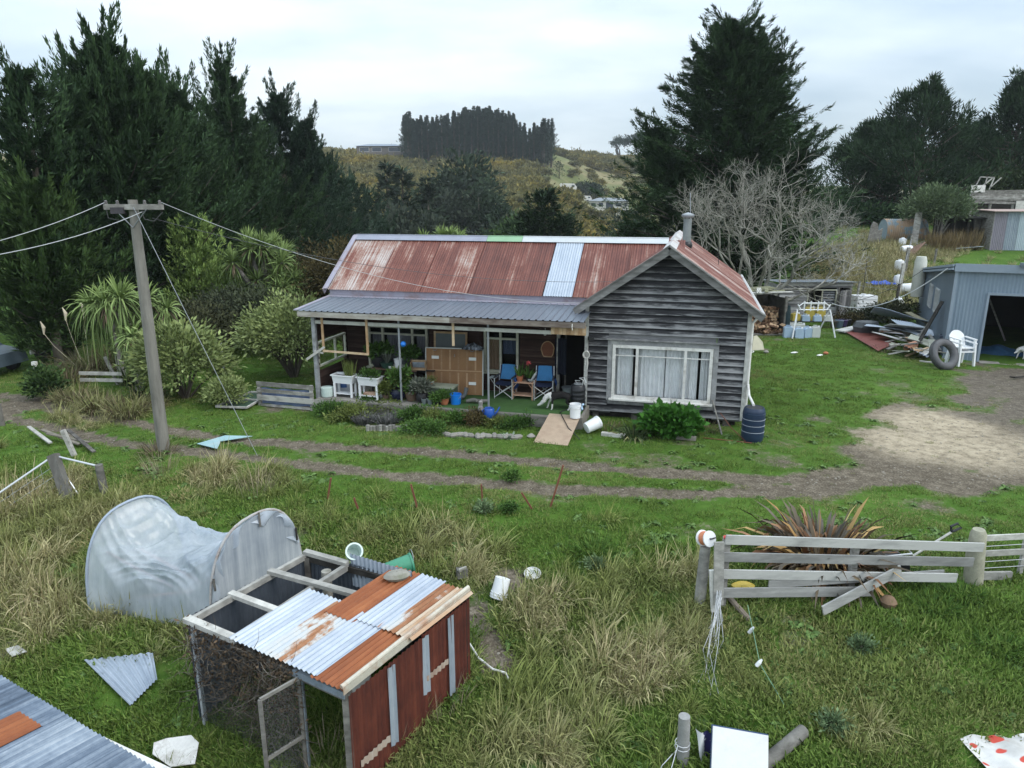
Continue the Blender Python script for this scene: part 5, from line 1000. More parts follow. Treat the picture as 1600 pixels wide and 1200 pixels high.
bucket('white bucket tipped on its side in the grass beside the ramp',HM@Matrix.Translation((.28,-1.62,.17))@Matrix.Rotation(.7,4,'Z')@Matrix.Rotation(1.25,4,'Y'),.17,.40,CLEANW,'white plastic buckets',False,True)
b=B(); b.tube([hl(-.25,-.5,.39).translation,hl(-.55,-.95,.375).translation,hl(-.45,-1.3,.39).translation,hl(-.15,-1.9,.23).translation,hl(.2,-2.2,.05).translation],.012,6); obj('garden_hose',b,BLACKP,None,'thin black hose curving down over the tan ramp','hose')
t=T('watering_can','blue watering can on the edge of the porch by the right steel pole','watering can',hl(-2.45,-1.42,.20,.3)); b=B(); b.lathe([(.01,0),(.12,0),(.14,.05),(.14,.24),(.11,.28),(.10,.28),(.09,.22)],18,cap=False); obj('body',b,plain('royal blue plastic',(.02,.09,.38),.35,.12,4.),t,smooth=True); b=B(); b.tube([(.12,0,.06),(.22,0,.18),(.28,0,.30)],[.03,.022,.02],8); obj('spout',b,plain('royal blue plastic',(0,0,0)),t); b=B(); b.tube([(-.12,0,.08),(-.2,0,.2),(-.1,0,.3),(.05,0,.3)],.012,6); obj('handle',b,plain('royal blue plastic',(0,0,0)),t)
t=T('garden_ornament','small grey and white animal shaped ornament beside the blue watering can','ornament',hl(-2.72,-1.36,.36,.6)); b=B(); b.lathe([(.01,0),(.07,.01),(.08,.08),(.05,.16),(.065,.20),(.055,.27),(.01,.30)],14,cap=False); b.tube([(.03,.03,.26),(.045,.04,.33)],[.02,.005],6); b.tube([(.03,-.03,.26),(.045,-.04,.33)],[.02,.005],6); obj('figure',b,plain('grey ornament',(.22,.21,.20),.7,.8,12.),t,smooth=True)
b=B(); b.lathe([(.15,0),(.18,.32),(.19,.32),(.19,.34),(.16,.34)],18); obj('hall_bucket',b,plain('grey bucket',(.16,.18,.19),.5,.2,4.),None,'grey bucket standing just inside the dark doorway','bucket',M=hl(-.6,.55,FZ),smooth=True)
# dog (one continuous skin)
def skin_body(name,nodes,edges,mat,parent,sub=2,M=None):
    me=bpy.data.meshes.new(name); me.from_pydata([n[:3] for n in nodes],edges,[]); o=link(name,me,mat,parent,M); md=o.modifiers.new('skin','SKIN'); md.use_smooth_shade=True
    if not me.skin_vertices: me.skin_vertices.new()
    for i,n in enumerate(nodes):
        r=n[3]; r=(r,r) if not hasattr(r,'__len__') else r; me.skin_vertices[0].data[i].radius=r; me.skin_vertices[0].data[i].use_root=(i==0)
    s=o.modifiers.new('sub','SUBSURF'); s.levels=s.render_levels=sub
    dg=bpy.context.evaluated_depsgraph_get(); ev=o.evaluated_get(dg); m2=bpy.data.meshes.new_from_object(ev); o.modifiers.clear(); o.data=m2
    if not m2.materials: m2.materials.append(mat)
    m2.shade_smooth(); return o
def dogmat(name,front,mostly=False):
    n=NT(name); v=n.coord('Object'); sx=n.node('ShaderNodeSeparateXYZ'); n.L.new(v,sx.inputs[0]); ns=n.noise(v,7.,3.)
    x=n.math('ADD',sx.outputs[0],n.math('MULTIPLY',n.math('SUBTRACT',ns,.5),.10)); z=n.math('ADD',sx.outputs[2],n.math('MULTIPLY',n.math('SUBTRACT',ns,.5),.08))
    white=n.math('GREATER_THAN',x,front); low=n.math('LESS_THAN',z,.17 if not mostly else .30); f=n.math('MAXIMUM',white,low)
    fine=n.noise(n.coord('Object',(30,30,30)),1.,3.); col=n.mix(f,(.012,.011,.011),n.ramp(fine,[(.3,(.45,.44,.42)),(.7,(.72,.71,.69))])); return n.out(col,.85,0,fine,.5,.01,.2)
def dog(label,M,mat,head=(.47,0,.16)):
    hx,hy,hzz=head; t=T('dog',label,'dog',M)
    N=[(-.22,0,.42,(.09,.10)),(0,0,.43,(.095,.115)),(.20,0,.43,(.10,.135)),(.31,0,.40,(.085,.10)),(.40,hy*.6,(.40+hzz)/2+.06,(.065,.075)),(hx,hy,hzz+.06,(.06,.065)),(hx+.10,hy,hzz+.0,(.035,.038)),(hx+.16,hy,hzz-.03,(.022,.022)),
       (-.25,.075,.34,(.055,.075)),(-.19,.085,.25,(.04,.05)),(-.30,.085,.15,(.022,.026)),(-.27,.085,.03,(.02,.02)),(-.23,.085,.012,(.024,.016)),
       (-.25,-.075,.34,(.055,.075)),(-.22,-.085,.25,(.04,.05)),(-.34,-.085,.15,(.022,.026)),(-.32,-.085,.03,(.02,.02)),(-.28,-.085,.012,(.024,.016)),
       (.20,.08,.30,(.04,.05)),(.19,.085,.17,(.026,.03)),(.20,.085,.03,(.02,.02)),(.23,.085,.012,(.024,.016)),
       (.24,-.08,.30,(.04,.05)),(.30,-.085,.18,(.026,.03)),(.34,-.085,.03,(.02,.02)),(.37,-.085,.012,(.024,.016)),
       (-.32,0,.44,(.03,.03)),(-.42,0,.36,(.035,.035)),(-.50,0,.24,(.035,.035)),(-.56,0,.17,(.012,.012)),
       (hx-.02,hy+.045,hzz+.12,(.018,.02)),(hx-.03,hy+.06,hzz+.17,(.006,.006)),(hx-.02,hy-.045,hzz+.12,(.018,.02)),(hx-.03,hy-.06,hzz+.17,(.006,.006))]
    E=[(0,1),(1,2),(2,3),(3,4),(4,5),(5,6),(6,7),(0,8),(8,9),(9,10),(10,11),(11,12),(0,13),(13,14),(14,15),(15,16),(16,17),(2,18),(18,19),(19,20),(20,21),(2,22),(22,23),(23,24),(24,25),(0,26),(26,27),(27,28),(28,29),(5,30),(30,31),(5,32),(32,33)]
    skin_body('body',N,E,mat,t); b=B(); b.lathe([(.0,-.012),(.014,0),(.0,.012)],10,Matrix.Translation((hx+.18,hy,hzz-.02)),cap=False); obj('nose',b,BLACKP,t,smooth=True)
    for s in (-1,1): b=B(); b.lathe([(.0,-.009),(.01,0),(.0,.009)],8,Matrix.Translation((hx+.035,hy+s*.045,hzz+.075)),cap=False); obj('eye',b,BLACKP,t,smooth=True)
dog('black and white dog with its head down sniffing the porch turf near the doorway',hl(-.62,-.70,FZ,PI+.1),dogmat('black and white coat',.22),(.46,.02,.13))
# garden bed in front of the porch
BED=[(520,650,.5,.5,LEAFM,'leafy plant with red tips at the left end of the porch garden bed'),(548,655,.55,.5,YELM,'yellow green plant in the left of the porch garden bed'),(578,640,.5,.6,LEAFM,'green plant against the porch edge, behind the lavenders'),(612,645,.5,.55,YELM,'flowering yellow green plant behind the right lavender'),(648,655,.5,.45,LEAFM,'low green plant right of the lavenders'),(680,660,.5,.42,YELM,'spreading pale plant in the middle of the garden bed'),(665,676,.55,.4,LEAFM,'green mound over the log edging in the middle of the bed'),(715,660,.5,.42,LEAFM,'green plant right of the middle of the garden bed'),(740,662,.4,.45,leafmat('reddish leaf',(.05,.03,.015),(.14,.12,.05),.7),'reddish leaved plant left of the blue watering can'),(775,664,.38,.3,YELM,'low yellow green plant right of the watering can'),(800,668,.36,.3,LEAFM,'low green plant in the right of the garden bed'),(822,664,.3,.36,LEAFM,'leafy plant close beside the ramp')]
for i,(px,py,r,hh,mt,lab) in enumerate(BED): shrub('garden_plant',lab,at(gp(px,py),i),(r*1.2,r*.75,hh*.46),hh*.30,74,36,.075,.07,mt,700+i,.45,'plant','plants in the bed before the porch',6,.45,.015)
LAV=leafmat('lavender grey',(.05,.055,.05),(.17,.165,.165),.85)
for px,py,lab in ((570,660,'grey lavender bush, left of two in the garden bed'),(607,662,'grey lavender bush, right of two in the garden bed')): strap_plant('lavender_bush',lab,gp(px,py),380,.45,.02,.3,((LAV,1.),),710+px,.75,'plant',.26,'lavender bushes')
strap_plant('silver_plant','silvery leaved plant at the right front of the garden bed',gp(795,684),60,.3,.06,.5,((leafmat('silver leaf',(.16,.22,.16),(.42,.5,.40),.7),1.),),720,1.,'plant',.12)
for i,px in enumerate(range(575,640,5)):
    p=gp(px,673); b=B(); h_=.12+.05*rnd.random(); b.lathe([(.055,-.1),(.055,h_),(.0,h_+.005)],8,cap=False); obj('log_edging',b,GREYW,None,'short upright log in the low edging round the lavenders','edging log','upright logs edging the garden bed',M=at(p))
for i,px in enumerate(range(700,815,9)):
    p=gp(px+rnd.uniform(-2,2),681+.04*(px-700)+rnd.uniform(-1,1)); b=B(); b.lathe([(.02,-.05),(.09,-.02),(.11,.05),(.07,.10),(.01,.11)],7,Matrix.Diagonal((1.2+.5*rnd.random(),.8,1,1)),cap=False); obj('edging_stone',b,CONC,None,'rough pale stone in the edging at the right front of the garden bed','stone','stones edging the garden bed',M=at(p,rnd.random()*3))
# plants and things before the wing
strap_plant('strappy_plant','drooping dark green strap leaved plant left of the leafy bush under the big window',gp(990,682),260,.85,.035,1.2,((FLG,.9),(TOE,.1)),730,1.,'plant',.3)
p=gp(1045,680); shrub('leafy_bush','bright green broad leaved bush under the big window',at(p),(.64,.42,.36),.33,80,30,.13,.17,leafmat('bright broad leaf',(.018,.06,.008),(.07,.20,.03),.45),731,.75,'shrub',None,8,.6,.02)
strap_plant('dry_grass_clump','dry brown grass clump under the right of the big window',gp(1105,672),160,.5,.014,.8,((TOE,.5),(CABD,.5)),732,1.,'plant',.3)
strap_plant('weed_clump','thin reddish weed clump at the foot of the wing right of the tipped bucket',gp(950,672),90,.5,.02,.4,((YELM,.5),(CABD,.5)),733,.8,'plant',.3)
b=B(); b.tube([hl(3.5,-.06,.75).translation,hl(3.78,-.75,.0).translation],.022,7); obj('leaning_pole',b,GREYW,None,'pale timber pole leaning against the wall below the big window','pole')
b=B(); b.tube([hl(3.72,-.45,.5).translation,hl(4.0,-.9,.25).translation,hl(4.35,-1.25,.03).translation],.012,5); b.tube([hl(3.3,-1.2,.02).translation,hl(4.5,-1.35,.03).translation],.014,5); obj('rusty_rod',b,ORUSTP:=plain('rusty steel',(.16,.06,.035),.85,.3,8.),None,'rusty bent rods on the ground left of the blue barrel','rod')
for px,py,L,rz,lab in ((958,682,.62,-.35,'grey timber offcut in the grass below the strappy plant'),(1072,686,.5,-.3,'pale concrete block in the grass below the leafy bush')): b=B(); b.box((0,0,.04),(L,.14,.10)); obj('timber_offcut' if px<1000 else 'concrete_block',b,PALEW if px<1000 else CONC,None,lab,'offcut' if px<1000 else 'block',M=at(gp(px,py),rz))
t=T('plastic_barrel','dark blue ribbed plastic barrel at the right front corner of the house','barrel',hl(4.52,-1.05,0.)); NB=plain('navy plastic',(.018,.032,.065),.35,.15,3.); b=B(); pr=[(.01,0),(.24,0),(.262,.04)]
for k in range(4): z=.13+.17*k; pr+=[(.283,z),(.283,z+.12),(.274,z+.125),(.274,z+.165)]
pr+=[(.265,.84),(.235,.90),(.22,.90),(.21,.87),(.01,.87)]; b.lathe(pr,32,cap=False); obj('body',b,NB,t,smooth=True)
for z in (.27,.44,.60): b=B(); b.lathe([(.280,z),(.287,z+.006),(.280,z+.012)],32,cap=False); obj('hoop',b,plain('pale hoop',(.35,.38,.42),.5,.1,4.),t)
b=B(); b.lathe([(.20,.875),(.20,.895),(.01,.90)],24,cap=False); obj('lid',b,BLACKP,t)
b=B(); b.lathe([(.08,0),(.12,.03),(.05,.09),(.01,.1)],9); obj('field_stone',b,CONC,None,'pale rock in the grass left of the foot of the ramp','stone',M=at(gp(830,683)),smooth=True)
# ---------- foreground ----------
def V3(*a): return Vector(a)
# power pole with crossarm and lines
def power_pole():
    p=gp(256,702); top=atY(207,312,p.y+.05); t=T('power_pole','tall grey timber power pole with a short crossarm beside the track','pole',at(p)); L=top-p; b=B(); b.tube([(0,0,-.5),L*.5,L],[.155,.135,.105],14); obj('pole',b,wood('pole timber',(.12,.115,.10),(.215,.205,.18),(.32,.30,.27),(7,7,.8),.66,.85,.3),t,smooth=True)
    ca=Vector((1,-.1,0)).normalized(); z=L+Vector((0,-.14,-.16)); b=B(); b.beam(z-ca*.62,z+ca*.78,.10,.12); arm=obj('crossarm',b,GREYW,t)
    b=B()
    for s in (-.36,.42): b.beam(z+ca*s+V3(0,-.06,-.05),L+V3(0,-.13,-.62),.035,.008)
    obj('brace',b,STEEL,t)
    I=plain('brown insulator',(.12,.11,.105),.3,.2,6.)
    for s in (-.58,-.30,.36,.72): b=B(); b.lathe([(.01,0),(.03,.0),(.04,.03),(.02,.05),(.034,.06),(.03,.09),(.0,.10)],12,Matrix.Translation(z+ca*s+V3(0,0,.05)),cap=False); obj('insulator',b,I,t,smooth=True)
    b=B(); b.box(z-ca*.28+V3(0,-.07,-.08),(.3,.08,.14)); obj('junction_box',b,plain('dark box',(.05,.045,.05),.6,.3,6.),t); b=B(); b.tube([z-ca*.6,z-ca*.55+V3(0,-.03,-.25),z-ca*.3+V3(0,-.03,-.30)],.010,5); obj('jumper_cable',b,plain('dark cable',(.06,.06,.06),.5,.2,4.),t); b=B(); b.tube([z+ca*.30+V3(0,-.05,-.08),z+ca*.32+V3(0,-.03,-.27),z+ca*.55+V3(0,-.03,-.32),z+ca*.76+V3(0,0,-.12)],.010,5); obj('jumper_cable',b,plain('dark cable',(.06,.06,.06),.5,.2,4.),t)
    return p,p+z,ca,p+L
PP,PZ,PCA,PTOP=power_pole()
WIREM=plain('pale wire',(.42,.43,.44),.5,.1,2.); WIRED=plain('dark wire',(.07,.07,.075),.5,.1,2.)
def wire(name,label,a,c,sag,r,mat,n=14,group='overhead wires'):
    b=B(); b.tube([a.lerp(c,i/n)-Vector((0,0,sag*4*(i/n)*(1-i/n))) for i in range(n+1)],r,6); return obj(name,b,mat,None,label,'wire',group)
wire('overhead_wire','upper pale wire running from the pole out of the left edge',PZ-PCA*.6+V3(0,0,.1),atY(-160,410,13),.15,.0075,WIREM); wire('overhead_wire','lower pale wire running from the pole out of the left edge',PZ+PCA*.3+V3(0,0,-.1),atY(-160,418,11.5),.2,.0075,WIREM)
HB=HM@Vector((-.15,-.42,3.33)); HB2=HM@Vector((1.0,-.45,3.95))
wire('overhead_wire','pale service wire sagging from the pole to the corner of the gable',PZ+PCA*.76+V3(0,0,.1),HB,.55,.006,WIREM); wire('overhead_wire','dark service wire running from the pole to the bargeboard',PZ+PCA*.5+V3(0,0,-.25),HB2,.45,.006,WIRED)
wire('stay_wire','straight steel stay wire running down from the pole to the grass',PZ+PCA*.1+V3(0,-.05,0),gp(402,712),0,.007,STEEL,2,None)
strap_plant('weed_clump','dry brown weeds growing round the foot of the power pole',PP+V3(0,-.25,-.05),200,.85,.014,.6,((CABD,.6),(TOE,.4)),801,.8,'plant',.35)
# polythene tunnel
def tunnel():
    A0=ground(-4.85,10.15); A1=ground(-3.72,11.42); B0=ground(-7.2,10.78); B1=ground(-6.1,12.05); hgt=1.66; lean=V3(0,0,0)
    t=T('polytunnel','small collapsed greenhouse tunnel of cloudy plastic sheet sagging between two hoops','greenhouse',at(A0.lerp(B1,.5))); Mi=t.matrix_world.inverted()
    def hoop(u,th):
        a=A0.lerp(B0,u); c=A1.lerp(B1,u); m=a.lerp(c,.5); e=(c-a)/2; s=math.sin(th); q=abs(math.cos(th))**.8*(1 if math.cos(th)>0 else -1)
        return m-e*q+V3(0,0,hgt*s**.75)
    def sheet(u,v):
        th=PI*(-.0+1.0*v); p=hoop(u,th); k=math.sin(PI*u)**.8; s=max(0,math.sin(th))
        base=hoop(u,th); z0=A0.z+(B0.z-A0.z)*u
        p.z-= .46*k*hgt*max(0,min(1,(s-.30)/.70))**1.25; m=A0.lerp(B0,u).lerp(A1.lerp(B1,u),.5); d=(m-p); d.z=0
        p+= d*.20*k*s*(1-s)*1.2
        rg_=lambda q:1-2*abs(math.sin(q)); n=.030*rg_(6*u+4.5*s*(1+.4*math.sin(3*u))+.5)*1+.022*rg_(9*u-7*s+2*u*u)+.012*math.sin(v*23+u*9+2*math.sin(u*5))+.010*rg_(v*17+u*13)
        w=(.25+.55*k)*(.35+.65*s)
        # swags hanging in catenaries from the two hoops
        n+=k*s*(.045*rg_(8*(s+.8*(2*u-1)**2)+.8)+.028*rg_(21*(s+.75*(2*u-1)**2)+1.5*math.sin(v*5)))+.040*s*(rg_(11*math.atan2(1.02-s,u+.12)+v)*(1-u)**2+rg_(11*math.atan2(1.02-s,1.12-u)-v)*u**2)
        out=(p-m).normalized(); p+=out*n*w*1.6; p.z=max(p.z,float(hz(p.x,p.y))-.05); return Mi@p
    b=B(); b.grid(sheet,110,120); n=NT('cloudy polythene'); v=n.coord('Object'); f=n.noise(v,1.3,3.,.5); f2=n.noise(n.coord('Object',(7,7,1.2)),1.,5.,.65); q=n.math('ADD',n.math('MULTIPLY',f,.6),n.math('MULTIPLY',f2,.4))
    col=n.ramp(q,[(.3,(.46,.53,.62)),(.55,(.60,.655,.72)),(.75,(.72,.75,.79))]); n.out(col,.22,0,f2,.25,.02,.6)
    tr=n.node('ShaderNodeBsdfTransparent'); tl=n.node('ShaderNodeBsdfTranslucent'); n.L.new(col,tl.inputs[0]); m1=n.node('ShaderNodeMixShader'); m1.inputs[0].default_value=.40; n.L.new(n.p.outputs[0],m1.inputs[1]); n.L.new(tl.outputs[0],m1.inputs[2])
    m2=n.node('ShaderNodeMixShader'); n.L.new(n.ramp(q,[(.36,(.36,)*3),(.64,(.14,)*3)]),m2.inputs[0]); n.L.new(m1.outputs[0],m2.inputs[1]); n.L.new(tr.outputs[0],m2.inputs[2]); n.L.new(m2.outputs[0],n.N['Material Output'].inputs[0])
    obj('plastic_sheet',b,n.m,t,smooth=True)
    HP=plain('grey pipe',(.28,.33,.40),.5,.15,4.)
    for u,m in ((0,plain('rusty hoop',(.34,.33,.32),.8,.3,6.,dirt=(.20,.12,.08))),(1,HP)): b=B(); b.tube([Mi@hoop(u,PI*i/24) for i in range(25)],.024,8); obj('hoop',b,m,t,smooth=True)
    b=B(); b.tube([Mi@(A0.lerp(A1,.5)+V3(0,0,hgt*.72)),Mi@(A0.lerp(A1,.5).lerp(B0.lerp(B1,.5),.45)+V3(0,0,.25)),Mi@(B0.lerp(B1,.5)+V3(.1,0,hgt*.45))],.03,7); b.beam(Mi@(B0+V3(.5,.3,.1)),Mi@(A0+V3(-.5,.5,.5)),.06,.03); b.beam(Mi@(B0+V3(.25,.3,1.0)),Mi@(B0+V3(1.2,.5,.2)),.04,.03); obj('fallen_ridge',b,plain('orange stained timber',(.34,.17,.09),.8,.3,5.),t)
    # clad end with upright streaked panels and a plastic rim
    b=B(); k=14
    for i in range(k):
        th0=PI*i/k; th1=PI*(i+1)/k; p0=hoop(0,th0); p1=hoop(0,th1); off=V3(.03,-.03,0)
        def low(p): r=Vector((p.x,p.y,float(hz(p.x,p.y))-.05)); return r
        if (p1-p0).length>.01: b.slab([Mi@(low(p0)+off),Mi@(low(p1)+off),Mi@(p1+off+V3(0,0,-.03)),Mi@(p0+off+V3(0,0,-.03))],.008)
    obj('end_panel',b,wood('streaked grey panel',(.14,.17,.21),(.32,.35,.38),(.52,.54,.56),(5,5,.3),.66,.5,.0),t)
    b=B()
    def rim(u,v): 
        th=PI*(.08+.80*u); p=hoop(0,th); c=hoop(0,PI/2)-V3(0,0,hgt*.6); q=p.lerp(c,.16*v*(1+.6*math.sin(u*23)))+V3(.06,-.05,0)*(.6+.5*math.sin(u*31+v*3)); return Mi@q
    b.grid(rim,50,5); obj('plastic_rim',b,n.m,t,smooth=True)
    for th,l in ((PI*.52,.22),(PI*.16,.18),(PI*.82,.2)): b=B(); p=hoop(0,th); b.beam(Mi@(p+V3(.05,-.05,.03)),Mi@(p+V3(.06,-.06,-l)),.03,.02); obj('clip_batten',b,DARKW,t)
    b=B(); m=sheet(.46,.40); n_=[m+V3(-.14,-.03,.0),m+V3(.10,-.03,.0),m+V3(.0,-.01,.11)]; 
tunnel()
# hen house
HA,HD,HE,HBk=V3(-4.38,8.5,.56),V3(-1.97,7.3,.36),V3(-.63,9.05,.58),V3(-3.2,10.05,.70)
def hp(s,t,dz=0.): return HA.lerp(HD,s).lerp(HBk.lerp(HE,s),t)+V3(0,0,dz)
def hg(s,t,dz=0.): p=hp(s,t); return V3(p.x,p.y,float(hz(p.x,p.y))+dz)
def hen():
    t=T('hen_house','tumbledown corrugated iron hen house with a half missing roof and red side wall','shed',at(hg(.5,.5))); Mi=t.matrix_world.inverted(); P=lambda s,q,dz=0: Mi@hp(s,q,dz); G=lambda s,q,dz=0: Mi@hg(s,q,dz)
    # frame
    def fr(a,c,w=.07,h=.075,m=PALEW,nm='roof_beam'): b=B(); b.beam(a,c,w,h); return obj(nm,b,m,t)
    fr(P(0,-.01),P(.34,0),.11,.07); fr(P(.015,.02,-.04),P(.0,1,-.04),.06,.09); fr(P(.30,0,-.055),P(.27,1,-.045),.07,.10); fr(P(-.01,.34,.0),P(.33,.34,.0),.10,.06); fr(P(-.01,.67,.02),P(.58,.70,.02),.10,.06); fr(P(-.01,1,.02),P(.28,.99,.02),.10,.06); fr(P(.52,.56,-.06),P(.52,1,-.06),.05,.08); fr(P(.3,0,-.10),P(1,0,-.10),.06,.09,DARKW); fr(P(0,1,-.08),P(1,1,-.08),.06,.09,DARKW)
    for s,q,r in ((.23,.86,.075),(.66,.97,.05)): b=B(); b.tube([G(s,q,-.2),P(s,q,-.0 if s<.5 else -.1)],r,10); obj('round_post',b,wood('round log',(.08,.075,.06),(.16,.15,.125),(.27,.26,.23),(5,5,5)),t,smooth=True)
    for s,q,m,w in ((.985,.015,GREYW,.10),(.72,.01,plain('blue grey post',(.21,.25,.29),.8,.3,6.,dirt=(.10,.10,.09)),.06),(.99,.98,DARKW,.08),(.01,.99,DARKW,.08)): b=B(); b.beam(G(s,q,-.2),P(s,q,-.05),w,w,(1,0,0)); obj('corner_post',b,m,t)
    b=B(); b.beam(G(.035,.0,-.1),P(.03,0,-.1),.09,.03,(1,0,0)); obj('zinc_strip',b,plain('zinc strip',(.40,.43,.46),.5,.25,6.,.2),t)
    # roof sheets, each its own part
    f=(hp(1,0)-hp(.30,0)).length/.70
    du=(hp(1,.2)-hp(.3,.2)).normalized(); dv=(hp(.6,1)-hp(.6,0)).normalized(); nn=du.cross(dv).normalized(); Wd=(hp(1,0)-hp(.30,0)).length; Dp=(hp(.7,1)-hp(.7,0)).length
    def sh(s0,w,v0,l,mat,dz,tt,nm='roof_sheet',rag=0.): b=B(); o=Mi@(hp(s0,v0)+nn*dz); b.corr(o,du,dv,w,l,.076,.015,nv=6,t=tt,dent=.003,u0=s0*f,v0=v0*3,nrm=nn,ragged=rag); return obj(nm,b,mat,t,smooth=True)
    f=Wd/.70; wd=.52
    sh(.305,.60,-.03,1.28,ZINC,.045,.62,rag=.0); sh(.30+.56/f,.56,-.03,1.25,ZRUST,.056,.52,rag=.05); sh(.30+1.00/f,.50,-.03,1.22,ZINC,.067,.55); sh(.30+1.42/f,.50,-.04,1.15,ORUST,.055,.40)
    sh(.525,.52,.44,1.32,ORUST,.07,.38); sh(.525+.48/f,.42,.46,1.26,ZINC,.082,.6); sh(.525+.82/f,.38,.46,1.22,ZRUST,.075,.62); sh(.525+1.12/f,.26,.45,1.22,iron('beige rusted iron',[(.25,(.30,.11,.045)),(.45,(.40,.26,.16)),(.58,(.47,.42,.34)),(.8,(.55,.52,.46))],.1,.6,7.,.4,1.,.3),.088,.55)
    b=B(); b.slab([P(1.012,-.04,.09),P(1.012,1.0,.11),P(1.012,1.0,.02),P(1.012,-.04,.0)],.012); b.tube([P(1.005,-.04,.105),P(1.005,1.0,.125)],.03,8); obj('edge_flashing',b,plain('beige flashing',(.45,.42,.35),.6,.2,4.,dirt=(.30,.14,.07)),t)
    # red wall towards the right: panels and pale strips
    wu=(hp(1,1)-hp(1,0)); wl=wu.length; wu.normalize(); out=V3(wu.y,-wu.x,0)
    def wp(f0,f1,h0,h1,mat,off,nm,tt,rag=0.):
        b=B(); a=hg(1,f0); c=hp(1,f0,-.03); L_=(c.z-a.z+.1); o=Mi@(V3(c.x,c.y,a.z-.1+L_*h1)+out*off); b.corr(o,wu,V3(0,0,-1),(f1-f0)*wl,L_*(h1-h0),.076,.010,nv=5,t=tt,u0=f0*9,nrm=out,dent=.004,ragged=rag); return obj(nm,b,mat,t,smooth=True)
    wp(.0,.30,.0,.97,REDP,.02,'wall_sheet',.42); wp(.28,.58,.0,.98,REDP,.032,'wall_sheet',.36); wp(.56,.82,.0,.99,REDP,.022,'wall_sheet',.45); wp(.80,1.,.0,.99,REDP,.034,'wall_sheet',.34)
    for f0,h0,h1 in ((.275,.22,.95),(.555,.40,.97),(.785,.12,.97)): wp(f0,f0+.055,h0,h1,ZINC,.05,'pale_strip',.6)
    wp(.05,.27,.28,.36,iron('peeling pale band',[(.3,(.16,.045,.03)),(.5,(.38,.3,.24)),(.75,(.5,.47,.42))],.05,.7,9.,2.,2.,.2),.045,'peeling_band',.6,.03); wp(.58,.78,.50,.57,iron('peeling pale band',[]) if 'peeling pale band' not in MATS else MATS['peeling pale band'],.047,'peeling_band',.6,.03)
    # left and back walls of dark iron
    DZ=iron('dull dark iron',[(.25,(.045,.055,.07)),(.5,(.085,.10,.125)),(.75,(.15,.17,.2))],.3,.5,4.,.5,.9,.25)
    lu=(hp(0,1)-hp(0,0)); ll=lu.length; lu.normalize(); b=B(); c=hg(0,0); b.corr(Mi@hp(-.005,0,.0),lu,V3(0,0,-1),ll,1.75,.076,.01,nv=3,t=.4,nrm=(lu.y,-lu.x,0)); obj('side_sheet',b,DZ,t,smooth=True)
    bu=(hp(1,1)-hp(0,1)); bl=bu.length; bu.normalize(); b=B(); b.corr(Mi@hp(0,1.01,.0),bu,V3(0,0,-1),bl*.62,1.6,.076,.01,nv=3,t=.6,nrm=(-bu.y,bu.x,0)); b.corr(Mi@hp(.60,1.015,-.02),bu,V3(0,0,-1),bl*.40,1.6,.076,.01,nv=3,t=.3,nrm=(-bu.y,bu.x,0)); obj('back_sheet',b,DZ,t,smooth=True)
    b=B(); b.corr(Mi@hp(.27,1.02,.14),bu,V3(.1,-.2,-1),bl*.40,.5,.076,.01,nv=5,t=.5,nrm=(-bu.y,bu.x,.1),dent=.03); obj('bent_sheet',b,ZINC,t,smooth=True)
    # wire netting front with dead vines
    fu=(hp(1,0)-hp(0,0)); fl=fu.length; fu.normalize(); n=NT('wire netting'); v=n.coord('UV',(1,1,1)); 
    w1=n.node('ShaderNodeTexVoronoi',feature='DISTANCE_TO_EDGE'); w1.inputs['Scale'].default_value=34; n.L.new(v,w1.inputs['Vector']); lt=n.math('LESS_THAN',w1.outputs['Distance'],.055); n.out((.10,.10,.10),.6,.3); tr=n.node('ShaderNodeBsdfTransparent'); mx=n.node('ShaderNodeMixShader'); n.L.new(lt,mx.inputs[0]); n.L.new(tr.outputs[0],mx.inputs[1]); n.L.new(n.p.outputs[0],mx.inputs[2]); n.L.new(mx.outputs[0],n.N['Material Output'].inputs[0]); NETW=n.m
    b=B(); q=[P(.02,-.005,-.05),P(.71,-.005,-.05)]; b.grid(lambda u,v_: q[0].lerp(q[1],u)+V3(0,.02*math.sin(u*7),-1.52*v_),12,6,uvs=(1.9,1.5)); obj('wire_netting',b,NETW,t)
    g=random.Random(12); b=B()
    for i in range(330):
        s=g.random()**.8*.72; z=-.04-g.random()**1.3*1.25; p=P(s,-.015-.03*g.random(),z); pts=[p]; d=V3(g.gauss(0,.6),g.gauss(-.1,.25),g.gauss(-.2,.5)).normalized()
        for k in range(4): d=(d+V3(g.gauss(0,.5),g.gauss(0,.18),g.gauss(-.1,.4))).normalized(); pts.append(pts[-1]+d*g.uniform(.05,.13))
        b.tube(pts,[.006,.005,.004,.003,.002],3,cap=False)
    obj('dead_vine',b,BARK,t); f_=Fol(); G2=np.random.default_rng(5); m=1500; s=G2.random(m)**.8*.74; z=-.03-.85*G2.random(m)**1.6; PP_=np.array([P(a,-.02,c) for a,c in zip(s,z)])+G2.normal(size=(m,3))*.045; V,Fc=leaves(PP_,G2.normal(size=(m,3)),.07*G2.random(m)+.03,.03,G2); f_.add(V,Fc,G2.random(m)); link('vine_leaves',f_.mesh('vine_leaves'),leafmat('dead vine leaf',(.035,.024,.016),(.14,.10,.065),.9),t)
    # open wire door
    b=B(); hx=P(.73,.0,-.12); d0=G(.73,0,.05); od=V3(-.36,-.42,0); 
    def fr2(a,c): b.beam(a,c,.045,.03,(0,1,0))
    zt=hx.z; zb=d0.z; c0=V3(hx.x,hx.y,0); c1=c0+od
    for z_ in (zt,zb+.02,(zt+zb)/2-.15): fr2(V3(c0.x,c0.y,z_),V3(c1.x,c1.y,z_))
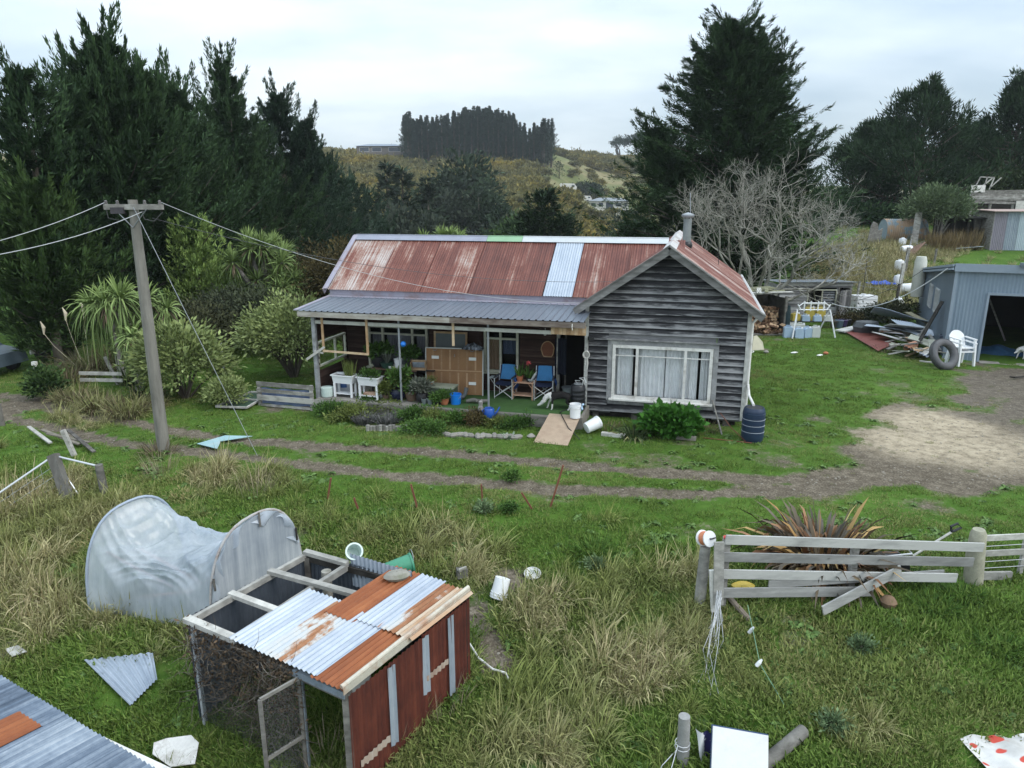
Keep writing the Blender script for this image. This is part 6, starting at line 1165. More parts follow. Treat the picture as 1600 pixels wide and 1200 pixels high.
    fr2(V3(c1.x,c1.y,zb),V3(c1.x,c1.y,zt)); fr2(V3(c0.x-.02,c0.y-.02,zb),V3(c0.x-.02,c0.y-.02,zt)); d=obj('door',b,GREYW,t); b=B(); b.grid(lambda u,v_: V3(c0.x+od.x*u,c0.y+od.y*u,zb+(zt-zb)*v_),3,5,uvs=(.55,1.3)); obj('door_netting',b,NETW,d)
    b=B(); b.beam(P(.70,-.01,-.06),P(1.0,-.01,-.06),.05,.09); obj('door_lintel',b,plain('blue grey post',(0,0,0)),t)
    b=B(); b.box(P(.80,.35,-.7),(.25,.05,.4)); obj('hanging_feeder',b,CLEANW,t)
hen()
b=B(); b.lathe([(.01,-.06),(.15,-.05),(.20,.0),(.15,.05),(.01,.065)],16,Matrix.Diagonal((1,.62,1,1)),cap=False); obj('roof_stone',b,plain('grey field stone',(.22,.21,.18),.9,.25,5.,dirt=(.12,.13,.08)),None,'flat grey stone weighing down the back of the hen house roof','stone',M=at(hp(.63,.93,.13),.3),smooth=True)
t=T('plastic_pot','green plastic bucket on its side behind the hen house roof','bucket',at(hp(.52,1.12,-.02),.4)); b=B(); b.lathe([(.12,-.2),(.15,.18),(.165,.18),(.165,.21),(.14,.21),(.11,-.18)],20,Matrix.Rotation(1.45,4,'Y')); obj('body',b,plain('sea green plastic',(.05,.22,.13),.4,.15,4.),t,smooth=True); b=B(); b.tube([(.2,.12*math.cos(a),.12+.12*math.sin(a)) for a in np.linspace(0,PI,8)],.005,5); obj('handle',b,STEEL,t)
t=T('pale_pail','pale green bucket hanging by the far corner of the hen house','bucket',at(hp(.245,1.10,.06),.4)); b=B(); b.lathe([(.01,-.12),(.10,-.12),(.125,.12),(.135,.12),(.135,.14),(.11,.14),(.09,-.1),(.01,-.1)],20,Matrix.Rotation(.9,4,'X'),cap=False); obj('body',b,plain('pale green tub',(0,0,0)),t,smooth=True)
# shed roof in the bottom left corner
def corner_shed():
    z=-.17; P0,P1=[(lambda r:V3(r.x,r.y,0)*((z-H)/r.z)+V3(0,0,z))(ray(*q_)) for q_ in ((2,1056),(244,1201))]; u=(P1-P0); u.z=0; Lw=u.length; u.normalize(); v=V3(-u.y,u.x,0)*-1; v.z=.10; v.normalize(); t=T('corner_shed','low lean to with a bluish corrugated iron roof in the bottom left corner','shed',at((P0.x,P0.y,float(hz(P0.x,P0.y))))); Mi=t.matrix_world.inverted()
    nn=V3(-u.y*0,0,1); x=-1.1; i=0
    while x<Lw+.9:
        b=B(); tt=.35+.35*rnd.random(); m=BZINC
        if i in (1,2): m=ZRUST if i==3 else BZINC; tt=.62 if i==1 else .36
        b.corr(Mi@(P0+u*x+V3(0,0,.005*(i%2))),u,v,.72,3.6,.085,.019,nv=6,t=tt,u0=x,nrm=(0,-.1,1),dent=.004); obj('roof_sheet',b,m,t,smooth=True); x+=.66; i+=1
    b=B(); b.corr(Mi@(P0+u*(Lw*.30)+V3(0,0,.014)+v*.28),u,v,.56,3.2,.085,.019,nv=4,t=.35,u0=Lw*.30,nrm=(0,-.1,1),ragged=.12); obj('rusty_sheet',b,ORUST,t,smooth=True)
    b=B(); b.slab([Mi@(P0-u*1.+v*.08+V3(0,0,-.03)),Mi@(P1+u*.8+v*.08+V3(0,0,-.03)),Mi@(V3(P1.x+u.x*.8+v.x*.08,P1.y+u.y*.8+v.y*.08,-1.5)),Mi@(V3(P0.x-u.x+v.x*.08,P0.y-u.y+v.y*.08,-1.5))],.03); obj('wall',b,DARKW,t)
    for k in (0,.5,1.): q=P0.lerp(P1,k)+v*3.2; b=B(); b.beam(Mi@V3(q.x,q.y,float(hz(q.x,q.y))-.2),Mi@V3(q.x,q.y,z+.28),.09,.09,(1,0,0)); obj('post',b,GREYW,t)
    b=B(); b.slab([Mi@(P0+u*(Lw*.68)-v*.03+V3(0,0,-.06)),Mi@(P1+u*.2-v*.16+V3(0,0,-.10)),Mi@(P1+u*.2+v*.3+V3(0,0,-.06)),Mi@(P0+u*(Lw*.68)+v*.3+V3(0,0,-.06))],.02); obj('white_lining',b,PWHITE,t)
corner_shed()
# sheets and boards lying in the grass
def ground_sheet(name,label,pts,mat,dz=.06,cat='sheet',corr=False,th=.012):
    W=[gp(x,y)+V3(0,0,dz) for x,y in pts]; c=sum(W,Vector())/len(W)
    if not corr: b=B(); b.slab([p-c for p in W][::-1] if (W[1]-W[0]).cross(W[2]-W[0]).z<0 else [p-c for p in W],th)
    else:
        b=B(); a0,a1,a3=W[0]-c,W[1]-c,W[3]-c; a2=W[2]-c; nu=int((a1-a0).length/.013)
        L3=(a3-a0).length; nv=int(L3/.014); b.grid(lambda u,v:(a0.lerp(a1,u)).lerp(a3.lerp(a2,u),v)+V3(0,0,.012*math.sin(v*L3/.115*2*PI)+.03*math.sin(u*3)*math.sin(v*2.5)),6,nv,t=.55); b.uv=[[(q[1]*L3,q[0]*(a1-a0).length) for q in u_] for u_ in b.uv]
    return obj(name,b,mat,None,label,cat,M=at(c),smooth=corr)
ground_sheet('iron_sheet','pale corrugated iron sheet lying in the grass left of the hen house',[(133,1040),(205,1112),(247,1070),(240,1028)],ZINC,.10,corr=True)
ground_sheet('white_board','broken white board lying in the grass at the bottom left',[(242,1172),(262,1165),(300,1160),(312,1172),(306,1205),(268,1210),(240,1190)],PWHITE,.12,'board')
ground_sheet('timber_offcut','small grey plank end in the long grass at the left edge',[(10,1024),(30,1018),(44,1028),(20,1036)],GREYW,.12,'offcut')
for p in ((-5.75,9.2,.5),(-5.3,9.45,.32),(-5.95,9.35,.3)): NOGO.append(p)
ground_sheet('road_sheet','pale turquoise sheet lying across the track by the power pole',[(308,696),(352,683),(395,684),(345,692),(340,704)],plain('turquoise sheet',(.26,.40,.42),.6,.18,3.,dirt=(.36,.36,.32)),.05)
def bucket_w(label,M,r,h,**k): return bucket(label,M,r,h,CLEANW,**k)
p=gp(784,928); bucket_w('white bucket tipped upside down in the dead grass right of the hen house',Matrix.Translation(p+V3(.02,0,.30))@Matrix.Rotation(PI-.35,4,'X')@Matrix.Rotation(-.25,4,'Y'),.145,.34,group=None,handle=False,rings=True)
b=B(); b.lathe([(.01,0),(.13,0),(.135,.012),(.15,.014),(.155,.0)],26,cap=False); obj('plastic_disc',b,plain('grey white lid',(.55,.55,.53),.5,.12,6.,dirt=(.35,.32,.28)),None,'round white bucket lid lying in the grass right of the tipped bucket','lid',M=at(gp(832,900)+V3(0,0,.05),0,1,(.25,0)),smooth=True)
b=B(); b.tube([gp(x,y)+V3(0,0,z) for x,y,z in ((733,1015,.12),(748,1035,.08),(770,1050,.05),(790,1056,.05),(797,1070,.05))],.016,6); obj('white_hose',b,PWHITE,None,'length of white hose lying by the right rear corner of the hen house','hose')
t=T('broken_crate','small crumpled grey box at the back right corner of the hen house','box',at(gp(722,906)+V3(0,0,.05),.3)); b=B(); b.box((0,0,.09),(.18,.14,.16)); b.box((.0,-.05,.18),(.16,.03,.06),.4); obj('carton',b,GREYW,t)
# rusty standards
for px,py,tx,ty,lab in ((510,780,517,747,'rusty iron standard leaning slightly right, furthest left of the row'),(565,800,553,778,'short rusty standard leaning left below the track'),(655,795,642,757,'rusty iron standard leaning left, in the middle of the row'),(755,788,752,757,'short upright rusty standard by the grey thistle'),(838,795,815,770,'thin rusty standard leaning hard left'),(857,792,880,727,'tallest rusty standard, leaning right at the edge of the track')):
    p=gp(px,py); q=atY(tx,ty,p.y); b=B(); b.beam(p-V3(0,0,.15),q,.035,.035,(0,1,0)); b.beam(p+V3(0,.02,-.15),q+V3(0,.02,0),.012,.05,(0,1,0)); obj('fence_standard',b,ORUSTP,None,lab,'stake','rusty fence standards')
# right hand board fence
def board_fence():
    L0=ground(3.22,9.92); R0=ground(7.56,10.5); t=T('board_fence','grey four rail board fence with a loose sagging board, right foreground','fence',at(L0)); Mi=t.matrix_world.inverted()
    FB=wood('silvered fence board',(.17,.17,.165),(.28,.28,.27),(.42,.42,.40),(1.5,5,9),.66,.85,.3)
    def rail(a,c,w=.15): b=B(); b.beam(Mi@a,Mi@c,.028,w); obj('rail',b,FB,t)
    y=-.06
    rail(V3(3.25,9.88,1.02),V3(7.6,10.44,.60)); rail(V3(3.22,9.86,.74),V3(7.45,10.40,.36)); rail(V3(3.24,9.86,.45),V3(7.2,10.36,.10)); rail(V3(3.26,9.84,.14),V3(5.75,10.15,-.02),.16); rail(V3(4.0,9.95,.22),V3(7.0,10.4,.16),.12)
    b=B(); b.beam(Mi@V3(4.78,9.72,-.10),Mi@V3(6.15,10.16,.36),.028,.17,t=.6); obj('loose_board',b,FB,t)
    for x,yy,h_ in ((3.30,9.98,1.18),(5.45,10.28,.9)): b=B(); g_=ground(x,yy); b.beam(Mi@(g_-V3(0,0,.3)),Mi@(g_+V3(0,0,h_)),.10,.10,(0,1,0)); obj('post',b,GREYW,t)
    b=B(); b.beam(Mi@V3(3.13,9.80,1.02),Mi@V3(3.16,9.70,.02),.15,.035,(0,1,0)); b.beam(Mi@V3(3.06,9.80,.55),Mi@V3(3.12,9.74,-.12),.10,.06,(0,1,0)); obj('post_board',b,PALEW,t)
    b=B(); b.tube([Mi@V3(3.24,9.95,1.02),Mi@V3(3.34,9.93,1.05),Mi@V3(3.44,9.95,.97)],.03,8); obj('red_cap',b,plain('red plastic',(.55,.06,.05),.4,.15,5.),t,smooth=True)
board_fence()
b=B(); b.tube([V3(3.15,9.8,.1),V3(3.16,9.68,-.7)],.02,6); obj('iron_stake',b,ORUSTP,None,'dark iron stake standing below the pale post of the board fence','stake')
g=random.Random(31); b=B()
for i in range(16):
    a=V3(3.16+g.gauss(0,.03),9.70,.15+g.random()*.12); c=gp(1080+g.random()*45,1000+g.random()*90); m=a.lerp(c,.5)+V3(g.gauss(0,.08),g.gauss(0,.05),-.1+g.gauss(0,.05)); b.tube([a,a.lerp(m,.5)+V3(g.gauss(0,.02),0,-.04),m,m.lerp(c,.5)+V3(0,0,-.02),c],.0045,4,cap=False)
obj('loose_wires',b,STEELG,None,'tangle of loose fence wires hanging down from the pale fence post','wire')
t=T('fence_reel','white and orange fence tape reel on top of a short pale post','reel',at(V3(3.02,10.12,.92),.5,1,(1.25,0))); b=B(); b.lathe([(.02,-.09),(.125,-.09),(.125,-.07),(.08,-.06),(.08,.06),(.125,.07),(.125,.09),(.02,.09)],26); obj('drum',b,CLEANW,t,smooth=True); b=B(); b.lathe([(.082,-.055),(.108,-.05),(.108,.05),(.082,.055)],26,cap=False); obj('tape',b,plain('orange tape',(.55,.20,.10),.7,.2,9.),t,smooth=True); b=B(); b.tube([(.0,0,.09),(0,0,.12),(.09,0,.12)],.012,6); obj('crank',b,BLACKP,t)
b=B(); p=ground(3.0,10.15); b.tube([p-V3(0,0,.2),p+V3(.02,0,.55),p+V3(.03,0,.98)],[.09,.085,.08],10); obj('short_post',b,PALEW,None,'short round pale post under the fence reel','post',smooth=True)
t=T('strainer_post','thick lichened round timber post at the right end of the board fence','post',at(ground(7.66,10.62),0,1,(0,-.08))); b=B(); b.tube([(0,0,-.4),(0,0,.45),(.02,0,.86),(.02,0,.93)],[.15,.14,.12,.09],12); obj('post',b,plain('lichened post',(.30,.29,.22),.95,.3,7.),t,smooth=True)
t=T('rail_fence','low two rail fence running out of the right edge behind the strainer post','fence',at(ground(8.3,10.7))); Mi=t.matrix_world.inverted(); b=B(); [b.beam(Mi@V3(7.75,10.68,z),Mi@V3(9.6,10.9,z-.02),.03,.10) for z in (.64,.36)]; b.beam(Mi@V3(7.7,10.6,-.0),Mi@V3(8.3,10.65,-.02),.05,.14); obj('rail',b,PALEW,t); b=B(); [b.tube([Mi@V3(7.75,10.66,z),Mi@V3(9.6,10.88,z)],.006,5) for z in (.5,.22,.1)]; obj('wire',b,STEEL,t)
for x in (8.55,9.4): b=B(); g_=ground(x,10.8); b.beam(Mi@(g_-V3(0,0,.2)),Mi@(g_+V3(0,0,.75)),.06,.06,(0,1,0)); obj('post',b,GREYW,t)
# red flax behind the fence
PH1=leafmat('bronze flax leaf',(.028,.022,.014),(.12,.09,.055),.45,spec=.4); PH2=leafmat('golden dead flax leaf',(.30,.17,.06),(.55,.40,.18),.6); PH3=leafmat('rust flax leaf',(.13,.06,.028),(.28,.16,.085),.6)
strap_plant('flax_bush','large bronze red flax with drooping tan leaves behind the board fence',ground(5.35,11.15),860,1.9,.078,1.05,((PH1,.60),(PH2,.15),(PH3,.25)),840,1.05,'plant',.42)
# mower and frame behind the fence
t=T('old_trolley','rusty silver trolley frames lying behind the right part of the board fence','trolley',at(ground(6.3,10.85),.1)); b=B(); b.tube([(-.4,0,.35),(.45,0,.40),(.5,.3,.42),(-.4,.3,.38),(-.4,0,.35)],.018,7); b.tube([(-.3,.1,.1),(-.35,0,.38)],.018,7); b.tube([(.4,.1,.1),(.45,0,.4)],.018,7); obj('frame',b,STEELG,t); b=B(); b.box((.02,.12,.30),(.7,.3,.05)); obj('tray',b,plain('dark tray',(.07,.07,.075),.6,.3,5.),t)
for x in (-.3,.38): b=B(); b.lathe([(.03,-.03),(.10,-.03),(.11,0),(.10,.03),(.03,.03)],16,Matrix.Translation((x,.05,.11))@Matrix.Rotation(PI/2,4,'X')); obj('wheel',b,BLACKP,t,smooth=True)
t=T('garden_fork','long handled tool with a black D grip leaning on the fence by the strainer post','tool',at(ground(7.0,10.7))); b=B(); b.tube([(-.35,0,.45),(.22,0,.88)],.02,7); obj('shaft',b,PALEW,t); b=B(); b.tube([(.22,0,.88),(.20,0,.98),(.30,0,1.03),(.37,0,.96),(.24,0,.89)],.022,7); obj('grip',b,BLACKP,t,smooth=True)
b=B(); b.lathe([(.01,0),(.10,.02),(.13,.10),(.08,.17),(.01,.19)],9); obj('clay_stone',b,plain('brown stone',(.20,.13,.08),.9,.3,6.),None,'brown stone under the end of the loose fence board','stone',M=at(ground(5.95,10.02)),smooth=True)
b=B(); b.lathe([(.02,0),(.14,.03),(.16,.10),(.1,.14)],14,Matrix.Diagonal((1.2,.7,1,1))); obj('yellow_pot',b,plain('yellow plastic',(.42,.30,.04),.5,.2,5.),None,'mustard yellow plastic dish behind the lowest fence rail','pot',M=at(ground(3.75,10.35),0),smooth=True)
b=B(); b.tube([gp(1132,935)+V3(0,0,.1),gp(1170,972)+V3(0,0,.04)],.045,8); obj('fallen_post',b,plain('brown log',(.16,.13,.10),.9,.3,6.),None,'short fallen branch in the grass right of the pale fence post','branch')
# bottom right things
t=T('round_fence_post','round grey fence post standing in the long grass at the bottom centre','post',at(gp(1068,1192))); b=B(); b.tube([(0,0,-.2),(-.02,0,.32),(-.03,0,.68)],[.075,.075,.07],14); obj('post',b,plain('grey round post',(.26,.26,.25),.9,.25,6.),t,smooth=True); b=B(); [b.tube([(-.03+.09*math.cos(a),.09*math.sin(a),z) for a in np.linspace(0,6.28,12)],.006,5) for z in (.30,.24)]; b.tube([(-.1,-.05,.3),(-.2,-.2,.1),(-.15,-.25,-.1)],.006,5); b.tube([(-.1,-.05,.25),(-.3,-.15,.1),(-.4,-.2,-.1)],.006,5); obj('wire',b,STEELG,t)
b=B(); b.tube([gp(1190,1206)+V3(0,0,.08),gp(1255,1150)+V3(0,0,.08)],[.085,.08],14); obj('log',b,GREYW,None,'grey round log lying in the grass at the bottom edge','log',smooth=True)
t=T('white_box','clean white box panel standing at the bottom edge beside the round post','box',at(ground(2.66,6.9,.05),-.18,1,(-.75,.05))); b=B(); b.box((0,0,.28),(.64,.07,.56)); obj('body',b,plain('scuffed white panel',(.58,.58,.57),.5,.08,2.,dirt=(.45,.44,.41)),t); b=B(); b.box((0,.05,.29),(.66,.03,.58)); obj('rear_panel',b,plain('navy edge',(.02,.05,.12),.5,.2,4.),t)
n=NT('navy and white cloth'); v=n.coord('UV',(1,1,1)); sx=n.node('ShaderNodeSeparateXYZ'); n.L.new(v,sx.inputs[0]); ns=n.noise(n.coord('UV',(5,9,1)),1.,2.); wv=n.math('ADD',sx.outputs[0],n.math('MULTIPLY',n.math('SUBTRACT',ns,.5),.25)); f=n.math('MULTIPLY',n.math('GREATER_THAN',wv,.35),n.math('LESS_THAN',ns,.62)); CL=n.out(n.mix(f,(.62,.63,.64),(.03,.028,.11)),.9)
b=B(); b.grid(lambda u,v:(.02+.26*u+.10*v,-.02-.05*math.sin(u*7+v*3),.50-.55*v-.16*u+.03*math.sin(v*9+u*3)),12,14); b.grid(lambda u,v:(.02+.26*u+.10*v,.0-.05*math.sin(u*7+v*3),.50-.55*v-.16*u+.03*math.sin(v*9+u*3)),12,14); obj('bundled_cloth',b,CL,None,'navy and white printed cloth hung between the round post and the white box','cloth',M=at(gp(1080,1192)),smooth=True)
n=NT('white bag with red print'); v=n.coord('UV'); ns=n.noise(v,3.4,1.5,.5); f=n.ramp(ns,[(.575,(0,)*3),(.60,(1,)*3)]); RB=n.out(n.mix(f,n.ramp(n.noise(n.coord('UV',(2,2,1)),1.,5.),[(.35,(.38,.37,.35)),(.6,(.58,.57,.55))]),(.45,.06,.04)),.7)
c=gp(1575,1185); b=B(); b.grid(lambda u,v:((u-.42)*.95,(v-.62)*.75+.05*u,.06+.03*math.sin(u*8)*math.sin(v*7)+.015*math.sin(u*19+v*5)-.03*abs(u-.5)),24,18); obj('fabric_bag',b,RB,None,'white fabric with red printed shapes lying in the grass at the bottom right corner','cloth',M=at(c),smooth=True); NOGO.append((c.x+.1,c.y-.1,.55))
b=B(); b.tube([gp(1166,968)+V3(0,0,.25),gp(1186,1052)+V3(0,0,.15),gp(1235,1120)+V3(0,0,.02)],.006,5); obj('electric_string',b,plain('green cord',(.12,.22,.14),.7,.2,4.),None,'thin green electric fence cord slanting down across the grass','cord')
for px,py,lab in ((1184,1052,'small white plastic insulator on the slanting green cord, lower one'),(1172,1000,'small grey plastic insulator near the fence post, upper one')): b=B(); b.lathe([(.012,-.06),(.028,-.05),(.028,.02),(.012,.07)],8,Matrix.Rotation(.6,4,'Y')); obj('insulator',b,CLEANW if px>1180 else STEELG,None,lab,'insulator',M=at(gp(px,py)+V3(0,0,.16)))
# broken fence, gate and posts at the left
t=T('wire_gate','galvanised pipe gate frame with wire at the left edge','gate',at(gp(100,768))); Mi=t.matrix_world.inverted(); a=gp(98,768); hi=atY(84,712,a.y); r=gp(165,768); rh=atY(152,728,r.y); lft=atY(-30,790,a.y-1.0); PIPE=plain('pale pipe',(.48,.50,.52),.4,.1,4.,.4)
b=B(); b.tube([Mi@hi,Mi@rh],.022,8); b.tube([Mi@hi,Mi@lft],.022,8); b.tube([Mi@(hi-V3(0,0,.08)),Mi@gp(122,772)],.02,8); obj('pipe',b,PIPE,t); b=B(); [b.tube([Mi@(hi.lerp(a,k)),Mi@(lft-V3(0,0,.75*k))],.005,4) for k in (.25,.5,.75,1)]; [b.tube([Mi@(hi.lerp(lft,k)),Mi@(a.lerp(lft-V3(0,0,.8),k))],.004,4) for k in (.2,.4,.6,.8)]; obj('wire',b,STEEL,t)
b=B(); b.beam(Mi@(hi-V3(0,.02,-.03)),Mi@(gp(108,782)-V3(0,0,.1)),.2,.16,(0,1,0)); obj('post',b,wood('split post',(.10,.095,.085),(.17,.165,.15),(.26,.25,.23),(6,6,1)),t)
p=gp(164,772); q=atY(154,726,p.y); b=B(); b.tube([p-V3(0,0,.1),q],[.085,.08],12); obj('fence_post',b,GREYW,None,'round grey fence post at the right end of the pipe gate','post','posts of the old fence at the left',smooth=True)
p=gp(118,712); q=atY(98,672,p.y); b=B(); b.beam(p-V3(0,0,.1),q,.10,.09,(0,1,0)); obj('fence_post',b,GREYW,None,'square grey post leaning left over the broken rails below the track','post','posts of the old fence at the left')
for (a,c,lab) in (((47,679),(80,698),'short pale broken rail lying left of the leaning post'),((68,684),(125,700),'long broken rail lying behind the leaning post'),((108,684),(148,712),'dark broken rail slanting down to the right of the leaning post'),((76,690),(140,697),'thin grey rail lying across the other broken rails')):
    A=gp(*a)+V3(0,0,.22); C=gp(*c)+V3(0,0,.10); b=B(); b.beam(A,C,.09,.03); obj('broken_rail',b,GREYW if 'pale' in lab else DARKW if 'dark' in lab else plain('old rail',(.17,.15,.12),.9,.3,6.),None,lab,'rail','broken rails of the old fence')
b=B(); p=gp(4,665); b.tube([p-V3(0,0,.2),p+V3(-.02,0,.62)],.075,10); obj('fence_post',b,DARKW,None,'dark post cut by the left edge beside the track','post','posts of the old fence at the left',smooth=True)
p=gp(62,600); b=B(); b.tube([p-V3(0,0,.1),p+V3(-.06,0,.75)],.06,8); b.box(p+V3(-.06,0,.72),(.13,.13,.12)); obj('marker_post',b,PWHITE,None,'white topped marker post by the bend of the track','post')
t=T('slat_rails','weathered fence rails half hidden in the tall dry grass by the toetoe','fence',at(gp(165,600))); Mi=t.matrix_world.inverted(); b=B(); [b.beam(Mi@(gp(128,612)+V3(0,0,z)),Mi@(gp(194,612)+V3(0,0,z-.02)),.03,.11) for z in (.62,.40)]; obj('rail',b,PALEW,t); b=B(); b.beam(Mi@(gp(186,600)-V3(0,0,.1)),Mi@(gp(186,600)+V3(-.35,0,.95)),.11,.05,(0,1,0)); obj('post',b,GREYW,t)
for px,py,h_,lab in ((352,585,1.15,'thin grey post between the two rhododendrons'),): p=gp(px,py); b=B(); b.tube([p-V3(0,0,.1),p+V3(-.06,0,h_)],.045,8); obj('fence_post',b,GREYW,None,lab,'post')
t=T('gate_post','grey post with a short rail at the right of the round rhododendron','post',at(gp(357,628))); b=B(); b.tube([(0,0,-.1),(-.05,0,.62)],.08,10); b.beam((-.35,0,.55),(.0,0,.5),.10,.04); obj('post',b,GREYW,t)
# slatted fence left of the porch with blue tarpaulin
t=T('slat_fence','low grey slatted fence left of the porch with blue sheet showing through','fence',at(gp(450,630))); Mi=t.matrix_world.inverted(); a=gp(404,634); c=(HM@V3(-7.86,-1.36,0)); c.z=0; b=B()
for z,w,o in ((.68,.13,0),(.48,.11,-.03),(.27,.16,-.05),(.02,.07,.02)): b.beam(Mi@(a+V3(0,o,z+.02)),Mi@(c+V3(0,o,z)),.03,w)
obj('slat',b,GREYW,t)
for k in (0.03,.95): p=a.lerp(c,k)+V3(0,.05,0); b=B(); b.beam(Mi@(p-V3(0,0,.2)),Mi@(p+V3(0,0,.74)),.09,.09,(0,1,0)); obj('post',b,GREYW,t)
b=B(); b.grid(lambda u,v: Mi@(a.lerp(c,.05+.9*u)+V3(0,.12+.05*math.sin(u*16),.05+.50*v)),20,4); obj('blue_sheet',b,plain('blue grey tarpaulin',(.15,.20,.33),.5,.35,4.),t,smooth=True)
W=[gp(338,640),gp(386,642),gp(424,619),gp(392,617)]; c=sum(W,Vector())/4; t=T('mesh_frame','long timber frame with green mesh lying on the grass in front of the slatted fence','frame',at(c)); b=B(); Q=[p-c+V3(0,0,.10) for p in W]
for i in range(4): b.beam(Q[i],Q[(i+1)%4],.06,.05)
b.beam(Q[0].lerp(Q[3],.5),Q[1].lerp(Q[2],.5),.06,.05); obj('timber_frame',b,PALEW,t); b=B(); b.slab([q+V3(0,0,-.02) for q in Q],.004); obj('mesh_panel',b,plain('green mesh',(.035,.07,.04),.8,.2,9.),t)
# old car under the trees
def old_car():
    p=gp(8,604)+V3(-2.6,3.4,0); t=T('old_car','derelict grey blue car under the dark trees at the left edge of the track','car',at(p,-.15)); CB=plain('faded car paint',(.07,.095,.115),.4,.25,2.,.2); b=B()
    prof=[(-2.1,.35),(-2.1,.8),(-1.5,.92),(-.9,1.35),(.5,1.38),(1.15,.95),(2.0,.82),(2.1,.4)]
    b.slab([(x,-.8,z) for x,z in prof],1.6); 
    obj('body',b,CB,t)
    for a in ([(-1.35,.95),(-.85,1.29),(-.15,1.31),(-.15,.95)],[(-.05,.95),(-.05,1.31),(.42,1.30),(.95,.97)]): b=B(); b.slab([(x,-.815,z) for x,z in a],.02); obj('window',b,BLACKP,t)
    for x in (-1.35,1.3):
        for s in (-1,1): b=B(); b.lathe([(.18,-.1),(.30,-.09),(.31,0),(.30,.09),(.18,.1)],18,Matrix.Translation((x,s*.72,.31))@Matrix.Rotation(PI/2,4,'X')); w=obj('wheel',b,BLACKP,t,smooth=True)
    b=B(); b.box((2.07,-.55,.65),(.06,.22,.14)); obj('headlight',b,PWHITE,t); b=B(); b.box((2.07,.55,.65),(.06,.22,.14)); obj('headlight',b,PWHITE,t)
old_car()
# weeds in the foreground grass
THI=leafmat('grey thistle',(.06,.10,.045),(.18,.25,.12),.8)
for px,py,r,mt,lab in ((755,800,.36,THI,'grey thistle clump beside the short rusty standard'),(1345,1018,.24,THI,'grey green thistle in the right foreground grass'),(795,800,.3,LEAFM,'green weed clump right of the grey thistle'),(1300,1140,.22,THI,'faint grey weed low in the grass at the bottom right'),(930,890,.22,THI,'small grey weed above the tussocks in the middle'),(800,750,.25,LEAFM,'small weed at the edge of the track')): tp=gp(px,py); r*=.55; shrub('weed_clump',lab,at(tp),(r,r*.7,.12),.08,26,26,.06,.06,mt,860+px,.4,'plant','weeds in the foreground',3,.01)
DK=leafmat('dock leaf',(.03,.065,.018),(.10,.17,.05),.5)
for px,py,L,n_,lab in ((1222,1075,.34,22,'broad leaved dock plant in the right foreground grass'),(1192,968,.26,30,'leafy green dock plant below the left end of the board fence'),(1170,905,.25,18,'small dock plant under the fence rails')): strap_plant('dock_plant',lab,gp(px,py),n_,L,.085,.8,((DK,1.),),880+px,1.3,'plant',.06,'dock plants')
for px,py,L,lab in ((930,865,.55,'tall green grass tussock below the track, alone in the short grass'),(1460,950,.42,'tall dark green grass clump right of the loose fence board'),(1500,930,.40,'green grass clump under the strainer post'),(1420,905,.4,'green grass grown up over the lower fence rails'),(1565,1015,.4,'dark green grass clump by the right edge')): strap_plant('grass_tussock',lab,gp(px,py),420,L,.012,.8,((leafmat('tall green blade',(.02,.05,.008),(.09,.17,.03)),1.),),900+px,.85,'plant',.3,'green tussocks on the right')
g=np.random.default_rng(44)
for px,py,lab in ((600,1150,'seeding grass stalks against the red wall of the hen house'),(690,1100,'seeding grass stalks at the far end of the red wall'),(510,1190,'seeding grass stalks in the hen house doorway'),(250,740,'dry seed stalks left of the power pole'),(400,770,'dry dock stalks below the track right of the pole')):
    strap_plant('seed_grass',lab,gp(px,py),90,.75 if px<500 else .62,.007,.25,((leafmat('seed stalk',(.16,.12,.08),(.45,.37,.27)),1.),),920+px,.5,'plant',.35,'seeding grass stalks')
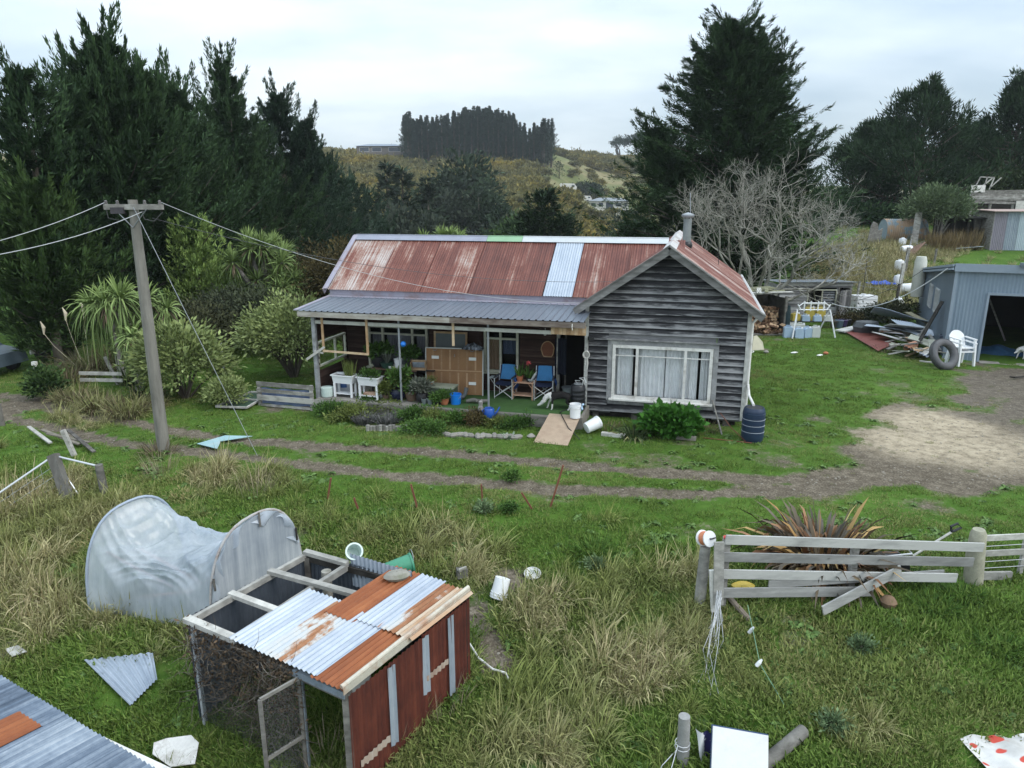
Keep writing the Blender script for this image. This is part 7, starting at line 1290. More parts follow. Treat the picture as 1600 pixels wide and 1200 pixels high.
# ---------- sheds, heaps and the rise behind, right ----------
BLUEI=iron('blue grey wall iron',[(.25,(.155,.205,.26)),(.5,(.205,.262,.325)),(.75,(.27,.33,.39))],.15,.5,2.,.4,.6,.12)
def blue_shed():
    C0=gp(1475,560); a=math.radians(23); sd=V3(math.sin(a),math.cos(a),0); fd=V3(math.cos(a),-math.sin(a),0); z0=C0.z-.05; L=9.6; Hf=3.72; Hb=2.75; Wf=9.
    t=T('blue_shed','big blue grey corrugated iron shed with an open black doorway','shed',at((C0.x,C0.y,z0))); 
    def P(f,s,z): return fd*f+sd*s+V3(0,0,z)
    Hs=lambda s:Hf+(Hb-Hf)*s/L
    d0,d1,dh=1.15,5.2,2.62
    b=B(); b.corr(P(0,0,0),fd,(0,0,1),d0,Hf,.076*1.6,.012,t=.5,nrm=-sd); b.corr(P(d0,0,dh),fd,(0,0,1),d1-d0,Hf-dh,.076*1.6,.012,t=.5,nrm=-sd,u0=d0); b.corr(P(d1,0,0),fd,(0,0,1),Wf-d1,Hf,.076*1.6,.012,t=.5,nrm=-sd,u0=d1); obj('front_wall',b,BLUEI,t,smooth=True)
    # side wall, windows cut as gaps between panels
    b=B(); out=-fd; W=((3.3,4.3),(5.3,6.2)); wz=(1.35,2.35); xs=[0]+[q for w in W for q in w]+[L]
    for i in range(len(xs)-1):
        s0,s1=xs[i],xs[i+1]; segs=[(0,None)] if i%2==0 else [(0,wz[0]),(wz[1],None)]
        for za,zb in segs:
            n=max(1,int((s1-s0)/.15)); 
            for k in range(n):
                a_,c_=s0+(s1-s0)*k/n,s0+(s1-s0)*(k+1)/n; m_=(a_+c_)/2
                b.add([P(0,a_,za),P(0,c_,za),P(0,c_,zb or Hs(c_)),P(0,a_,zb or Hs(a_))],[(0,1,2,3)],.5,[(a_,za),(c_,za),(c_,zb or Hs(c_)),(a_,zb or Hs(a_))])
                b.add([P(-.012,a_,za),P(-.012,a_+.05,za),P(-.012,a_+.05,zb or Hs(a_)),P(-.012,a_,zb or Hs(a_))],[(0,1,2,3)],.5,[(a_,za),(a_+.05,za),(a_+.05,3),(a_,3)])
    obj('side_wall',b,BLUEI,t)
    for s0,s1 in W:
        b=B(); 
        for q in (s0,s1,(s0+s1)/2): b.beam(P(-.02,q,wz[0]),P(-.02,q,wz[1]),.07,.06,sd)
        for z in wz: b.beam(P(-.02,s0,z),P(-.02,s1,z),.06,.07)
        w=obj('window',b,plain('weathered white frame',(.42,.43,.42),.7,.2,5.),t); b=B(); b.slab([P(.03,s0,wz[0]),P(.03,s1,wz[0]),P(.03,s1,wz[1]),P(.03,s0,wz[1])],.005); obj('glass',b,glass('dusty glass',(.12,.14,.16),.3),w)
    b=B(); b.slab([P(-.15,-.15,Hf+.03),P(Wf,-.15,Hf+.03),P(Wf,L+.1,Hb+.03),P(-.15,L+.1,Hb+.03)],.03); obj('roof',b,BLUEI2:=plain('pale blue roof',(.25,.30,.36),.5,.12,1.,.1),t)
    b=B(); b.box(P(Wf/2-.07,-.16,Hf-.10),(Wf+.1,.03,.30),Matrix.Rotation(-a,3,'Z')); 
    for z in (.0,-.13): b.beam(P(-.17,-.15,Hf-.02+z),P(-.17,L+.1,Hb-.02+z),.05,.09)
    obj('barge_flashing',b,BLUEI2,t)
    b=B(); b.box(P(-.02,-.03,Hf/2),(.10,.10,Hf),Matrix.Rotation(-a,3,'Z')); [b.box(P(d,-.02,dh/2),(.08,.08,dh),Matrix.Rotation(-a,3,'Z')) for d in (d0-.02,d1+.02)]; b.box(P((d0+d1)/2,-.02,dh+.04),(d1-d0+.1,.08,.09),Matrix.Rotation(-a,3,'Z')); obj('trim',b,BLUEI2,t)
    b=B(); b.slab([P(.05,.1,-.0),P(Wf,.1,-.0),P(Wf,L,-.0),P(.05,L,-.0)],.05); b.slab([P(d0,-.35,.05),P(d1,-.35,.05),P(d1,.1,.05),P(d0,.1,.05)],.12,t=.9); obj('floor',b,CONC,t)
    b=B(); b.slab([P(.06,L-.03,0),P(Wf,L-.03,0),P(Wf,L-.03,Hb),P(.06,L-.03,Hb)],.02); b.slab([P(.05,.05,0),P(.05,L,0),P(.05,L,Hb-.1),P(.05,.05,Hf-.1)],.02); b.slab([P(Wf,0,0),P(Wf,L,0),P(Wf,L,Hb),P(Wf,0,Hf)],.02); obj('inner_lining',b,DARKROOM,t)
    b=B(); b.box(P(2.1,-.22,Hf+.08),(.34,.2,.13),Matrix.Rotation(-a,3,'Z')); obj('flood_light',b,plain('grey lamp housing',(.12,.15,.18),.5,.2,5.),t)
    return t,P,C0,z0,fd,sd
BS,BP,BC,BZ,BF,BD=blue_shed(); [NOGO.append((BC.x+BF.x*f_+BD.x*s_,BC.y+BF.y*f_+BD.y*s_,.85)) for f_ in np.arange(.6,9,1.1) for s_ in np.arange(.5,9.5,1.1)]; BW=lambda f,s,z: V3(BC.x,BC.y,BZ)+BP(f,s,z)
b=B(); b.tube([BW(-.3,L_:=8.3,1.5),BW(-.3,8.3,1.9),BW(-.3,8.3,3.2),BW(-.3,8.3,3.45)],[.26,.28,.28,.22],14); obj('standing_tank',b,plain('cream pipe',(.46,.46,.40),.6,.15,3.),None,'tall cream cylinder standing at the far corner of the blue shed','tank',smooth=True)
wire('clothes_line','white rope sagging from the wooden hut to the blue shed roof',BW(-.2,.9,3.5),atY(1300,474,36.0),.75,.02,CLEANW,group=None)
wire('black_cable','black cable running from the wooden hut up to the far corner of the blue shed',BW(-.2,7.9,2.85),atY(1334,470,36.2),.25,.014,BLACKP,group=None)
# inside the shed: blue tarp, dog, pole
t=T('blue_tarpaulin','dark blue tarpaulin heap on the shed floor just inside the doorway','tarpaulin',at(BW(2.2,2.2,.03),-.4)); b=B(); b.grid(lambda u,v:((u-.5)*1.9,(v-.5)*1.4,.30*math.sin(PI*u)*math.sin(PI*v)+.05*math.sin(u*17+v*9)*math.sin(v*13)),24,18); obj('sheet',b,plain('dark blue sheet',(.025,.07,.14),.5,.3,5.),t,smooth=True)
p=BW(2.4,.25,.06); dog('mostly white dog standing at the blue shed doorway by the right edge',at(gp(1597,562)+V3(.2,.1,.02),PI+.2),dogmat('white and black coat',-.12,True),(.42,.0,.27))
b=B(); b.beam(BW(3.0,5,.1),BW(2.2,5.4,1.9),.06,.06); obj('leaning_beam',b,GREYW,None,'grey beam leaning inside the dark blue shed','beam')
# ladder and boards leaning on the side wall
for k,(s,w,lab) in enumerate(((1.5,.18,'dark plank leaning on the blue shed wall, nearest the heap'),(1.9,.08,'thin timber leaning on the blue shed wall'),(2.3,.12,'grey plank leaning on the blue shed wall, furthest from the doorway'))): b=B(); b.beam(BW(-.95,s-.3,.0),BW(-.1,s+.2,2.1-.25*k),w,.04); obj('leaning_plank',b,DARKW if k==0 else GREYW,None,lab,'plank','planks leaning on the blue shed')
# white plastic chairs, stacked
def plastic_chair(label,M):
    t=T('plastic_chair',label,'chair',M,'stacked white plastic chairs'); b=B(); b.box((0,0,.42),(.46,.44,.03)); obj('seat',b,CLEANW,t)
    b=B(); pts=[]; 
    def bk(u,v):
        x=(u-.5)*2; top=.42*(1-.35*abs(x)**2.5); return ((x*.24),.22+.10*v-.05*x*x,.44+top*v)
    n=14; m=6
    fs=[(i,j) for i in range(n) for j in range(m) if not (j in(2,3) and (i in (4,) or i in (9,)))]
    vs=[bk(i/n,j/m) for j in range(m+1) for i in range(n+1)]; b.add(vs,[(j*(n+1)+i,j*(n+1)+i+1,(j+1)*(n+1)+i+1,(j+1)*(n+1)+i) for i,j in fs]); b.add([(x,y+.02,z) for x,y,z in vs],[(j*(n+1)+i,(j+1)*(n+1)+i,(j+1)*(n+1)+i+1,j*(n+1)+i+1) for i,j in fs]); obj('backrest',b,CLEANW,t,smooth=True)
    for s in (-1,1):
        b=B(); b.beam((s*.25,-.22,0),(s*.23,-.18,.64),.05,.06,(0,1,0)); obj('leg',b,CLEANW,t); b=B(); b.beam((s*.25,.26,0),(s*.22,.2,.44),.05,.06,(0,1,0)); obj('leg',b,CLEANW,t)
        b=B(); b.beam((s*.24,-.22,.655),(s*.25,.22,.68),.065,.03); obj('armrest',b,CLEANW,t)
CP=gp(1500,570); plastic_chair('white plastic chair by the tyre, the lower of the stacked pair',at(CP,.15,1.3)); plastic_chair('white plastic chair by the tyre, the upper of the stacked pair',at(CP+V3(0,.04,.14),.15,1.3))
t=T('tyre','grey car tyre standing on edge in front of the white chairs','tyre',at(gp(1474,576)+V3(0,.10,.52),.25,1.5,(PI/2-.42,0))); b=B(); pr=[]; 
for k in range(17): a=2*PI*k/16; pr.append((.30+.085*math.cos(a)*(1.1 if math.cos(a)>0 else 1),.095*math.sin(a)))
b.lathe(pr,36,cap=False); obj('tread',b,plain('dusty rubber',(.10,.10,.105),.85,.25,8.),t,smooth=True)
b=B(); [b.lathe([(.388,z-.008),(.395,z),(.388,z+.008)],36,cap=False) for z in (-.045,-.015,.015,.045)]; obj('tread_rib',b,plain('dark rubber',(.05,.05,.052),.9,.2,8.),t)
# heap of iron and timber
g=random.Random(55)
def heap_sheet(px,py,z,w,l,rz,tilt,mat,lab,rag=0.):
    b=B(); b.corr((-w/2,-l/2,0),(1,0,0),(0,1,0),w,l,.12,.02,nv=12,t=g.uniform(.35,.65),nrm=(0,0,1),dent=.07,per=6); return obj('iron_sheet',b,mat,None,lab,'sheet','iron sheets in the scrap heap',M=at(gp(px,py)+V3(0,0,z),rz,1,tilt),smooth=True)
heap_sheet(1412,520,.75,1.5,2.9,1.15,(.18,.25),ZINC,'bent pale iron sheet on top of the scrap heap, at the back'); heap_sheet(1398,530,.42,1.1,2.5,1.0,(.12,.10),ZINC,'pale iron sheet in the middle of the scrap heap, sagging'); heap_sheet(1428,558,.28,1.1,1.4,-.6,(-.12,.32),ZINC,'pale iron sheet at the front of the scrap heap, nearest the lawn'); heap_sheet(1385,522,.16,.75,1.7,.8,(.05,-.06),ZRUST,'stained iron sheet low in the left of the scrap heap'); heap_sheet(1428,532,.55,1.2,1.8,.2,(.2,.1),ZINC,'crumpled grey iron sheet under the tan plank of the scrap heap')
for k_,(px,py,z,w_,l_,rz,tl,m,lab) in enumerate(((1395,538,.30,.8,1.6,.5,(.1,.2),PWHITE,'white sheet sloping over the left of the scrap heap'),(1418,545,.42,.7,1.3,-.2,(-.1,.25),CONC,'grey board panel in the middle of the scrap heap'),(1440,548,.40,.6,1.1,.9,(.25,-.2),CREAM,'cream panel at the right of the scrap heap'),(1410,533,.62,.9,1.5,1.4,(.1,.3),plain('pale grey board',(.36,.37,.36),.7,.2,4.),'pale grey panel high on the scrap heap'))):
    b=B(); b.box((0,0,0),(w_,l_,.03)); obj('board_offcut',b,m,None,lab,'panel','panels in the scrap heap',M=at(gp(px,py)+V3(0,0,z),rz,1,tl))
PLK=(((1400,520),(1432,558),.55,.25,RAWW,.20,'wide tan plank slanting down across the scrap heap'),((1430,515),(1468,555),.75,.2,PALEW,.12,'pale plank slanting through the right of the scrap heap'),((1448,520),(1456,562),.7,.2,CREAM,.22,'cream board standing up in the scrap heap by the tyre'),((1405,548),(1440,535),.2,.45,RAWW,.08,'thin tan batten across the front of the scrap heap'),((1375,515),(1425,535),.35,.35,GREYW,.08,'long grey batten across the left of the scrap heap'),((1380,525),(1430,528),.30,.5,GREYW,.06,'second grey batten lying across the iron sheets'),((1442,505),(1478,540),.95,.45,CREAM,.10,'yellowish plank at the back of the scrap heap by the shed'),((1462,545),(1440,560),.55,.1,PALEW,.25,'grey board leaning low beside the tyre'),((1415,505),(1450,525),.8,.7,plain('khaki board',(.30,.27,.18),.8,.2,4.),.3,'khaki sheet of board in the middle of the scrap heap'),((1436,562),(1466,572),.15,.08,GREYW,.12,'plank end lying in front of the scrap heap'))
for (a,c,za,zc,m,w,lab) in PLK: b=B(); A_=gp(a[0],a[1]+8)+V3(0,0,za*.75); C_=gp(*c)+V3(0,0,zc*.75+.05); A_=C_+(A_-C_)*min(1,2.1/(A_-C_).length); A_.z=C_.z+(A_.z-C_.z)*.5+za*.25; b.beam(A_,C_,w,.04); obj('scrap_plank',b,m,None,lab,'plank','planks in the scrap heap')
for i in range(26):
    px=g.uniform(1388,1470); py=g.uniform(522,560); a_=g.uniform(-.5,1.6); l_=g.uniform(.5,1.5); z_=.12+.5*(1-abs(px-1430)/50)*g.random(); q_=gp(px,py); d_=V3(math.cos(a_)*l_/2,math.sin(a_)*l_/2,g.uniform(-.15,.15)); b=B(); b.beam(q_-d_+V3(0,0,z_),q_+d_+V3(0,0,z_),g.uniform(.06,.2),.035); obj('scrap_plank',b,g.choice((PALEW,PALEW,CREAM,GREYW,RAWW,CONC)),None,'short weathered offcut jumbled among many others in the scrap heap','plank','short offcuts jumbled in the scrap heap')
for k,(px,py,r,lab) in enumerate(((1456,528,.55,'yellowish coil of hose on the scrap heap by the shed wall'),(1450,520,.45,'olive coil of hose leaning behind the cream board'))): b=B(); [b.tube([gp(px,py)+V3(r*math.cos(a)*.5+.03*j,r*math.cos(a)*.6,.62+r*math.sin(a)+.02*j) for a in np.linspace(.2,5.2,16)],.03,6) for j in range(4)]; obj('hose_coil',b,plain('hose %d'%k,(.36,.31,.18) if k==0 else (.16,.15,.08),.7,.2,4.),None,lab,'hose','hoses on the scrap heap',smooth=True)
b=B(); b.lathe([(.03,-.3),(.14,-.28),(.16,0),(.13,.25),(.03,.3)],14,Matrix.Rotation(1.3,4,'Y')); obj('salmon_bundle',b,plain('salmon cloth',(.50,.24,.15),.8,.3,8.),None,'salmon orange bundle at the front of the scrap heap','bundle',M=at(gp(1422,552)+V3(0,0,.3),.4),smooth=True)
b=B(); b.tube([gp(1478,545)+V3(-.2,0,.9),gp(1478,545)+V3(.1,0,1.15),gp(1478,545)+V3(.5,0,1.1),gp(1478,545)+V3(.8,0,.9)],.03,7); obj('bent_pipe',b,PALEW,None,'pale bent pipe arching over the dark tub behind the white chairs','pipe',smooth=True); b=B(); b.lathe([(.28,0),(.30,.5),(.33,.52),(.30,.54),(.27,.5)],18,Matrix.Translation(gp(1487,556)+V3(.05,.5,.2))); obj('wheelbarrow_tub',b,plain('dark tub',(.035,.05,.08),.5,.3,5.),None,'dark tub behind the white plastic chairs','tub',smooth=True)
strap_plant('dead_weed','brown dead weed heap before the left of the scrap heap',gp(1385,548),260,.5,.02,.9,((CABD,.7),(TOE,.3)),1001,1.1,'plant',.5)
# red iron on the ground, white panel, upturned box
W=[(1318,520),(1352,513),(1402,540),(1372,552)]; ground_sheet('red_iron_sheet','long red corrugated iron sheet lying on the lawn edge left of the scrap heap',W,iron('dull red iron',[(.25,(.15,.045,.035)),(.5,(.23,.075,.06)),(.75,(.33,.15,.12))],.05,.6,5.,.5,1.,.2),.10,corr=True)
b=B(); b.beam(gp(1312,522)+V3(0,0,.14),gp(1342,517)+V3(0,0,.2),.5,.06); obj('white_sheet',b,PWHITE,None,'long white panel lying at the left end of the red iron sheet','panel')
t=T('upturned_hood','dark grey metal hood upturned on the red iron sheet','hood',at(gp(1352,522)+V3(0,0,.12),.2)); b=B(); b.lathe([(.55,0),(.62,.25),(.50,.48),(.1,.52)],8,Matrix.Diagonal((1.1,.75,1,1))); obj('shell',b,plain('dark grey metal',(.075,.08,.085),.5,.25,4.,.2),t); b=B(); [b.tube([(.1,-.1*i,.25),(2.0,-.5-.12*i,.12)],.02,6) for i in range(3)]; obj('rod',b,STEELG,t)
# wooden hut
def hut():
    a=gp(1214,503); c=gp(1324,499); u=(c-a); W_=u.length; u.normalize(); u.z=0; nrm=V3(u.y,-u.x,0); a.z=min(a.z,c.z)-.05; Hh=atY(1250,440,a.y).z-a.z; t=T('wooden_hut','small grey weatherboard hut with an iron roof, a window and a door standing ajar','hut',at(a)); P=lambda s,d,z:u*s-nrm*d+V3(0,0,z); dp=2.4
    HW=wood('hut board',(.15,.148,.15),(.29,.285,.29),(.46,.455,.46),(1.3,1.3,14),.66,.85,.4)
    wx0,wx1=W_*.40,W_*.80; dx0=W_*.83; b=B(); clapboards(b,0,W_,0,Hh-.12,lambda x,o,z:P(x,-o,z),.17,None,[(wx0,wx1,.98,1.74),(dx0,W_-.05,0,1.85)]); obj('front_wall',b,HW,t)
    b=B(); clapboards(b,0,dp,0,Hh-.2,lambda x,o,z:P(-o,x,z),.17); obj('side_wall',b,HW,t); b=B(); clapboards(b,0,dp,0,Hh-.2,lambda x,o,z:P(W_+o,x,z),.17); obj('side_wall',b,HW,t)
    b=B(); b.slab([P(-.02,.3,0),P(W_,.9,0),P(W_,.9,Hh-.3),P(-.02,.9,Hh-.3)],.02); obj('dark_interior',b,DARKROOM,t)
    b=B(); b.corr(P(-.15,-.22,Hh),u,-nrm+V3(0,0,-.06),W_+.35,dp+.5,.10,.016,nv=2,t=.4,nrm=(0,0,1)); obj('roof',b,ZRUST,t,smooth=True); b=B(); b.box(P(W_*.5,-.05,Hh-.13),(W_+.1,.05,.18),Matrix.Rotation(math.atan2(u.y,u.x),3,'Z')); obj('fascia',b,GREYW,t)
    b=B(); m_=(wx0+wx1)/2
    for x in (wx0,m_,wx1): b.beam(P(x,-.02,.98),P(x,-.02,1.74),.06,.06,u)
    for z in (.98,1.74): b.beam(P(wx0,-.02,z),P(wx1,-.02,z),.06,.06)
    w=obj('window',b,CREAM,t); b=B(); [b.slab([P(m_,-.0,z),P(wx1,-.0,z),P(wx1,.06,z+.10),P(m_,.06,z+.10)],.006) for z in (1.03,1.17,1.31,1.45,1.58)]; obj('louvre_blade',b,glass('louvre',(.1,.11,.12),.2),w)
    b=B(); hx=W_-.02; [b.slab([P(hx-.16*(i+1)+.01,-.12-.11*(i+1),.02),P(hx-.16*i,-.12-.11*i,.02),P(hx-.16*i,-.12-.11*i,1.78),P(hx-.16*(i+1)+.01,-.12-.11*(i+1),1.74+.02*(i%2))],.03) for i in range(5)]; obj('door',b,wood('door plank',(.06,.06,.06),(.14,.14,.14),(.27,.26,.26),(12,12,1.2),.66,.85,.4),t)
    b=B(); b.beam(P(dx0,-.02,0),P(dx0,-.02,1.9),.07,.07,u); b.beam(P(W_,-.02,0),P(W_,-.02,1.95),.08,.08,u); obj('door_post',b,GREYW,t)
    return t,a,u,nrm,W_,Hh
HT,HA0,HU,HN,HWd,HHh=hut(); [NOGO.append((*(HA0+HU*s_-HN*d_)[:2],.7)) for s_ in np.arange(.3,HWd,.8) for d_ in (.5,1.4,2.2)]
# wood shed with stacked firewood
def wood_shed():
    a=gp(1164,523); c=gp(1224,522); u=(c-a); W_=u.length; u.normalize(); n_=V3(u.y,-u.x,0); t=T('wood_shed','open wood shed with a broken plank roof between the house and the wooden hut','shed',at(a)); P=lambda s,d,z:u*s-n_*d+V3(0,0,z); Hh=atY(1190,458,a.y+.6).z-a.z
    for s,d in ((0,.0),(W_,.0),(0,1.8),(W_,1.8)): b=B(); b.beam(P(s,d,-.1),P(s,d,Hh-.1),.1,.1,u); obj('post',b,GREYW,t)
    b=B(); b.slab([P(0,1.75,0),P(W_,1.75,0),P(W_,1.75,Hh-.2),P(0,1.75,Hh-.2)],.03); b.slab([P(W_-.02,0.1,0),P(W_-.02,1.75,0),P(W_-.02,1.75,Hh-.2),P(W_-.02,.1,Hh-.2)],.03); obj('back_wall',b,DARKW,t)
    for k,(s0,d0,s1,d1,w,z) in enumerate(((-.3,-.15,W_*.9,.35,.22,.05),(-.1,.3,W_+.3,.1,.25,.10),(-.2,.7,W_*.8,.8,.3,.12),(W_*.3,.9,W_+.2,.7,.3,.08),(W_*.2,-.3,W_*.55,1.2,.2,.16),(W_*.4,-.25,W_*.7,1.,.16,.19),(0,1.2,W_,1.3,.4,.14),(0,1.6,W_,1.65,.4,.15))): b=B(); b.beam(P(s0,d0,Hh+z-.05),P(s1,d1,Hh+z),w,.03); obj('roof_board',b,PALEW if k in (0,1,4) else plain('mossy board',(.20,.20,.12),.9,.3,4.),t)
    b=B(); b.beam(P(-.1,-.25,.06),P(W_+.8,-.3,.05),.3,.06); obj('sill_plank',b,DARKW,t)
    return a,u,n_,W_,Hh
WA,WU,WN,WW,WH=wood_shed()
FWM=wood('split firewood',(.09,.05,.03),(.24,.15,.09),(.42,.29,.18),(7,7,7),.62,.85,.7)
g=random.Random(4); k=0
for row in range(9):
    for i in range(11):
        s=.12+(WW-.2)*(i+.5*(row%2))/11.3; z=.10+row*.135+g.uniform(-.02,.02); d=.25+g.random()*.18+row*.02
        if z>WH-.35: continue
        b=B(); r=.075*g.uniform(.8,1.25); n_=g.choice((3,4,5)); b.lathe([(r,-.2),(r,.2)],n_); M=Matrix.Translation(WA+WU*s-WN*d+V3(0,0,z))@Matrix.Rotation(math.atan2(WU.y,WU.x)+g.gauss(0,.15),4,'Z')@Matrix.Rotation(PI/2,4,'X')@Matrix.Rotation(g.random()*6,4,'Z'); obj('firewood',b,FWM,None,'split firewood log in the stack inside the open wood shed','firewood','firewood stacked in the wood shed',M=M); k+=1
for i in range(16):
    b=B(); r=.08*g.uniform(.8,1.3); b.lathe([(r,-.2),(r,.2)],g.choice((3,4))); obj('firewood',b,FWM,None,'split firewood log tumbled on the ground before the stack','firewood','tumbled firewood before the wood shed',M=Matrix.Translation(WA+WU*(WW*.35+WW*.62*g.random())-WN*(-.05-.35*g.random())+V3(0,0,.12+.35*g.random()**2))@Matrix.Rotation(g.random()*6,4,'Z')@Matrix.Rotation(1.3+g.gauss(0,.3),4,'X'))
b=B(); b.tube([WA+WU*(WW+.15)+V3(0,0,.0),WA+WU*(WW+.12)+V3(0,0,1.0),WA+WU*(WW+.16)+V3(0,0,1.35)],[.12,.13,.05],10); obj('furled_umbrella',b,plain('dark green canvas',(.015,.035,.04),.8,.3,5.),None,'dark green furled umbrella standing between the firewood and the hut','umbrella',smooth=True)
# white swing frame
def swing():
    a=gp(1238,529); c=gp(1305,528); ta=atY(1246,484,a.y+.35); tc=atY(1297,484,c.y+.35); t=T('swing_frame','white tubular swing frame with a ladder shaped top bar on the lawn','swing',at(a)); o=a; R=.035
    for q,w in ((a,ta),(c,tc)):
        bk=V3(w.x*2-q.x,w.y+.55,float(hz(w.x,w.y+.5))); b=B(); b.tube([q-o,w-o],R,8); obj('leg',b,CLEANW,t); b=B(); b.tube([bk-o,w-o+V3(0,.03,0)],R*.8,8); obj('leg',b,CLEANW,t)
    b=B(); d=tc-ta; L_=ta-o; lo=V3(0,0,0); hi=V3(0,0,.30); b.tube([L_+d*.06+lo,L_+d*.94+lo],R*.8,8); b.tube([L_+d*.16+hi,L_+d*.84+hi],R*.8,8); b.tube([L_+d*.0+hi*.8,L_+d*.1+lo],R*.8,8); b.tube([L_+d*1.+hi*.8,L_+d*.9+lo],R*.8,8); b.tube([L_+d*.02+lo+hi*.5,L_+d*.16+hi],R*.7,8); b.tube([L_+d*.98+lo+hi*.5,L_+d*.84+hi],R*.7,8)
    for k_ in (.2,.4,.62,.80): b.tube([L_+d*k_-V3(0,0,.06),L_+d*k_+hi+V3(0,0,.09)],R*.9,8)
    obj('top_bar',b,CLEANW,t,smooth=True)
swing()
# containers
def jerry(label,p,w,d,h,mat,rz=0.,group='containers on the lawn by the hut',capm=None):
    t=T('jerry_can',label,'container',at(p,rz),group); b=B(); b.slab([(-w/2,-d/2,0),(w/2,-d/2,0),(w/2,-d/2,h*.8),(w*.3,-d/2,h),(-w*.38,-d/2,h),(-w/2,-d/2,h*.88)],d); obj('body',b,mat,t)
    b=B(); b.lathe([(w*.12,h*.88),(w*.12,h+.05),(.01,h+.05)],12,Matrix.Translation((w*.36,0,0)),cap=False); obj('cap',b,capm or CLEANW,t); b=B(); b.tube([(-w*.3,0,h),(-w*.28,0,h+.07),(w*.12,0,h+.07),(w*.15,0,h)],.018,6); obj('handle',b,mat,t)
BLC=plain('pale blue plastic can',(.36,.47,.60),.4,.12,3.); GYC=plain('cream grey plastic can',(.52,.54,.52),.45,.1,3.); YLC=plain('mustard plastic can',(.42,.33,.06),.45,.15,3.)
for px,py,w,h,m,lab in ((1231,527,.42,.48,BLC,'pale blue container at the left of the front row by the swing'),(1247,528,.38,.44,BLC,'pale blue container second in the front row, behind the swing leg'),(1260,527,.36,.44,BLC,'pale blue container third in the front row'),(1273,527,.36,.48,GYC,'whitish container at the right end of the front row'),(1237,519,.46,.40,GYC,'grey container in the second row behind the blue ones'),(1250,518,.40,.36,GYC,'grey container in the second row, right of the first')): jerry(lab,gp(px,py),w,.3,h,m,rnd.uniform(-.2,.2))
t=T('low_rack','low dark rack holding the yellow containers before the hut','rack',at(gp(1270,512))); b=B(); b.box((0,.0,.34),(2.2,.5,.06)); obj('shelf',b,DARKW,t)
for sx in (-1,1):
    for sy in (-1,1): b=B(); b.box((sx*1.0,sy*.2,.16),(.08,.08,.34)); obj('leg',b,DARKW,t)
q=gp(1270,512)
for dx,dy,w,h,m,lab in ((-.22,.05,.42,.62,YLC,'mustard yellow container on the rack, left of the tall pair'),(.32,.08,.42,.62,YLC,'mustard yellow container on the rack, right of the tall pair'),(-.92,-.05,.38,.34,YLC,'short yellow container at the left end of the rack'),(-.48,-.18,.36,.26,BLC,'low blue grey container on the front of the rack, left of three'),(.08,-.2,.36,.26,BLC,'low blue grey container on the front of the rack, middle of three'),(.60,-.18,.36,.26,GYC,'low pale container on the front of the rack, right of three')): jerry(lab,q+V3(dx,dy,.37),w,.28,h,m,rnd.uniform(-.15,.15),'containers on the low rack')
t=T('folded_chair','dark blue folding chair beside the firewood','camping chair',at(gp(1224,520)+V3(0,.2,0),.3)); b=B(); b.box((0,0,.42),(.5,.4,.04)); obj('seat',b,NAVY,t); b=B(); b.box((0,.2,.68),(.5,.04,.45)); obj('backrest',b,NAVY,t)
for sx in (-1,1):
    for sy in (-1,1): b=B(); b.tube([(sx*.24,sy*.2,0),(sx*.24,-sy*.1,.44)],.015,6); obj('leg',b,STEEL,t)
for dx,dy,r,m,lab in ((1.5,.1,.22,plain('purple plastic',(.06,.04,.12),.4,.2,4.),'dark purple tub by the hut door'),(1.25,-.05,.20,plain('slate tub',(.10,.14,.18),.5,.2,4.),'slate blue tub in front of the hut door post'),(1.8,.25,.18,BLACKP,'black tub at the foot of the hut door')): b=B(); b.lathe([(.01,0),(r*.8,0),(r,.36),(r*1.07,.37),(r*.95,.40),(r*.9,.33)],18,cap=False); obj('plastic_tub',b,m,None,lab,'tub',M=at(q+V3(dx,dy,-.0)),smooth=True)
t=T('water_tank','white square water container by the hut door, right side','container',at(gp(1346,491),.1)); b=B(); b.box((0,0,.62),(1.15,.8,.85)); [b.box((0,-.41,.3+.2*i),(1.1,.03,.05)) for i in range(4)]; obj('body',b,CLEANW,t); b=B(); b.lathe([(.12,1.04),(.14,1.12),(.02,1.13)],14); obj('cap',b,CLEANW,t); b=B(); b.box((0,0,.10),(1.2,.85,.2)); obj('base',b,GREYW,t)
b=B(); b.grid(lambda u,v:((u-.5)*1.4,(v-.5)*.8,.22*math.sin(PI*u)*math.sin(PI*v)+.06*math.sin(u*15)*math.sin(v*9)),16,10); obj('white_sheeting',b,CLEANW,None,'crumpled white plastic sheeting right of the white water container','sheeting',M=at(gp(1366,497)+V3(0,0,.15)),smooth=True)
# fence line up the rise with white drums
FPX=((1338,472,1.2,'fence post with wire beside the right end of the hut'),(1397,492,1.7,'tall dark fence post below the white drums'),(1404,462,1.9,'leaning grey fence post among the white drums'),(1413,428,1.7,'grey fence post higher up the rise by the white drums'),(1420,396,1.3,'thin fence post at the top of the drum line'),(1459,412,1.0,'short grey stump post behind the blue shed roof'))
tops=[]
for px,py,h_,lab in FPX:
    p=gp(px,py); b=B(); b.beam(p-V3(0,0,.2),p+V3(.06,0,h_),.18 if px in(1404,1413) else .10,.12,(0,1,0)); tops.append(p+V3(.05,0,h_*.8)); obj('fence_post',b,DARKW if px==1397 else GREYW,None,lab,'post','posts up the rise behind the hut')
for k,(i,j) in enumerate(((0,1),(1,2),(2,3),(3,4))): wire('fence_wire','fence wire strung between posts on the rise behind the hut',tops[i],tops[j],.03,.012,STEEL,6,'fence wires on the rise')
b=B(); p=gp(1347,468); b.tube([p,p+V3(0,0,2.2)],.022,6); obj('thin_stake',b,DARKW,None,'thin upright stake in the meadow right of the hut','stake')
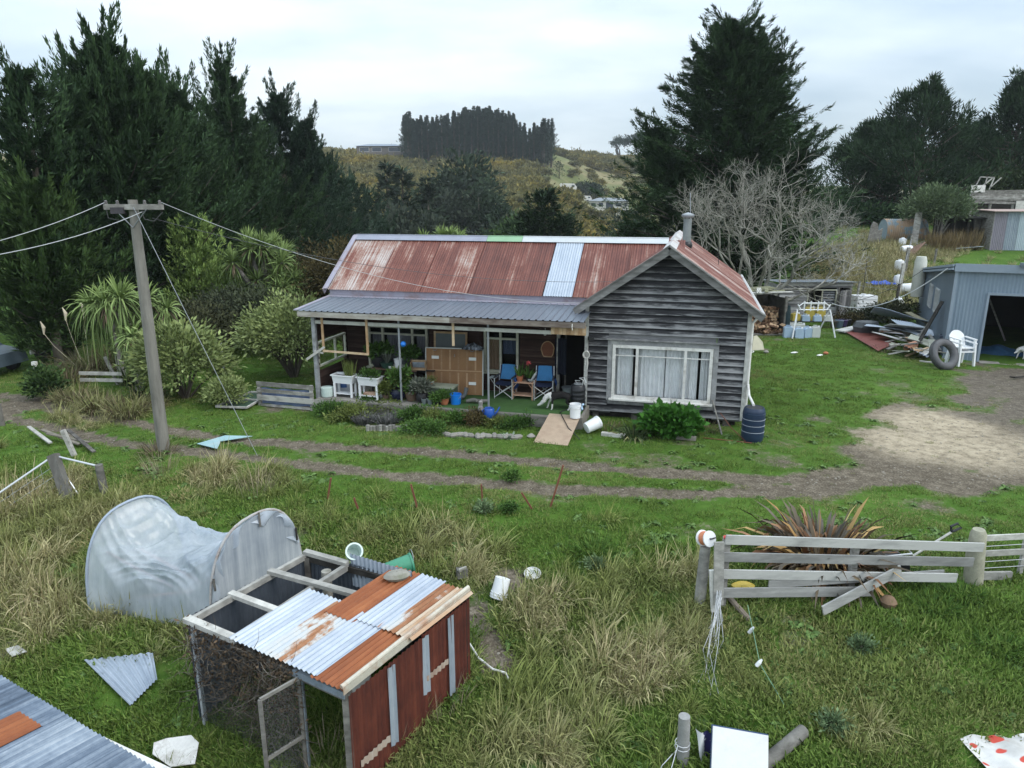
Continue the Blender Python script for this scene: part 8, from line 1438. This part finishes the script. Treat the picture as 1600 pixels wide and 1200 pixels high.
for px,py,s,lying,lab in ((1409,386,1.,0,'white drum at the top of the line along the fence'),(1408,396,1.1,1,'white drum second from the top along the fence'),(1404,424,1.1,0,'white drum third from the top along the fence'),(1402,447,1.,0,'white drum fourth from the top along the fence'),(1408,458,1.2,1,'white square drum lying near the bottom of the fence line'),(1404,481,1.,1,'white drum half hidden at the foot of the fence line')):
    M=at(gp(px,py)+V3(0,0,.25 if lying else .0),rnd.random()*3,s); M=M@Matrix.Rotation(1.45,4,'X') if lying else M; t=T('white_drum',lab,'drum',M,'white drums along the fence'); b=B(); b.lathe([(.02,-.0),(.24,0),(.26,.05),(.26,.55),(.22,.64),(.10,.66),(.10,.72),(.02,.72)],16,cap=False); obj('body',b,CLEANW,t,smooth=True)
b=B(); b.grid(lambda u,v:((u-.5)*1.5,(v-.5)*1.0,.16*math.sin(PI*u)*math.sin(PI*v)+.08*math.sin(u*13+2)*math.sin(v*8)),16,10); obj('blue_sheet',b,plain('vivid blue sheet',(.015,.07,.40),.5,.2,4.),None,'crumpled bright blue tarpaulin on the meadow behind the hut','tarpaulin',M=at(gp(1376,446)+V3(0,0,.12)),smooth=True)
strap_plant('bramble','tangled dark weeds round the fence posts left of the blue shed',gp(1385,500),380,1.3,.03,.9,((MAC,.35),(TOE,.3),(CABD,.35)),1010,1.1,'shrub',1.0); 
p=gp(1400,505); shrub('weed_bush','olive weed bush between the scrap heap and the white water container',at(p),(1.5,.8,.55),.5,60,40,.2,.16,OL,1011,.4); p=gp(1358,505); shrub('weed_bush','low green weed bush below the white water container',at(p),(1.1,.5,.38),.3,44,40,.16,.14,GGR,1012,.4)
shrub('weed_bush','red brown weeds at the foot of the hut door',at(gp(1322,508)),(.8,.4,.3),.25,30,36,.14,.12,BRN,1013,.4)
# things on the rise
p=gp(1408,377); t=T('rusty_tank','rusting corrugated water tank lying on its side on the rise','tank',at(p+V3(0,0,.75),-.1)); b=B(); 
def tk(u,v): a=2*PI*u; r=.95+.02*math.sin(v*120); return ((v-.5)*3.,r*math.cos(a),r*math.sin(a))
b.grid(tk,28,60,t=.6,uvs=(6,3)); obj('shell',b,iron('tank iron',[(.3,(.12,.18,.22)),(.46,(.22,.28,.31)),(.52,(.36,.25,.16)),(.7,(.40,.27,.18)),(.85,(.28,.15,.08))],.1,.7,1.,1.,.5,.1),t,smooth=True); b=B(); b.lathe([(.94,0),(.93,.02),(.01,.03)],24,Matrix.Translation((-1.5,0,0))@Matrix.Rotation(PI/2,4,'Y'),cap=False); obj('tank_end',b,plain('grey green tank end',(.18,.23,.25),.7,.2,2.),t)
p=gp(1427,386); q2=atY(1436,332,p.y); b=B(); b.beam(p-V3(0,0,.2),q2,.42,.18,(0,1,0)); obj('leaning_post',b,GREYW,None,'tall flat grey timber slab standing on the rise right of the rusty tank','post')
p=gp(1363,384); t=T('broken_stump','pale broken timber panel standing left of the rusty tank','panel',at(p)); b=B(); hh=atY(1365,346,p.y).z-p.z; b.slab([(-.45,0,-.2),(.5,0,-.2),(.65,0,hh*.72),(.35,0,hh*.62),(.2,0,hh*.92),(-.1,0,hh),(-.25,0,hh*.8)],.12); obj('panel',b,GREYW,t)
for px,py,r_,lab in ((1470,392,.9,'tall tawny rush clump left of two thick ones on the rise'),(1500,388,1.2,'tall tawny rush clump in the middle of the rise'),(1530,384,.9,'tall tawny rush clump near the old corrugated shed'),(1408,376,.7,'brown rush clump in front of the rusty tank'),(1550,382,.7,'smaller rush clump beside the old corrugated shed')): strap_plant('rush_clump',lab,gp(px,py),520,1.75,.03,.12,((leafmat('tawny rush',(.07,.055,.025),(.26,.19,.10),.8),1.),),1020+px,.28,'plant',r_,'rush clumps on the rise')
b=B(); p=gp(1500,392); b.slab([(-1.8,-.5,.12),(1.6,-.1,.35),(1.8,.7,.3),(-1.,.5,.12)],.03); obj('flat_sheet',b,plain('dull zinc sheet',(.33,.37,.42),.5,.15,2.,.2),None,'long grey iron sheet lying on the grass behind the blue shed','sheet',M=at(p))
for (a,c,lab) in (((1412,392),(1445,381),'upper grey plank lying on the rise left of the rushes'),((1415,396),(1448,386),'lower grey plank lying on the rise left of the rushes')): b=B(); b.beam(gp(*a)+V3(0,0,.15),gp(*c)+V3(0,0,.2),.18,.08); obj('fallen_plank',b,GREYW,None,lab,'plank')
b=B(); [b.beam(gp(1415+3*i,402)+V3(0,0,.1),gp(1428+5*i,396)+V3(0,0,.5+.1*i),.12,.06) for i in range(4)]; obj('brush_pile',b,plain('red brown timber',(.14,.085,.06),.9,.3,5.),None,'small heap of red brown broken timber by the white drums','timber heap')
def old_shed():
    a=gp(1546,391); c=a+V3(5.2,-.5,0); u=V3(1,-.1,0).normalized(); n_=V3(u.y,-u.x,0); Hh=atY(1555,330,a.y).z-a.z; t=T('old_iron_shed','old patchwork corrugated iron shed on the rise at the right edge','shed',at(a)); P=lambda s,d,z:u*s-n_*d+V3(0,0,z); x=0; k=0; W_=6.
    pm=(plain('mauve iron',(.24,.22,.26),.6,.15,3.),ZINC,iron('pale zinc',[(.3,(.33,.40,.45)),(.7,(.50,.57,.62))],.2,.5,3.,.4),ZINC,iron('pale zinc',[]) if 'pale zinc' not in MATS else MATS['pale zinc'],ZINC,ZINC)
    while x<W_: b=B(); b.corr(P(x,.02*(k%2),0),u,(0,0,1),.88,Hh,.12,.02,nv=2,t=.4+.25*rnd.random(),nrm=n_,u0=x*3); obj('wall_sheet',b,pm[k%7],t,smooth=True); x+=.86; k+=1
    b=B(); b.slab([P(-.2,-.3,Hh+.02),P(W_,-.3,Hh+.02),P(W_,3,Hh+.12),P(-.2,3,Hh+.12)],.05); obj('roof',b,plain('pinkish rusty roof',(.36,.27,.24),.7,.25,1.),t); b=B(); b.slab([P(0,0,0),P(0,3,0),P(0,3,Hh),P(0,0,Hh)],.03); obj('side_wall',b,GREYW,t)
    # open bay to the left
    t2=T('open_bay','dark open fronted timber bay joined to the left of the old iron shed','shed',at(a+V3(-2.7,1.2,0))); b=B(); b.slab([(-.4,1.,0),(2.7,1.,0),(2.7,1.,2.3),(-.4,1.,2.3)],.03); b.slab([(-.5,-.3,2.3),(2.8,-.3,2.3),(2.8,1.3,2.4),(-.5,1.3,2.4)],.05); obj('lining',b,DARKROOM,t2)
    for x in (-.4,.55,1.6,2.2): b=B(); b.beam((x,0,-.2),(x+.05,0,2.3),.14 if x<2 else .5,.1,(0,1,0)); obj('post',b,DARKW,t2)
    # ruined timber upper storey behind
    r0=atY(1512,322,a.y+5); t3=T('ruined_shed','collapsing grey timber shed with a sagging board roof above the iron shed','shed',at((r0.x,r0.y,float(hz(r0.x,r0.y))))); Z=r0.z-float(hz(r0.x,r0.y)); top=atY(1512,296,a.y+5).z-r0.z
    for k in range(9):
        z=Z+top*(k/9)*.95; b=B(); sag=rnd.uniform(-.05,.05); e=8.5; b.beam((0+.12*rnd.random(),0,z+.30*(1-k/9)),(4.,-.2,z+sag+.15),.10 if k%4==0 else .05,top/9*.92); b.beam((4.0,-.2,z+sag+.15),(e,-.5,z+.40),.05,top/9*.92); obj('roof_board',b,GREYW,t3)
    for x in (.2,1.7,3.5,5.5): b=B(); b.beam((x,-.1,-.3),(x,-.1,Z+.3),.16,.12,(0,1,0)); obj('post',b,GREYW,t3)
    b=B(); b.slab([(0,1.5,-.2),(9,1.5,-.2),(9,1.5,Z+.2),(0,1.5,Z+.2)],.03); obj('dark_interior',b,DARKROOM,t3)
    b=B(); b.slab([(3.6,-.32,Z-.25),(8.5,-.55,Z-.05),(8.5,-.55,Z+.45),(3.6,-.32,Z+.4)],.04); obj('low_board',b,PALEW,t3)
    b=B(); f0=V3(.3,.0,Z+top); [b.beam(f0+V3(a1,0,b1),f0+V3(a2,0,b2),.08,.06,(0,1,0)) for a1,b1,a2,b2 in ((0,0,.35,.95),(.35,.95,1.45,.9),(1.45,.9,1.2,0),(.5,.15,1.3,.85),(1.2,.1,2.0,.9),(.9,.95,.75,.1))]; obj('standing_frame',b,PALEW,t3); b=B(); b.box((.55,-.1,Z+top+.05),(1.1,.04,.55)); obj('white_patch',b,PWHITE,t3)
old_shed()
# small litter on the lawn
t=T('shell_chair','white shell shaped seat with coiled hose on the lawn by the gable end','seat',at(gp(1184,550),.3)); b=B(); b.slab([(-.28,0,.08),(.30,0,.08),(.22,.02,.40),(-.06,.06,.68),(-.22,.05,.66)],.05); obj('shell',b,CREAMP:=plain('cream plastic',(.62,.58,.45),.5,.1,4.),t); b=B(); b.tube([(-.55+.22*math.cos(a),-.15+.16*math.sin(a),.03+.01*a) for a in np.linspace(0,11,26)],.018,5); obj('hose',b,PWHITE,t)
for px,py,m,lab in ((1241,552,PWHITE,'flat white scrap on the lawn in front of the swing frame'),(1281,556,PWHITE,'white scrap on the lawn below the containers'),(1290,554,TERRA,'orange ball like scrap on the lawn below the containers'),(1197,552,CONC,'grey stone on the lawn by the white seat')): b=B(); b.lathe([(.01,0),(.12,.02),(.14,.07),(.06,.12),(.01,.12)],9,Matrix.Diagonal((1.4 if m is PWHITE else .8,.7,.5 if m is PWHITE else 1,1)),cap=False); obj('lawn_scrap',b,m,None,lab,'litter',M=at(gp(px,py),rnd.random()*3),smooth=True)
b=B(); b.tube([gp(1596,588)+V3(.3,0,.03),gp(1585,592)+V3(0,0,.05),gp(1578,590)+V3(0,0,.03)],.03,6); obj('dark_stick',b,DARKW,None,'dark stick on the gravel before the blue shed doorway','stick')
build_grass()
# ---------- light, sky, camera ----------
cam=bpy.data.objects.new('camera',bpy.data.cameras.new('camera')); COL.objects.link(cam); SC.camera=cam
cam.location=(0,0,H); cam.rotation_euler=(PI/2-TH,0,0); cam.data.sensor_width=36; cam.data.lens=36*F/1600; cam.data.clip_start=.1; cam.data.clip_end=5000
SUN_EL=math.radians(42); SUN_AZ=math.radians(120)   # azimuth clockwise from +Y (north)
ld=bpy.data.lights.new('sun','SUN'); ld.energy=1.5; ld.angle=math.radians(25); ld.color=(1,.965,.91)
so=bpy.data.objects.new('sun',ld); COL.objects.link(so)
sd=Vector((math.sin(SUN_AZ)*math.cos(SUN_EL),math.cos(SUN_AZ)*math.cos(SUN_EL),math.sin(SUN_EL)))
so.rotation_euler=sd.to_track_quat('Z','Y').to_euler(); so.location=(30,-30,40)
w=bpy.data.worlds.new('World'); SC.world=w; w.use_nodes=True; nt=w.node_tree; N=nt.nodes; Lk=nt.links; bg=N['Background']
sk=N.new('ShaderNodeTexSky'); sk.sky_type='NISHITA'; sk.sun_disc=False; sk.sun_elevation=SUN_EL; sk.sun_rotation=SUN_AZ; sk.air_density=1.0; sk.dust_density=1.5; sk.ozone_density=1.2
tc=N.new('ShaderNodeTexCoord'); sx=N.new('ShaderNodeSeparateXYZ'); Lk.new(tc.outputs['Generated'],sx.inputs[0])
# overcast deck: direction projected on a flat cloud layer
def mth(op,a,b):
    q=N.new('ShaderNodeMath'); q.operation=op
    for i,v in enumerate((a,b)):
        if hasattr(v,'is_output'): Lk.new(v,q.inputs[i])
        else: q.inputs[i].default_value=v
    return q.outputs[0]
dz=mth('ADD',mth('MAXIMUM',sx.outputs[2],0.),.22)
cx=N.new('ShaderNodeCombineXYZ'); Lk.new(mth('DIVIDE',sx.outputs[0],dz),cx.inputs[0]); Lk.new(mth('DIVIDE',sx.outputs[1],dz),cx.inputs[1])
def nz(s,d,off):
    mp=N.new('ShaderNodeMapping'); mp.inputs['Location'].default_value=off; mp.inputs['Scale'].default_value=(1,1.5,1); Lk.new(cx.outputs[0],mp.inputs[0])
    q=N.new('ShaderNodeTexNoise'); q.inputs['Scale'].default_value=s; q.inputs['Detail'].default_value=d; q.inputs['Roughness'].default_value=.5; Lk.new(mp.outputs[0],q.inputs['Vector']); return q.outputs['Fac']
cl=mth('ADD',mth('MULTIPLY',nz(.55,4.,(3.1,1.7,0)),.7),mth('MULTIPLY',nz(1.7,4.,(0,4,0)),.3))
r=N.new('ShaderNodeValToRGB'); e=r.color_ramp.elements; e[0].position=.36; e[0].color=(.55,.55,.55,1); e[1].position=.60; e[1].color=(.98,.98,.98,1); Lk.new(cl,r.inputs[0])
r2=N.new('ShaderNodeValToRGB'); e=r2.color_ramp.elements; e[0].position=.34; e[0].color=(5.7,7.0,8.2,1); e[1].position=.66; e[1].color=(7.9,8.7,9.1,1); Lk.new(cl,r2.inputs[0])
mx=N.new('ShaderNodeMix'); mx.data_type='RGBA'; Lk.new(r.outputs[0],mx.inputs[0]); Lk.new(sk.outputs[0],mx.inputs[6]); Lk.new(r2.outputs[0],mx.inputs[7])
vm=N.new('ShaderNodeVectorMath'); vm.operation='SCALE'; Lk.new(mx.outputs[2],vm.inputs[0]); Lk.new(mth('ADD',.78,mth('MULTIPLY',mth('MAXIMUM',sx.outputs[2],0.),1.75)),vm.inputs['Scale'])   # an overcast deck is about three times brighter overhead than at the horizon
Lk.new(vm.outputs[0],bg.inputs[0]); bg.inputs[1].default_value=.12
SC.view_settings.view_transform='Standard'; SC.view_settings.look='None'; SC.view_settings.exposure=.1; SC.view_settings.gamma=1
SC.cycles.max_bounces=8; SC.cycles.transparent_max_bounces=12; SC.cycles.volume_bounces=0

# ---------- the air ----------
b=B(); b.box((0,860,34),(3400,1840,110)); n=NT('haze'); n.N.remove(n.p); pv=n.node('ShaderNodeVolumePrincipled'); pv.inputs['Density'].default_value=.00024; pv.inputs['Color'].default_value=(.86,.92,.97,1); pv.inputs['Anisotropy'].default_value=.2; n.L.new(pv.outputs[0],n.N['Material Output'].inputs['Volume'])
hzo=obj('haze',b,n.m,None,kind='stuff')
for o in SC.objects:
    if o.parent is None and o.get('category') and not o.get('kind'): o['kind']='thing'
